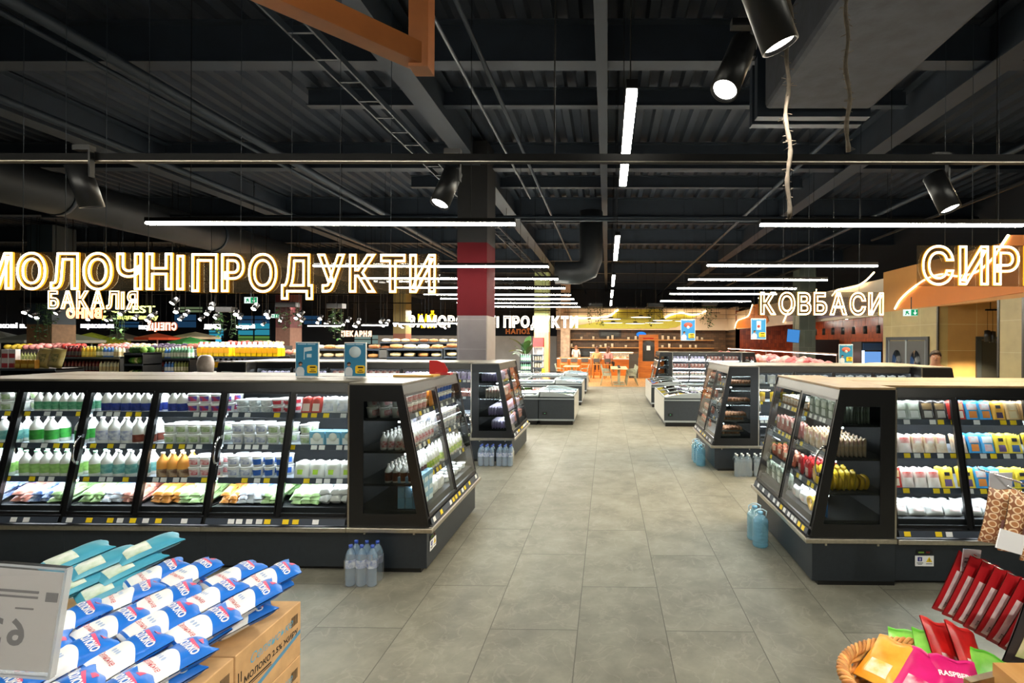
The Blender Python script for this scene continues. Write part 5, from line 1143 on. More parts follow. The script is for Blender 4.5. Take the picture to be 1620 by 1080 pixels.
p = wpt(1448, 500); exit_sign((WX - .1, p[0], p[1]), -pi / 2 + .9, 'green and white exit sign on the tan wall above the double door', .17)
for i, (x, y, L, e, c_) in enumerate(((6.2, 8.5, 6.5, 430, (1, .8, .5)), (6.2, 19.5, 8.0, 380, (1, .88, .7)))):  # tracks with strip lights added to brighten the fascia, for warm ceiling spots
    t = thing('lighting_track', f'black lighting track added to wash the {("ochre", "cream")[i]} fascia with warm light', 'lighting track', (x, y, 4.35)); obj('rail', M().box(-.02, .02, -L / 2, L / 2, 0, .04), K_blackrail, t)
    for s in (-.4, .4): obj('suspension_wire', M().tube([(0, s * L, .04), (0, s * L, ZC - 4.3)], .005, 5), K_blackrail, t)
    l = bpy.data.lights.new('track_glow', 'AREA'); l.shape = 'RECTANGLE'; l.size = .05; l.size_y = L; l.energy = e; l.color = c_; l.spread = radians(120); lo = link(bpy.data.objects.new('track_glow', l), t); lo.location = (.03, 0, -.03); lo.rotation_euler = (0, -.75 + 1.4, 0)
# meat counter under the cream fascia
K_meat = [mat('raw_meat_%d' % i, c, .35, noise=.25, scale=8) for i, c in enumerate(('c4686a', 'd98a88', 'b4484c', 'e0aaa2'))]
K_cglass = clear('counter_glass', 'eef4f4', refl=.08)
for k in range(4):
    y0 = 14.3 + 3.2 * k; t = thing('meat_counter', f'glass fronted meat counter under the cream fascia, {("nearest", "second", "third", "farthest")[k]} of four', 'counter', (5.75, y0, 0))
    obj('base', M().box(0, .95, 0, 3.18, 0, 1.06), K_panel, t, bevel=.005); obj('tray', M().box(.03, .92, .02, 3.16, 1.06, 1.16), K_white, t)
    obj('front_glass', M().box(0, .012, 0, 3.18, 1.06, 1.3), K_cglass, t); obj('lamp_rail', M().box(.8, .85, 0, 3.18, 1.62, 1.66), K_steel, t); obj('lamp_post', M().box(.82, .84, .02, .04, 1.06, 1.62).box(.82, .84, 3.14, 3.16, 1.06, 1.62), K_steel, t)
    obj('light_strip', M().box(.79, .84, .05, 3.13, 1.605, 1.62), glow('meat_light', 'ffd8d0', 14.), t)
    rn = random.Random(k)
    for i in range(7):
        for j in range(2):
            m = M(); a = rn.random() * 6; sx, sy, sz = .14 + rn.random() * .06, .17 + rn.random() * .05, .09 + rn.random() * .09
            m.grid(lambda u, v: (sx * sin(pi * v) * cos(2 * pi * u) * (1 + .15 * sin(3 * 2 * pi * u + a)), sy * sin(pi * v) * sin(2 * pi * u), sz + sz * -cos(pi * v) * (1 + .1 * sin(2 * pi * u + a))), 14, 8)
            o = obj('meat_cut', m, K_meat[rn.randrange(4)]); o.location = (5.75 + .25 + j * .4, y0 + .25 + i * .44, 1.162); tag(o, f'raw pink meat cut heaped in the {("nearest", "second", "third", "farthest")[k]} meat counter', 'meat', f'meat cuts in the {("nearest", "second", "third", "farthest")[k]} counter')
K_dktile = tile_mat('slate_tile', '566058', '414b46', .3, .6, 0, '6c746c', .3, 'XZ', .5, .006)
struct('column_slate', M().box(6.72, 7.3, 17.5, 18.1, 0, 4.6), K_dktile)
t = thing('wall_screen', 'tilted blue lit screen hanging beside the slate column', 'screen', at(1254, 542, 16.6), -.5, rot=(.12, .1, -.5)); obj('bezel', M().box(-.2, .2, -.0, .04, 0, .44), K_black, t); obj('display', M().box(-.19, .19, -.004, 0, .01, .43), glow('screen_blue', '3f7fc0', 1.2), t); obj('hanger', M().tube([(0, .02, .44), (0, .02, 1.2)], .01, 6), K_black, t)
t = thing('drinks_cooler', 'slim upright drinks cooler glowing blue behind the sausage island', 'fridge', (at(1380, 577, 14.0).x, 14.0, 0), .0)
obj('cabinet', M().box(-.3, .3, .02, .6, 0, 2.0), K_black, t, bevel=.01); obj('door_glass', M().box(-.24, .24, .0, .02, .3, 1.72), glow('cooler_glow', '6fa0e0', 1.0), t); obj('light_edge', M().box(-.28, -.22, -.004, .02, .25, 1.75), glow('cooler_edge', 'd8ecff', 3.), t); obj('top_sign', M().box(-.26, .26, -.004, .02, 1.76, 1.96), mat('cooler_sign', '27456e', .4), t); obj('handle', M().box(.2, .22, -.04, 0, .8, 1.2), K_steel, t)
for r in range(4):
    for c in range(5): WB['blue'].put(f'drink bottle inside the glowing cooler, shelf {("one", "two", "three", "four")[r]}', (at(1380, 577, 14.0).x - .18 + c * .09, 13.96, .35 + r * .34), (0, 0, 0), 'drink bottles in front of the cooler glass', (.6, .6, .75)) if 0 else None
for i, (x, y, L) in enumerate(((9.0, 16.5, 1.7), (9.0, 20.5, 1.7), (9.0, 24.5, 1.7))): led((x, y, 2.95), L, 'x', f'slim linear lamp over the rust tiled meat wall, {("nearest", "middle", "farthest")[i]}', 'lamps over the meat wall', wires=False); obj('hanger', M().box(x - .01, x + .01, y - .01, y + .01, 3.0, 3.52), K_blackrail)['kind'] = 'structure'
for k in range(9):
    pendant((8.1, 14.2 + k * .75, 2.25), 1.28, f'black can pendant over the meat counter, {(rowsn + ["eighth", "ninth"])[k]} from the tan wall', lit=(k % 4 == 0))
tag(obj('dark_cabinet', M().box(-.9, .9, -.3, .3, 0, 2.1).box(-.85, .85, -.31, -.3, .1, 1.0, 1), [K_black, K_panel], loc=(9.4, 22.5, 0), bevel=.01), 'dark oven cabinet against the rust tiled wall', 'oven')
tag(obj('hood', M().box(-.7, .7, -.4, .4, 0, .35).box(-.2, .2, -.2, .2, .35, 1.42), K_steel, loc=(9.2, 14.6, 2.1), bevel=.02), 'steel hood above the prep corner beside the drinks cooler', 'hood')
# ---------------------------------------------------------------- people
K_sk = mat('skin', 'b07a5c', .5, noise=.06, scale=30)
def skin(name, chains, mats, parent=None, sub=1, root=0):
    """chains of (point, radius) sharing points by position"""
    vs = []; rs = []; es = []; ix = {}
    for ch in chains:
        pv = None
        for p, r in ch:
            k = tuple(round(c, 3) for c in p)
            if k not in ix: ix[k] = len(vs); vs.append(p); rs.append(r)
            i = ix[k]
            if pv is not None and pv != i and (pv, i) not in es: es.append((pv, i))
            pv = i
    me = bpy.data.meshes.new(name); me.from_pydata(vs, es, []); o = link(bpy.data.objects.new(name, me), parent)
    md = o.modifiers.new('skin', 'SKIN'); md.use_smooth_shade = True
    for i, r in enumerate(rs): d = me.skin_vertices[0].data[i]; d.radius = r if isinstance(r, tuple) else (r, r); d.use_root = (i == root)
    s = o.modifiers.new('sub', 'SUBSURF'); s.levels = s.render_levels = sub + 1
    me.materials.append(mats); return o
def person(label, loc, rz, shirt, pants, hair, sit=0., h=1.0, longhair=False, lean=0.):
    t = thing('person', label, 'person', loc, rz); t.scale = (h, h, h)
    hp = .93 if not sit else sit + .08; q = lambda z: z - .93 + hp                      # pelvis height; faces -y
    ly = -lean
    hipz = hp
    def leg(s):
        if sit: return [((0, 0, hipz), (.15, .11)), ((s * .1, -.02, hipz - .02), .085), ((s * .11, -.42, hipz - .0), .065), ((s * .11, -.40, hipz - .44), .042), ((s * .11, -.42, hipz - .5), .038), ((s * .11, -.56, hipz - .51), .032)]
        return [((0, 0, hipz), (.15, .11)), ((s * .09, 0, hipz - .08), .088), ((s * .10, -.01, .49), .06), ((s * .10, .01, .09), .04), ((s * .10, .0, .045), .04), ((s * .10, -.15, .035), .033)]
    def arm(s, r=1.): return [((0, ly * .9, q(1.43)), (.13 * r, .095 * r)), ((s * .18, ly * .9, q(1.425)), .06 * r), ((s * .235, ly * .8 - .02, q(1.13)), .044 * r), ((s * .2, ly - .20, q(1.0)), .034 * r), ((s * .17, ly - .29, q(.99)), .026 * r)]
    def trunk(r=1.): return [((0, 0, hipz), (.15 * r, .11 * r)), ((0, ly * .4, q(1.13)), (.135 * r, .10 * r)), ((0, ly * .9, q(1.43)), (.13 * r, .095 * r)), ((0, ly, q(1.51)), .062)]
    hy = ly - .02; head = [((0, ly, q(1.51)), .062), ((0, hy, q(1.575)), (.074, .088)), ((0, hy, q(1.66)), (.088, .108)), ((0, hy + .005, q(1.745)), (.07, .086))]
    ch = [trunk() + head[1:], leg(-1), leg(1), arm(-1), arm(1)]
    for s in (-1, 1):
        w_ = Vector((s * .17, ly - .29, q(.99)))
        for k in range(4): ch.append([(tuple(w_), .026), (tuple(w_ + Vector((s * (-.02 + .016 * k), -.055, -.01))), .010), (tuple(w_ + Vector((s * (-.022 + .017 * k), -.10 + .01 * abs(k - 1.3), -.035))), .008)])
        ch.append([(tuple(w_), .026), (tuple(w_ + Vector((-s * .04, -.03, .0))), .011), (tuple(w_ + Vector((-s * .05, -.065, -.012))), .009)])
    skin('body', ch, K_sk, t)
    skin('shirt', [[((0, 0, hipz - .10), (.19, .155)), ((0, ly * .4, q(1.13)), (.158, .125)), ((0, ly * .9, q(1.43)), (.15, .118)), ((0, ly * .98, q(1.495)), (.085, .085))]] + [[(p, (r if not isinstance(r, tuple) else r[0]) * 1.22) for p, r in arm(s)[1:3]] for s in (-1, 1)] + [[((0, ly * .9, q(1.43)), (.15, .118)), (arm(s)[1][0], .073)] for s in (-1, 1)], shirt, t)
    skin('trousers', [[((0, 0, hipz + .08), (.165, .13)), ((0, 0, hipz - .06), (.175, .14))] + [(p, (r if not isinstance(r, tuple) else r[0]) * 1.2) for p, r in leg(s)[1:4]] for s in (-1, 1)], pants, t)
    m = M(); cz = q(1.70); top = lambda u, v: None
    m.grid(lambda u, v: ((.096 + .003 * sin(18 * u * pi)) * sin(pi * .56 * v + .01) * cos(2 * pi * u), hy + .012 + .112 * sin(pi * .56 * v + .01) * sin(2 * pi * u), cz - .012 + .112 * cos(pi * .56 * v + .01) + (.07 * v * v * max(0, -sin(2 * pi * u)) if True else 0)), 20, 9)
    if longhair: m.grid(lambda u, v: ((.095 - .02 * v) * cos(pi * u), hy + .03 + .085 * sin(pi * u), cz - .02 - .26 * v), 12, 6)
    obj('hair', m, hair, t)
    for s in (-1, 1):
        obj('eye', M().lathe([(0, -.011), (.008, -.008), (.011, 0), (.008, .008), (0, .011)], 10), plain('efe9e4', 'eye_white'), t, (s * .032, hy - .079, q(1.672)))
        obj('pupil', M().lathe([(0, -.005), (.0055, 0), (0, .005)], 8), K_black, t, (s * .032, hy - .089, q(1.672)))
        obj('ear', M().lathe([(0, -.028), (.012, -.018), (.014, .01), (0, .03)], 8, sx=.5), K_sk, t, (s * .088, hy + .005, q(1.66)))
        obj('brow', M().box(-.018, .018, -.004, .004, -.003, .003), hair, t, (s * .032, hy - .093, q(1.695)))
    obj('nose', M().lathe([(0, .026), (.006, .018), (.016, -.012), (.01, -.02), (0, -.022)], 8), K_sk, t, (0, hy - .1, q(1.645)))
    obj('mouth', M().box(-.024, .024, -.004, .004, -.005, .004), plain('8a4a44', 'lips'), t, (0, hy - .089, q(1.603)))
    return t
hb, hd = mat('brown_hair', '2b1d16', .6), mat('auburn_hair', '5a3420', .6)
person('man in a blue shirt standing beyond the end of the sausage island', (at(1480, 565, 9.75).x, 9.75, 0), -.5, mat('blue_shirt', '3c4a72', .7), plain('22252e'), hb, h=1.02)
# ---------------------------------------------------------------- columns
K_red = mat('dark_red_column_paint', '4e0f16', .85, noise=.04, scale=3, spec=.15); K_redb = mat('column_paint_black', '121214', .7); K_gtile = tile_mat('grey_column_tile', '6f686a', '777072', .6, .6, 0, '8c8688', .45, 'XZ', .0, .005); K_pale = mat('pale_column_side', '8f8580', .5, noise=.05, scale=4)
def column(name, x0, x1, y0, y1, zc, zt, top, bot, zend=6.0):
    o = struct(name, M().box(x0, x1, y0, y1, 0, zc), bot); obj('upper_column', M().box(x0, x1, y0, y1, zc, zt), top, o)
    if zt < zend: obj('column_head', M().box(x0, x1, y0, y1, zt, zend), K_redb, o)
    return o
c = at(723, 500, 10.); d = at(770, 500, 10.)
column('column_red', c.x, d.x, 10.0, 10.72, 2.475, 3.95, K_red, K_gtile)
obj('corner_guard', M().box(d.x - .01, d.x + .012, 9.988, 10.73, .0, 2.475), K_pale)['kind'] = 'structure'
c = at(436, 520, 20.5); column('column_red', c.x, c.x + .6, 20.5, 21.3, 2.475, 4.4, mat('dark_red_column', '4a161c', .6), mat('brown_column_tile', '6a4a3c', .6, noise=.1))
c = at(845, 525, 26.2); d = at(868, 525, 26.2); column('column_green', c.x, d.x, 26.2, 26.9, 2.45, 5.6, mat('sage_column_paint', 'a9c08a', .6), K_oakz)
c = at(42, 517, 17.4); d = at(82, 517, 17.4); column('column_brown', c.x, d.x, 17.4, 18.2, 2.48, 6.0, mat('slate_blue_column', '2b3a44', .6), mat('brown_board_column', '7a5d40', .6, noise=.15))
c = at(622, 520, 24); column('column_brown', c.x, c.x + .6, 24, 24.7, 2.3, 5.6, mat('olive_column', '6e6238', .6), mat('rust_column', '5e3524', .6))
c = at(887, 520, 30.2); column('column_stone', c.x, c.x + .55, 30.2, 30.8, 2.9, 5.6, mat('stone_column', 'b09a86', .6, noise=.2, scale=6), mat('stone_column', 'b09a86', .6))
# ---------------------------------------------------------------- cafe at the far end of the aisle
K_lime = mat('lime_fascia', 'c3c552', .6, noise=.04); K_brown = tile_mat('brown_cafe_tile', '6a5038', '4d3a2a', .3, .15, 0, '352a20', .5, 'XZ', .5, .006)
struct('wall_cafe', M().box(-3.2, 7.5, 31.6, 31.8, 0, 2.75), K_brown); struct('wall_cafe_fascia', M().box(-3.2, 7.5, 31.0, 31.2, 2.7, 4.05), K_cream)
struct('wall_cafe_side', M().box(7.5, 7.7, 29.0, 31.8, 0, 2.75), K_brown); struct('wall_cafe_fascia', M().box(7.48, 7.7, 29.2, 31.2, 2.7, 4.05), K_cream)
struct('wall_partition', M().box(-15, -3.3, 32.4, 32.6, 0, 2.3), mat('grey_partition_wall', '6d7070', .7, noise=.15, scale=1))
struct('ceiling_cafe', M().box(-3.2, 7.5, 30.9, 32, 4.05, 4.12), K_ceil)
lz = lambda px, py, Y=30.97: at(px, py, Y)
def flatboard(pts, m, label, Y, th=.03):
    P_ = [at(a, b, Y) for a, b in pts]; return tag(obj('fascia_board', M().prism([(p.x, p.z) for p in P_], 'y', Y, Y + th), m), label, 'wall panel')
flatboard([(890, 519), (964, 506), (977, 490), (1046, 489), (1052, 505), (1064, 497), (1108, 497), (1070, 518), (1040, 520)], K_lime, 'lime green wave board on the cafe fascia', 30.95)
flatboard([(950, 520), (970, 506), (1040, 506), (1060, 520)], K_lime, 'lower lime green board on the cafe fascia', 30.9)
def cafe_neon(px, label): tag(obj('neon_line', M().tube([at(a, b, 30.86) for a, b in smooth(px)], .05, 8), K_warmneon), label, 'neon line')
cafe_neon([(905, 503), (940, 503), (960, 501), (970, 496), (978, 490)], 'neon line rising along the lime board, column side of the cafe')
cafe_neon([(1052, 503), (1062, 498), (1078, 495), (1092, 498), (1106, 497), (1118, 492)], 'neon line curving over the lime board near the hanging promotion board')
t = thing('cafe_counter', 'long amber wood fronted cafe counter under the lime fascia', 'counter', (-2.9, 28.7, 0)); obj('front', M().box(0, 4.5, 0, .08, 0, .95), K_orangewood, t); obj('body', M().box(.02, 4.48, .08, .8, 0, .95), K_dframe, t); obj('counter_top', M().box(-.02, 4.52, -.04, .84, .95, .99), K_white, t); obj('display_glass', M().box(1.9, 4.4, .0, .5, .99, 1.35), clear('display_glass2', 'eef2f0', diff='e8dccc', amount=.25), t); obj('light_strip', M().box(1.9, 4.4, .05, .08, 1.33, 1.35), glow('pastry_light', 'ffe2b8', 16.), t)
K_past = [mat('pastry_%d' % i, c, .6, noise=.2) for i, c in enumerate(('d9a868', 'efe0c8', 'b0703a'))]
for i in range(16):
    m = M().lathe([(0, 0), (.08, 0), (.1, .04), (.07, .09), (0, .1)], 10); o = obj('pastry', m, K_past[i % 3]); o.location = (-.85 + .145 * i, 28.88 + .17 * (i % 2), 1.0); tag(o, f'{("golden", "cream", "brown")[i % 3]} pastry in the glass display on the cafe counter', 'pastry', f'{("golden", "cream", "brown")[i % 3]} pastries on the cafe counter')
t = thing('bar_table', 'long narrow high bar table with wooden legs before the cafe counter', 'table', (-2.6, 26.9, 0)); obj('table_top', M().box(0, 2.6, 0, .4, 1.06, 1.1), K_oak, t)
for i in range(4): obj('leg', M().box(.04 + i * .83, .09 + i * .83, .05, .1, 0, 1.06), K_oakz, t); obj('leg', M().box(.04 + i * .83, .09 + i * .83, .3, .35, 0, 1.06), K_oakz, t)
def stool_kit():
    legs = [('leg', M().beam((a * .19, b * .19, 0), (a * .16, b * .16, .72), .04, .04).mesh('leg', K_orangewood)) for a in (-1, 1) for b in (-1, 1)]
    return Kit('bar_stool', 'stool', legs + [('seat', M().box(-.2, .2, -.2, .2, .72, .77).mesh('seat', K_oak, .01)), ('backrest', M().box(-.2, .2, -.2, -.17, .86, 1.06).mesh('backrest', mat('grey_stool_pad', '4c4642', .7), .01)), ('back_post', M().box(-.19, -.16, -.2, -.17, .77, 1.06).mesh('back_post', K_orangewood)), ('back_post', M().box(.16, .19, -.2, -.17, .77, 1.06).mesh('back_post', K_orangewood)), ('footrest', M().box(-.18, .18, -.19, -.16, .3, .33).mesh('footrest', K_orangewood))])
ST = stool_kit(); sx_ = (-2.3, -1.75, -1.2, -.55, .02)
for i, x in enumerate(sx_): ST.put(f'wooden bar stool with grey backrest, {rowsn[i]} from the column side at the cafe bar', (x, 26.6, 0), (0, 0, .05 * (-1) ** i))
person('person in a tan shirt sitting on a bar stool seen from behind', (-.55, 26.55, 0), pi, mat('tan_shirt', 'c9a068', .8), plain('2c2a30'), hd, sit=.76)
person('long haired person in a pink top sitting at the end of the cafe bar', (.05, 26.6, 0), pi - .5, mat('pink_top', 'c98a84', .8), plain('2a2c34'), hd, sit=.76, longhair=True)
person('person in a white top standing behind the cafe counter', (-1.9, 30.2, 0), .2, mat('white_top', 'd8d0cc', .8), plain('2a2c34'), hb)
K_chair = mat('sage_chair_metal', '9aa089', .45); K_tt = mat('pale_oak_top', 'c9b184', .4, noise=.1, scale=6)
def chair_kit():
    ps = [('seat', M().box(-.2, .2, -.2, .2, .43, .45).mesh('seat', K_chair, .006))]
    for k in range(4): ps.append(('back_slat', M().box(-.2, .2, .19 + .02 * k, .205 + .02 * k, .53 + .085 * k, .585 + .085 * k).mesh('back_slat', K_chair, .004)))
    for a in (-1, 1):
        ps.append(('side_frame', M().tube([(a * .22, -.24, 0), (a * .22, -.14, .62), (a * .22, .2, .64)], .014, 8).mesh('side_frame', K_chair))); ps.append(('leg', M().tube([(a * .22, .28, 0), (a * .2, .16, .45), (a * .2, .27, .86)], .014, 8).mesh('leg', K_chair)))
    return Kit('cafe_chair', 'chair', ps)
CH_ = chair_kit()
def ctable(x, y, label): 
    t = thing('cafe_table', label, 'table', (x, y, 0)); obj('table_top', M().box(-.38, .38, -.6, .6, .72, .75), K_tt, t, bevel=.004); obj('pedestal', M().box(-.05, .05, -.05, .05, .03, .72), K_chair, t); obj('foot', M().box(-.25, .25, -.25, .25, 0, .03), K_chair, t, bevel=.006)
    obj('menu_block', M().box(-.05, .05, -.08, .02, .75, .82), K_dframe, t) if 0 else None
for i, y in enumerate((22.7, 24.0)):
    ctable(.55, y, f'pale topped cafe table in the aisle axis, {("nearer", "farther")[i]} of two in line')
    for k in range(2):
        for s in (-1, 1): CH_.put(f'sage slatted metal chair on the {("column", "wall")[s > 0]} side of the {("nearer", "farther")[i]} cafe table, {("first", "second")[k]} along', (.55 + s * .56, y - .28 + .56 * k, 0), (0, 0, -s * pi / 2))
    tag(obj('napkin_box', M().box(-.06, .06, -.06, .06, 0, .07), K_dframe, loc=(.55, y + .1, .751), bevel=.005), f'dark napkin box on the {("nearer", "farther")[i]} cafe table', 'napkin box')
ctable(-1.75, 24.6, 'pale topped cafe table beyond the farthest chest freezer'); CH_.put('sage slatted chair at the table beyond the farthest chest freezer', (-2.3, 24.6, 0), (0, 0, pi / 2)); CH_.put('sage slatted chair on the aisle side of the table beyond the freezers', (-1.15, 24.5, 0), (0, 0, -pi / 2))
t = thing('kiosk', 'amber wooden kiosk front with arched window and red heading', 'kiosk', (1.72, 27.0, 0)); m = M(); ar = [(.35 + .3 * cos(a), 1.55 + .3 * sin(a)) for a in [pi * i / 12 for i in range(13)]]
m.box(0, .2, 0, .1, 0, 2.35).box(.85, 1.05, 0, .1, 0, 2.35).box(.2, .85, 0, .1, 2.05, 2.35).box(.2, .85, 0, .1, 0, .9); obj('front', m, K_orangewood, t); obj('arch_window', M().prism([(.2, .9), (.85, .9), (.85, 1.7)] + [(.525 + .325 * cos(a), 1.7 + .325 * sin(a)) for a in [pi * i / 12 for i in range(13)]] + [(.2, 1.7)], 'y', .05, .07), mat('kiosk_glass', '3a3a38', .2), t); obj('red_heading', onface(text_m('...', .1), Matrix.Translation((.52, -.002, 2.1)) @ Matrix.Rotation(pi / 2, 4, 'X')) if 0 else M().box(.22, .8, -.004, 0, 2.12, 2.18), glow('red_heading', 'c0301c', 1.), t); obj('notice', M().box(.42, .62, .04, .05, 1.5, 1.75), K_tagw, t)
tag(obj('partition', M().box(0, .5, 0, .06, 0, 1.3), mat('grey_partition', '4a4640', .7), loc=(1.18, 26.9, 0)), 'grey partition standing beside the amber kiosk', 'partition')
# hanging mesh canopy, disc lamps and ivy
t = thing('mesh_canopy', 'black wire mesh canopy hanging before the lime fascia', 'canopy', (-2.5, 25.2, 3.15)); m = M()
for i in range(22): m.beam((i * .5, 0, 0), (i * .5, 0, .6), .014, .014, up=(0, 1, 0)); m.beam((i * .5, 0, .6), (i * .5, 2, .6), .014, .014)
for z in (0, .2, .6): m.beam((0, 0, z), (10.5, 0, z), .014, .014)
for k in range(5): m.beam((0, k * .5, .6), (10.5, k * .5, .6), .014, .014)
obj('wire_grid', m, K_black, t)
for x in (.5, 5, 10): obj('suspension_wire', M().tube([(x, .5, .6), (x, .5, ZC - 3.1)], .006, 5), K_black, t)
for i, (px, py, Y) in enumerate(((966, 505, 24), (970, 511, 26), (1014, 502, 24.5), (1005, 512, 25.5), (1048, 507, 25), (1035, 511, 27), (1083, 508, 26))):
    p = at(px, py, Y); t = thing('disc_lamp', f'flat black disc pendant lamp under the mesh canopy, {rowsn[i]} from the column side', 'lamp', p); obj('shade', M().lathe([(0, .1), (.1, .1), (.12, .05), (.55, .02), (.55, 0), (0, 0)], 28), K_black, t); obj('diffuser', M().lathe([(0, -.004), (.5, -.004)], 24), glow('disc_glow', 'ffe8c0', 5.), t); obj('rod', M().tube([(0, 0, .1), (0, 0, ZC - p.z)], .008, 6), K_black, t)
K_leaf = [mat('ivy_leaf_%d' % i, c, .6) for i, c in enumerate(('2f4a26', '446a34', '1f3a20'))]
def ivy(px, py, Y, wd, ht, label, sd, n=150):
    p = at(px, py, Y); rn = random.Random(sd); t = thing('hanging_ivy', label, 'plant', p); m = M(); s = M()
    for k in range(9):
        x = rn.uniform(-wd, wd); y = rn.uniform(-.2, .2); L = ht * rn.uniform(.5, 1.); s.tube([(x, y, 0), (x + rn.uniform(-.06, .06), y, -L * .5), (x + rn.uniform(-.1, .1), y, -L)], .006, 5)
        for q in range(n // 9):
            z = -L * rn.random(); a = rn.random() * 6.3; r = .05 + rn.random() * .04; c = Vector((x + rn.uniform(-.1, .1), y + rn.uniform(-.1, .1), z)); u = Vector((cos(a), sin(a), rn.uniform(-.8, .1))).normalized(); v = u.cross(Vector((0, 0, 1))).normalized()
            m.add([c, c + u * r + v * r * .6, c + u * r * 2.1, c + u * r - v * r * .6], [(0, 1, 2, 3)], rn.randrange(3))
    obj('leaves', m, K_leaf, t); obj('stems', s, K_leaf[2], t); obj('pot', M().box(-wd, wd, -.15, .15, 0, .18), K_black, t); obj('hanger', M().tube([(0, 0, .18), (0, 0, ZC - p.z + .05)], .008, 6), K_black, t)
for i, (a, b, Y, w_, h_, l) in enumerate(((942, 486, 24.5, .35, 1.0, 'ivy trailing from the mesh canopy beside the frozen food sign'), (1037, 486, 24.5, .4, .9, 'ivy trailing from the middle of the mesh canopy'), (1122, 484, 24, .35, 1.1, 'ivy trailing beside the hanging promotion boards'), (532, 488, 19, .3, 1.2, 'ivy hanging near the dark red far column over the bread racks'), (455, 486, 19.5, .4, .9, 'ivy hanging in front of the dark red far column'), (186, 492, 17, .35, 1.2, 'ivy hanging under the grocery sign'), (62, 480, 17, .5, 1.3, 'ivy hanging in front of the brown board column'), (358, 494, 18, .3, 1.0, 'ivy hanging between the white lit words over the oil jugs'))): ivy(a, b, Y, w_, h_, 'dark green ' + l, i)
for i, (px, py, Y, s) in enumerate(((1015, 529, 31.2, .5),)):
    p = at(px, py, Y); tag(obj('blue_sign', M().lathe([(0, 0), (s * .33, 0), (s * .33, .05), (0, .05)], 20, mx=Matrix.Rotation(pi / 2, 4, 'X'), sx=1.9), glow('blue_sign', '2f7fd8', 1.3), loc=(p.x, 31.55, p.z)), 'small oval blue lit sign on the brown cafe wall', 'sign')
for i, (px, w_, h_, Y, c, nm, lb) in enumerate(((930, 1.2, .55, 31.5, '121214', 'coffee_machine', 'dark coffee machine on the cafe back shelf'), (840, .9, .5, 31.5, 'b8a890', 'menu_panel', ''), (965, 1.4, .55, 31.5, '17181a', 'menu_screen', 'black menu screen on the brown cafe wall'))):
    if lb: p = at(px, 552 if i == 0 else 534, Y); tag(obj(nm, M().box(-w_ / 2, w_ / 2, -.2 if i == 0 else -.05, 0, 0, h_).box(-w_ * .4, w_ * .4, -.21 if i == 0 else -.06, -.05, h_ * .2, h_ * .7, 1), [plain(c), K_dframe], loc=(p.x, 31.55 if i else 31.5, p.z if i else .956), bevel=.01), lb, {'coffee_machine': 'coffee machine', 'menu_screen': 'screen'}[nm])
t = thing('back_shelf', 'long back shelf along the brown cafe wall with cups and boxes', 'shelf', (-2.8, 31.1, 0)); obj('cabinet', M().box(0, 9.5, 0, .45, 0, .95), K_orangewood, t); obj('shelf_board', M().box(0, 9.5, .15, .45, 1.55, 1.6), K_oak, t); obj('shelf_board', M().box(0, 9.5, .15, .45, 2.05, 2.1), K_oak, t)
rn = random.Random(5); CUP = Kit('jar', 'jar', [('lid', M().lathe([(.08, .2), (.08, .23), (0, .23)], 10).mesh('lid', K_black))], M().lathe([(0, 0), (.075, 0), (.075, .2), (0, .2)], 12).mesh('jar', plain('d8cbb4')))
for r, z in enumerate((.95, 1.6, 2.1)):
    for i in range(22):
        if rn.random() < .4: continue
        CUP.put(f'pale jar with black lid on the {("cabinet top", "lower board", "upper board")[r]} of the cafe back shelf', (-2.6 + i * .43 + rn.uniform(-.1, .1), 31.38, z + .001), (0, 0, 0), 'jars on the cafe back shelf', (1, 1, rn.uniform(.7, 1.4)))
# ---------------------------------------------------------------- drinks, plant and shelf stands between column and cafe
p = at(808, 560, 19.2); t = thing('potted_plant', 'broad leaved banana plant standing beyond the chest freezers beside the red column', 'plant', (p.x, 22.6, 0)); m = M(); rn = random.Random(3)
for k in range(13):
    a = k * 2.4; L = .75 + rn.random() * .5; el = .35 + rn.random() * .9; base = Vector((.04 * cos(a), .04 * sin(a), 1.0 + .05 * k)); u = Vector((cos(a) * cos(el), sin(a) * cos(el), sin(el))); v = u.cross(Vector((0, 0, 1))).normalized()
    m.grid(lambda s, q: tuple(base + u * L * s + Vector((0, 0, -.35 * s * s * L)) + v * (q - .5) * .34 * sin(pi * min(1, s * .93 + .05)) + Vector((0, 0, .05 * abs(q - .5)))), 10, 4, rn.randrange(3))
obj('leaves', m, K_leaf, t); obj('trunk', M().tube([(0, 0, .4), (.02, 0, 1.7)], .05, 8), K_leaf[1], t); obj('pot', M().lathe([(0, 0), (.22, 0), (.28, .5), (0, .5)], 18), K_white, t)
def shelves(label, x0, x1, y, d, zs, m, back=True, ht=None, name='shelf_stand', rail=None):
    t = thing(name, label, 'shelf', (x0, y, 0)); W = x1 - x0; ht = ht or zs[-1] + .3
    for z in zs: s = obj('shelf', M().box(0, W, 0, d, z - .03, z), m, t); obj('price_rail', M().box(0, W, -.012, 0, z - .045, z + .005), rail or K_rail, t)
    for x in (0, W - .03): obj('side_panel', M().box(x, x + .03, 0, d, 0, ht), m, t)
    if back: obj('back_panel', M().box(0, W, d, d + .02, 0, ht), m, t)
    return t
a, b = at(843, 570, 21.0), at(859, 570, 21.0); shelves('red topped stand with white shelves before the sage green column', a.x, b.x, 21.0, .4, (.5, .85, 1.15, 1.4), K_white); tag(obj('red_hood', M().prism([(0, 0), (.4, 0), (.4, .4), (.12, .4)], 'x', 0, b.x - a.x), plain('b02426', 'red_hood'), loc=(a.x, 21.0, 1.72)), 'red hood on top of the white shelf stand', 'hood')
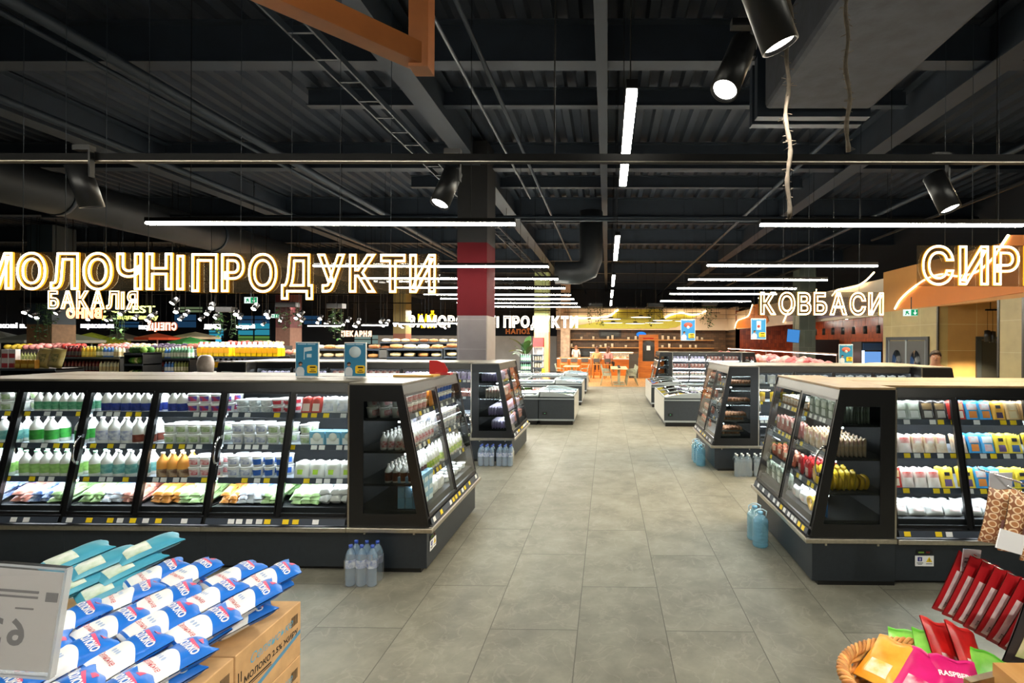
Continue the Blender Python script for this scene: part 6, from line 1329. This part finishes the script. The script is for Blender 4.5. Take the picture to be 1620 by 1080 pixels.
for i in range(3):
    for k in range(3): CUP.put('small white box on the red topped stand', (a.x + .1 + i * .11, 21.12, (.5, .85, 1.15)[k] + .001), (0, 0, 0), 'goods on the red topped stand', (.6, .6, .9))
a, b = at(822, 570, 20.8), at(842, 570, 20.8); shelves('green bottle rack beside the red topped stand', a.x, b.x - .03, 20.8, .4, (.35, .75, 1.12), K_dframe)
GB = bottle('drink_bottle', 'bottle', .3, .04, plain('7fb89a', 'green_glass', .2), plain('e4ece0'), plain('f0f0ee'), milk=False); YB_ = bottle('drink_bottle', 'bottle', .28, .036, plain('d8b83a', 'yellow_drink', .3), plain('e8d86a'), plain('e8e4a0'), milk=False); RB = bottle('drink_bottle', 'bottle', .29, .036, plain('5a1c22', 'wine_glass', .2), plain('3a3034'), plain('1c1a1c'), milk=False)
LB = bottle('drink_bottle', 'bottle', .27, .036, plain('4f86d0', 'blue_drink', .3), plain('e8eef4'), plain('f0f0f0'), milk=False); OB = bottle('drink_bottle', 'bottle', .29, .034, plain('8f9a5a', 'olive_glass', .2), plain('e0dcb8'), plain('4a4030'), milk=False); CB = bottle('drink_bottle', 'bottle', .28, .036, plain('d8dcc8', 'pale_drink', .3), plain('c8b890'), plain('6a4a3a'), milk=False)
for r, z in enumerate((.35, .75, 1.12)):
    for i in range(5): GB.put('pale green bottle in the rack beside the red topped stand', (a.x + .06 + i * .09, 20.92, z + .001), (0, 0, 0), 'green bottles in the rack')
# ---------------------------------------------------------------- grocery hall beyond the dairy island: bottle shelves
JUG = Kit('oil_jug', 'oil jug', [('cap', M().lathe([(.03, .36), (.03, .4), (0, .4)], 10).mesh('cap', plain('e8e8f0'))), ('label', M().box(-.07, .07, -.072, -.07, .1, .24).mesh('label', plain('f0a81c', 'oil_label'))), ('shoulder', M().lathe([(.075, .24), (.07, .29), (.035, .34), (.03, .36)], 14).mesh('shoulder', plain('dcdcea', 'pale_jug_top', .3)))], M().box(-.07, .07, -.07, .07, 0, .25).mesh('jug', plain('f0c414', 'yellow_oil', .2), .02))
gy = 12.6
def gond(px0, px1, Y, zs, label, fills, short, name='shelf_stand', dz=0):
    a, b = at(px0, 570, Y).x, at(px1, 570, Y).x; shelves(label, a, b, Y, .45, zs, K_black, ht=zs[-1] + .02, name=name)
    for (z, seq, words) in fills:
        x = a + .07; i = 0; tot = sum(n for _, n in seq); stp = (b - a - .12) / tot
        for kt, n in seq:
            for q in range(n):
                for r in range(2): kt.put(words[kt] + ' on the ' + short + (', upper row' if z > 1.3 else ', lower row'), (x + stp * .5, Y + .07 + r * .12, z + .001), (0, 0, 0), words[kt] + 's on the ' + short + (', upper row' if z > 1.3 else ', lower row'))
                x += stp
wd = {YB_: 'yellow drink bottle', GB: 'pale green bottle', RB: 'dark wine bottle', LB: 'blue drink bottle', OB: 'olive glass bottle', CB: 'pale bottle with brown cap'}
gond(92, 190, gy, (.3, .75, 1.12, 1.50), 'black shelf of mixed bottles under the grocery sign', [(1.50, [(RB, 5), (YB_, 4), (OB, 2), (LB, 3), (CB, 2)], wd), (1.12, [(RB, 10), (CB, 6)], wd)], 'mixed bottle shelf')
gond(232, 300, gy, (.3, .75, 1.12, 1.48), 'black shelf of green and blue bottles behind the dairy island', [(1.48, [(OB, 4), (LB, 2), (GB, 6)], wd), (1.12, [(RB, 4), (LB, 3), (OB, 5)], wd)], 'green and blue bottle shelf')
a = at(308, 565, 13.4); b = at(440, 565, 13.4); W2 = b.x - a.x; shelves('long dark shelf carrying two rows of yellow oil jugs', a.x, b.x, 13.4, .5, (.5, .9, 1.2, 1.50), K_black, ht=1.52)
for i in range(15):
    if i == 6: continue
    for r in range(2): JUG.put(f'yellow oil jug on the long dark shelf, {("front", "back")[r]} row', (a.x + .1 + i * (W2 - .2) / 14, 13.5 + r * .18, 1.502), (0, 0, 0), f'yellow oil jugs, {("front", "back")[r]} row')
for i in range(9): JUG.put('yellow oil jug lower down under the long shelf of jugs', (a.x + .1 + i * (W2 - .2) / 14, 13.52, 1.202), (0, 0, 0), 'lower yellow oil jugs', (1, 1, .65))
p = at(314, 586, 11.4); tag(obj('white_sack', M().lathe([(0, 0), (.17, 0), (.19, .2), (.16, .34), (.1, .40), (0, .41)], 14, sy=.7), mat('white_sack_film', '9a8f88', .4, noise=.12, scale=14), loc=(p.x, 11.6, 1.2)), 'plump whitish sack between the bottle shelf and the oil jugs', 'sack')
tag(obj('crate_stack', M().box(-.35, .35, -.3, .3, 0, 1.2), K_dframe, loc=(p.x, 11.7, 0), bevel=.01), 'dark crate stand under the whitish sack', 'crate')
# sacks and boxes nearer the frame edge
yl = mat('rice_sack_film', 'c9bd86', .4, c2='b5a55e', scale=9); SK = pouch('rice_sack', 'sack', .36, .46, .12, yl, None, 91, panel2=vary('3f5a34', 'c9bd86', 14), area2=(.25, .3, .75, .7))
a = at(0, 585, 11.2); shelves('dark display plinth with sacks and boxes beside the mixed bottle shelf', a.x, at(88, 585, 11.2).x, 11.2, .6, (.6, 1.28), K_black, ht=1.28)
for i, px in enumerate((52, 72)): p = at(px, 583, 11.25); SK.put(f'beige rice sack with dark green emblem, {("first", "second")[i]} of the leaning pair', (p.x, 11.42, 1.29), (-.18, .1, 0))
OBX = carton('juice_carton', 'carton', .16, .1, .2, vary('c8932c', 'a8701c', 8), plain('e0c05a')); WBX = carton('juice_carton', 'carton', .16, .1, .22, plain('e4e0e4'), plain('c84a56'))
for i in range(3): OBX.put('golden carton between the red boxes and the rice sacks', (at(22, 583, 11.2).x + i * .17, 11.3, 1.281), (0, 0, 0), 'golden cartons')
for i in range(2):
    for k in range(2): WBX.put('white and red box stacked at the edge of the dark plinth', (at(3, 583, 11.2).x + i * .17, 11.3, 1.281 + k * .221), (0, 0, 0), 'white and red boxes')
for k in range(9): OB.put('olive glass bottle standing behind the golden cartons', (at(15, 583, 11.5).x + k * .075, 11.62, 1.281), (0, 0, 0), 'olive bottles behind the golden cartons', (1, 1, 1.3))
# green vegetable stand
a, b = at(196, 570, 12.0), at(226, 570, 12.0); shelves('dark stand of green vegetables between the two bottle shelves', a.x, b.x, 12.0, .5, (.5, 1.05, 1.36, 1.62), K_black, ht=1.64)
VEG = [Kit('cabbage', 'vegetable', [], M().lathe([(0, 0), (.07, .02), (.1, .09), (.07, .16), (0, .18)], 10).mesh('cabbage', mat('veg_%d' % i, c, .6, noise=.3, scale=20))) for i, c in enumerate(('3f7a2e', '6f9a3a', '2c5a2c', 'c9c88a'))]
rn = random.Random(9)
for z in (1.05, 1.36, 1.62):
    for i in range(5):
        for r in range(2): k = rn.randrange(4) if z < 1.6 else rn.randrange(3); VEG[k].put(f'{("bright green", "light green", "dark green", "pale")[k]} cabbage on the vegetable stand', (a.x + .1 + i * (b.x - a.x - .2) / 4, 12.12 + r * .2, z + .001), (0, 0, 0), f'{("bright green", "light green", "dark green", "pale")[k]} cabbages on the stand', (.8, .8, .9))
# produce tables farther back
PROD = [('tomato', 'red tomato', 'c8443c'), ('aubergine', 'dark aubergine', '3a2a4a'), ('grapefruit', 'pinkish grapefruit', 'd88a86'), ('potato', 'pale potato', 'c9b48c'), ('pepper', 'yellow pepper', 'd8b83a'), ('onion', 'brownish onion', '9a5a4a')]
PK = [Kit(n, 'produce', [], M().lathe([(0, 0), (.06, .015), (.085, .07), (.06, .125), (0, .14)], 8).mesh(n, mat('produce_' + n, c, .5, noise=.15, scale=10))) for n, _, c in PROD]
pn = 0
for ti, (px0, px1, Y, py, mix) in enumerate(((0, 60, 15.2, 547, (4, 2)), (60, 118, 16.4, 546, (2, 0)), (150, 232, 15.5, 546, (5, 2, 3)), (233, 300, 15.0, 547, (1, 1, 5)), (300, 350, 18.0, 544, (0, 3)), (350, 440, 19.5, 542, (0, 5, 3)), (440, 470, 16.5, 556, (5, 3)))):
    a, b = at(px0, py, Y), at(px1, py, Y); W2 = b.x - a.x; z = a.z - .12; t = thing('produce_table', f'sloping produce table heaped with {PROD[mix[0]][1].split()[1]}s, {rowsn[ti]} from the frame edge', 'produce stand', (a.x, Y, 0)); obj('crate', M().box(0, W2, 0, .9, z - .25, z), mat('produce_crate', '2c2724', .7), t); obj('plinth', M().box(.05, W2 - .05, .1, .8, 0, z - .25), K_black, t)
    rn = random.Random(ti); n = max(3, int(W2 / .17))
    for i in range(n):
        for r in range(2):
            k = mix[min(len(mix) - 1, int(i / n * len(mix)))]; PK[k].put(f'{PROD[k][1]} heaped on the {rowsn[ti]} produce table', (a.x + W2 * (i + .5) / n, Y + .12 + r * .25, z + .001 + r * .04), (0, 0, rn.random()), f'{PROD[k][1]}s on the {rowsn[ti]} produce table', (rn.uniform(.9, 1.2),) * 3)
# garden parasols of the shop opposite
def parasol(px0, px1, pyt, pyb, Y, c, label):
    a, b = at(px0, pyb, Y), at(px1, pyb, Y); tp = at((px0 + px1) / 2, pyt, Y); r = (b.x - a.x) / 2; hh = tp.z - a.z; t = thing('parasol', label, 'parasol', ((a.x + b.x) / 2, Y, 0))
    m = M(); n = 8; vs = [(0, 0, tp.z)] + [(r * cos(2 * pi * i / n + .39), r * sin(2 * pi * i / n + .39), a.z) for i in range(n)]; m.add(vs, [(0, 1 + i, 1 + (i + 1) % n) for i in range(n)]); vs2 = [(x, y, z - .05) for x, y, z in vs]; m.add(vs2, [(0, 1 + (i + 1) % n, 1 + i) for i in range(n)])
    m.add(vs[1:] + [(x, y, z - .12) for x, y, z in vs[1:]], [(i, (i + 1) % n, (i + 1) % n + n, i + n) for i in range(n)])
    obj('canopy', m, mat('parasol_' + c, c, .8), t); obj('pole', M().tube([(0, 0, .05), (0, 0, tp.z - .02)], .03, 8), K_white, t); obj('base', M().lathe([(0, 0), (.3, 0), (.3, .06), (0, .06)], 16), K_dframe, t)
for i, q in enumerate(((20, 148, 521, 538, 23, 'c9d0c6', 'large white garden parasol behind the brown board column'), (118, 172, 526, 535, 27, 'aab82c', 'lime garden parasol behind the white one'), (150, 200, 533, 540, 25, 'b8c42e', 'small lime garden parasol lower than the other'), (160, 225, 526, 536, 29, 'a89c88', 'beige garden parasol farthest under the grocery sign'), (220, 278, 527, 534, 25, 'd4502c', 'orange garden parasol beyond the vegetable stand'), (276, 342, 525, 533, 27, 'd8cfae', 'cream garden parasol behind the green one'), (272, 330, 533, 541, 24, '3f9a4a', 'green garden parasol in front of the cream one'), (-30, 30, 524, 534, 25, 'b9c0b4', 'pale garden parasol at the frame edge'))): parasol(*q)
# shop front of the neighbour: blue glass, lit words
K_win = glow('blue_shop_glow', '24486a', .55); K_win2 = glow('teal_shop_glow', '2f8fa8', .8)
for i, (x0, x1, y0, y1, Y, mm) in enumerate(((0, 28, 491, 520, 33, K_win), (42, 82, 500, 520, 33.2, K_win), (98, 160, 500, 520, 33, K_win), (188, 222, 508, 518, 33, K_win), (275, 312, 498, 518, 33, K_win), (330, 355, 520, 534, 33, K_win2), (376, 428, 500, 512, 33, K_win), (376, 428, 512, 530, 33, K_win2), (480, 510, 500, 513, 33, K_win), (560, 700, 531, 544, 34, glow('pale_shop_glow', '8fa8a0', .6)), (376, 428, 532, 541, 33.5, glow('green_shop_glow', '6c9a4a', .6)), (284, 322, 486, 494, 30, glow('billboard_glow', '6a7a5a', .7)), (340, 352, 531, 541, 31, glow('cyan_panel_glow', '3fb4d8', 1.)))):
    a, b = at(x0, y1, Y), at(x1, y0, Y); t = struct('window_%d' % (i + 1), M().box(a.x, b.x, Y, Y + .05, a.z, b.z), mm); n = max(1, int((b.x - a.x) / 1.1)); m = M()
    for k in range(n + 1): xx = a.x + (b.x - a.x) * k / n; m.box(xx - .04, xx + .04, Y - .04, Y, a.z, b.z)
    obj('window_frame', m.box(a.x, b.x, Y - .04, Y, (a.z + b.z) / 2 - .03, (a.z + b.z) / 2 + .03), K_black, t)
def lit(words, x0, x1, yt, yb, Y, c, s, label):
    a, b = at(x0, yb, Y), at(x1, yt, Y); gs = []; pen = 0.
    for wd in words.split(' '):
        g = text_m(wd, 1., ext=.02, align='LEFT', bold=.012); (p, q), (r, u), _ = bounds(g); gs.append((g, pen - p, r, u)); pen += q - p + .3
    W = pen - .3; r = min(g[2] for g in gs); u = max(g[3] for g in gs)
    t = thing('lit_sign', label, 'sign', (0, 0, 0))
    for g, dx, *_ in gs: m = M(); m.add([(a.x + (v[0] + dx) / W * (b.x - a.x), Y - v[2], a.z + (v[1] - r) / (u - r) * (b.z - a.z)) for v in g.v], g.f); obj('lettering', m, glow('lit_' + c, c, s), t)
    obj('sign_rail', M().box(a.x, b.x, Y + .03, Y + .08, a.z - .06, a.z - .02), K_black, t)
    for k in (.2, .8): obj('hanger', M().tube([(a.x + (b.x - a.x) * k, Y + .055, a.z - .02), (a.x + (b.x - a.x) * k, Y + .055, ZC + .05)], .01, 5), K_black, t)
for q in (('кові в.', 0, 42, 511, 519, 26, 'ffffff', 4., 'white lit word ending кові at the frame edge'), ('гойд', 93, 115, 510, 518, 26, 'ffffff', 4., 'white lit word гойд beside the brown board column'), ('парасольки', 128, 180, 513, 521, 26.2, 'f4f0ff', 4., 'white lit word over the pale parasol'), ('FOREST', 165, 245, 484, 495, 25, 'e8f08a', 3., 'pale yellow lit letters ending REST under the grocery sign'), ('для відпочинку', 162, 250, 498, 507, 25, 'e0e87a', 2., 'small yellow green lit words under the letters REST'), ('посуд', 220, 240, 515, 523, 26, 'ffffff', 3.5, 'white lit word beside the tilted pink neon letters'), ('лампи', 323, 349, 513, 521, 26, 'ffffff', 4., 'white lit word over the cyan panel'), ('всудый', 374, 403, 513, 521, 26, 'ffffff', 4., 'white lit word before the teal windows')): lit(*q)
neon_px('ВИНО', 105, 161, 488, 503, 14.5, mirror=True, label= 'orange neon letters seen from behind below the grocery sign', core=glow('orange_neon', 'ffb070', 5.), skin=glow('orange_neon_skin', 'e06a2a', 1.2), panel=False, r=.016)
neon_px('СПЕЦІЇ', 234, 280, 511, 522, 19, mirror=True, label= 'pinkish neon letters over the orange parasol', core=glow('pink_neon', 'ffc0a8', 4.), skin=glow('pink_neon_skin', 'c0603a', 1.), panel=False, r=.02)
neon_px('ПЕКАРНЯ', 540, 588, 524, 532, 25, 'small white and orange neon letters over the bread racks', core=glow('bread_neon', 'ffd8b8', 3.), skin=glow('bread_neon_skin', 'c08a5a', 1.), panel=False, r=.02)
neon_px('ЧАЙ', 661, 688, 498, 518, 17.5, 'yellow neon letters crossing the frozen food sign', core=glow('yellow_neon', 'ffc41c', 3.), skin=glow('yellow_neon_skin', 'e0a010', 1.4), panel=False, r=.02)
neon_px('НАПОЇ', 800, 838, 521, 528, 24, 'small orange neon letters under the frozen food sign beside the plant', r=.007, core=glow('orange_neon2', 'e08040', .7), skin=glow('orange_neon_skin2', 'd0602a', .8), panel=False)
exit_sign(at(397, 480, 14.5), .0, 'green exit sign hanging over the grocery hall below the dairy sign', .19, 3.6); exit_sign(at(435, 503, 20), .0, 'small exit sign farther away beside the dark red column', .16, 3.6)
# bread racks and bakery
K_bread = [mat('bread_%d' % i, c, .6, noise=.25, scale=12) for i, c in enumerate(('b8824a', 'e0c79a', '8a5228', 'ece2d2'))]
BR = [Kit('bread_loaf', 'bread', [], M().lathe([(0, -.16), (.05, -.14), (.07, 0), (.05, .14), (0, .16)], 10, mx=Matrix.Rotation(pi / 2, 4, 'Y')).mesh('bread_loaf', k)) for k in K_bread]
bw_ = ('golden', 'pale', 'dark', 'floury')
for ti, (px0, px1, Y, zs) in enumerate(((470, 545, 15.6, (1.05, 1.42, 1.68)), (576, 600, 15.2, (1.1, 1.42, 1.7)), (612, 700, 14.6, (1.2, 1.48, 1.72)), (600, 722, 19.5, (1.3, 1.62, 1.9)), (702, 724, 14.6, (1.2, 1.5, 1.75)))):
    a, b = at(px0, 560, Y).x, at(px1, 560, Y).x; shelves(f'dark bakery rack of loaves, {rowsn[ti]} from the dairy signs', a, b, Y, .5, zs, K_dframe, ht=zs[-1] + .02); rn = random.Random(ti + 50); n = int((b - a) / .34)
    for z in zs:
        for i in range(n):
            k = rn.choice((0, 0, 1, 1, 2, 3)); BR[k].put(f'{bw_[k]} loaf on the {rowsn[ti]} bakery rack', (a + (b - a) * (i + .5) / n, Y + .12, z + .07), (0, 0, rn.uniform(-.4, .4)), f'{bw_[k]} loaves on the {rowsn[ti]} bakery rack'); BR[k].put(f'{bw_[k]} loaf in the back row of the {rowsn[ti]} bakery rack', (a + (b - a) * (i + .4) / n, Y + .32, z + .07), (0, 0, rn.uniform(-.4, .4)), f'{bw_[k]} loaves, back row, {rowsn[ti]} bakery rack')
    l = led(((a + b) / 2, Y + .2, zs[-1] + .75), max(.8, (b - a) * .7), 'x', f'linear lamp hung low over the {rowsn[ti]} bakery rack', 'lamps over the bakery racks')
person('person with auburn hair standing behind the bakery racks', (at(640, 560, 17.2).x, 17.2, 0), .1, mat('dark_top', '4a3a34', .8), plain('2a2c34'), hd, longhair=True)
person('person with dark hair bending over the produce behind the bottle shelf', (at(113, 556, 14.7).x, 14.7, 0), 2.6, mat('plum_top', '6a4a54', .8), plain('2a2c34'), hb, h=.98)
# small spotlights of the grocery hall
tm_ = Matrix.Rotation(-.75, 4, 'X')
MS = Kit('small_spotlight', 'spotlight', [('lens', M().lathe([(0, -.002), (.062, -.002)], 14, mx=tm_).mesh('lens', glow('far_spot_lens', 'fffaf0', 22.))), ('stem', M().tube([(0, 0, .1), (0, 0, 3.5)], .009, 5).mesh('stem', K_black))], M().lathe([(0, .18), (.066, .18), (.066, 0), (0, 0)], 14, mx=tm_).mesh('spot_body', K_black))
sp = [(38, 495, 15), (48, 500, 16), (58, 503, 17), (88, 496, 16), (76, 501, 18), (115, 493, 15), (139, 506, 18), (168, 507, 17), (175, 506, 18), (190, 497, 15), (213, 504, 17), (232, 507, 16), (240, 499, 15), (241, 500, 19), (272, 480, 13), (278, 494, 15), (284, 506, 17), (293, 498, 16), (316, 506, 18), (327, 497, 15), (334, 488, 13), (340, 503, 17), (342, 499, 19), (373, 498, 15), (379, 503, 17), (401, 489, 13), (421, 498, 15), (424, 503, 18), (415, 514, 22), (443, 508, 20), (468, 504, 18), (473, 499, 15), (477, 508, 20), (502, 511, 21), (506, 505, 18), (515, 513, 22), (518, 513, 24), (530, 516, 24), (543, 514, 22), (550, 508, 19), (560, 516, 24), (563, 517, 22), (567, 510, 19), (602, 510, 18), (606, 516, 22), (612, 512, 20), (625, 515, 22), (633, 516, 21), (637, 519, 24), (704, 519, 24), (742, 508, 18)]
for i, (px, py, Y) in enumerate(sp):
    p = at(px, py, Y); MS.put(f'small black spotlight with bright lens over the grocery hall, {("nearer ones", "middle ones", "far ones")[0 if Y < 16 else 1 if Y < 20 else 2]}', p, (0, 0, random.Random(i).uniform(-.5, .5)), 'small spotlights over the grocery hall, ' + ('near' if Y < 16 else 'middle' if Y < 20 else 'far'))
for i, y in enumerate((13.5, 16.5, 20, 24)):
    for j in range(2):
        led((-8.6 - 6.5 * j, y + .6, 3.6), 4.5, 'x', f'linear lamp over the grocery hall, {("nearest", "second", "third", "farthest")[i]} row, {("column", "outer")[j]} side', 'linear lamps over the grocery hall') if False else None
for i, y in enumerate((13.2, 16.8, 20.6, 25.0)):  # short tracks with strip lights, added to brighten the hall and its parasols
    for j in range(3):
        t = thing('lighting_track', f'short black lighting track added over the grocery hall, {("nearest", "second", "third", "farthest")[i]} row, {("column side", "middle", "outer side")[j]}', 'lighting track', (-4.5 - 5.2 * j, y, 3.5)); obj('rail', M().box(-2, 2, -.02, .02, 0, .04), K_blackrail, t)
        for s in (-1.8, 1.8): obj('suspension_wire', M().tube([(s, 0, .04), (s, 0, ZC - 3.45)], .005, 5), K_blackrail, t)
        l = bpy.data.lights.new('track_glow', 'AREA'); l.shape = 'RECTANGLE'; l.size = 3.8; l.size_y = .05; l.energy = 330 if i < 3 else 700; l.color = (1, .93, .82); lo = link(bpy.data.objects.new('track_glow', l), t); lo.location = (0, 0, -.03)
# cafe lamps
for i in range(4):
    t = thing('lighting_track', f'black lighting track over the cafe, {rowsn[i]} from the column side', 'lighting track', (-1.5 + 2.3 * i, 28.3, 3.6)); obj('rail', M().box(-1., 1., -.02, .02, 0, .04), K_blackrail, t)
    for s in (-.9, .9): obj('suspension_wire', M().tube([(s, 0, .04), (s, 0, ZC - 3.55)], .005, 5), K_blackrail, t)
    l = bpy.data.lights.new('track_glow', 'AREA'); l.shape = 'RECTANGLE'; l.size = 1.9; l.size_y = .05; l.energy = 130; l.color = (1, .82, .58); lo = link(bpy.data.objects.new('track_glow', l), t); lo.location = (0, 0, -.03)
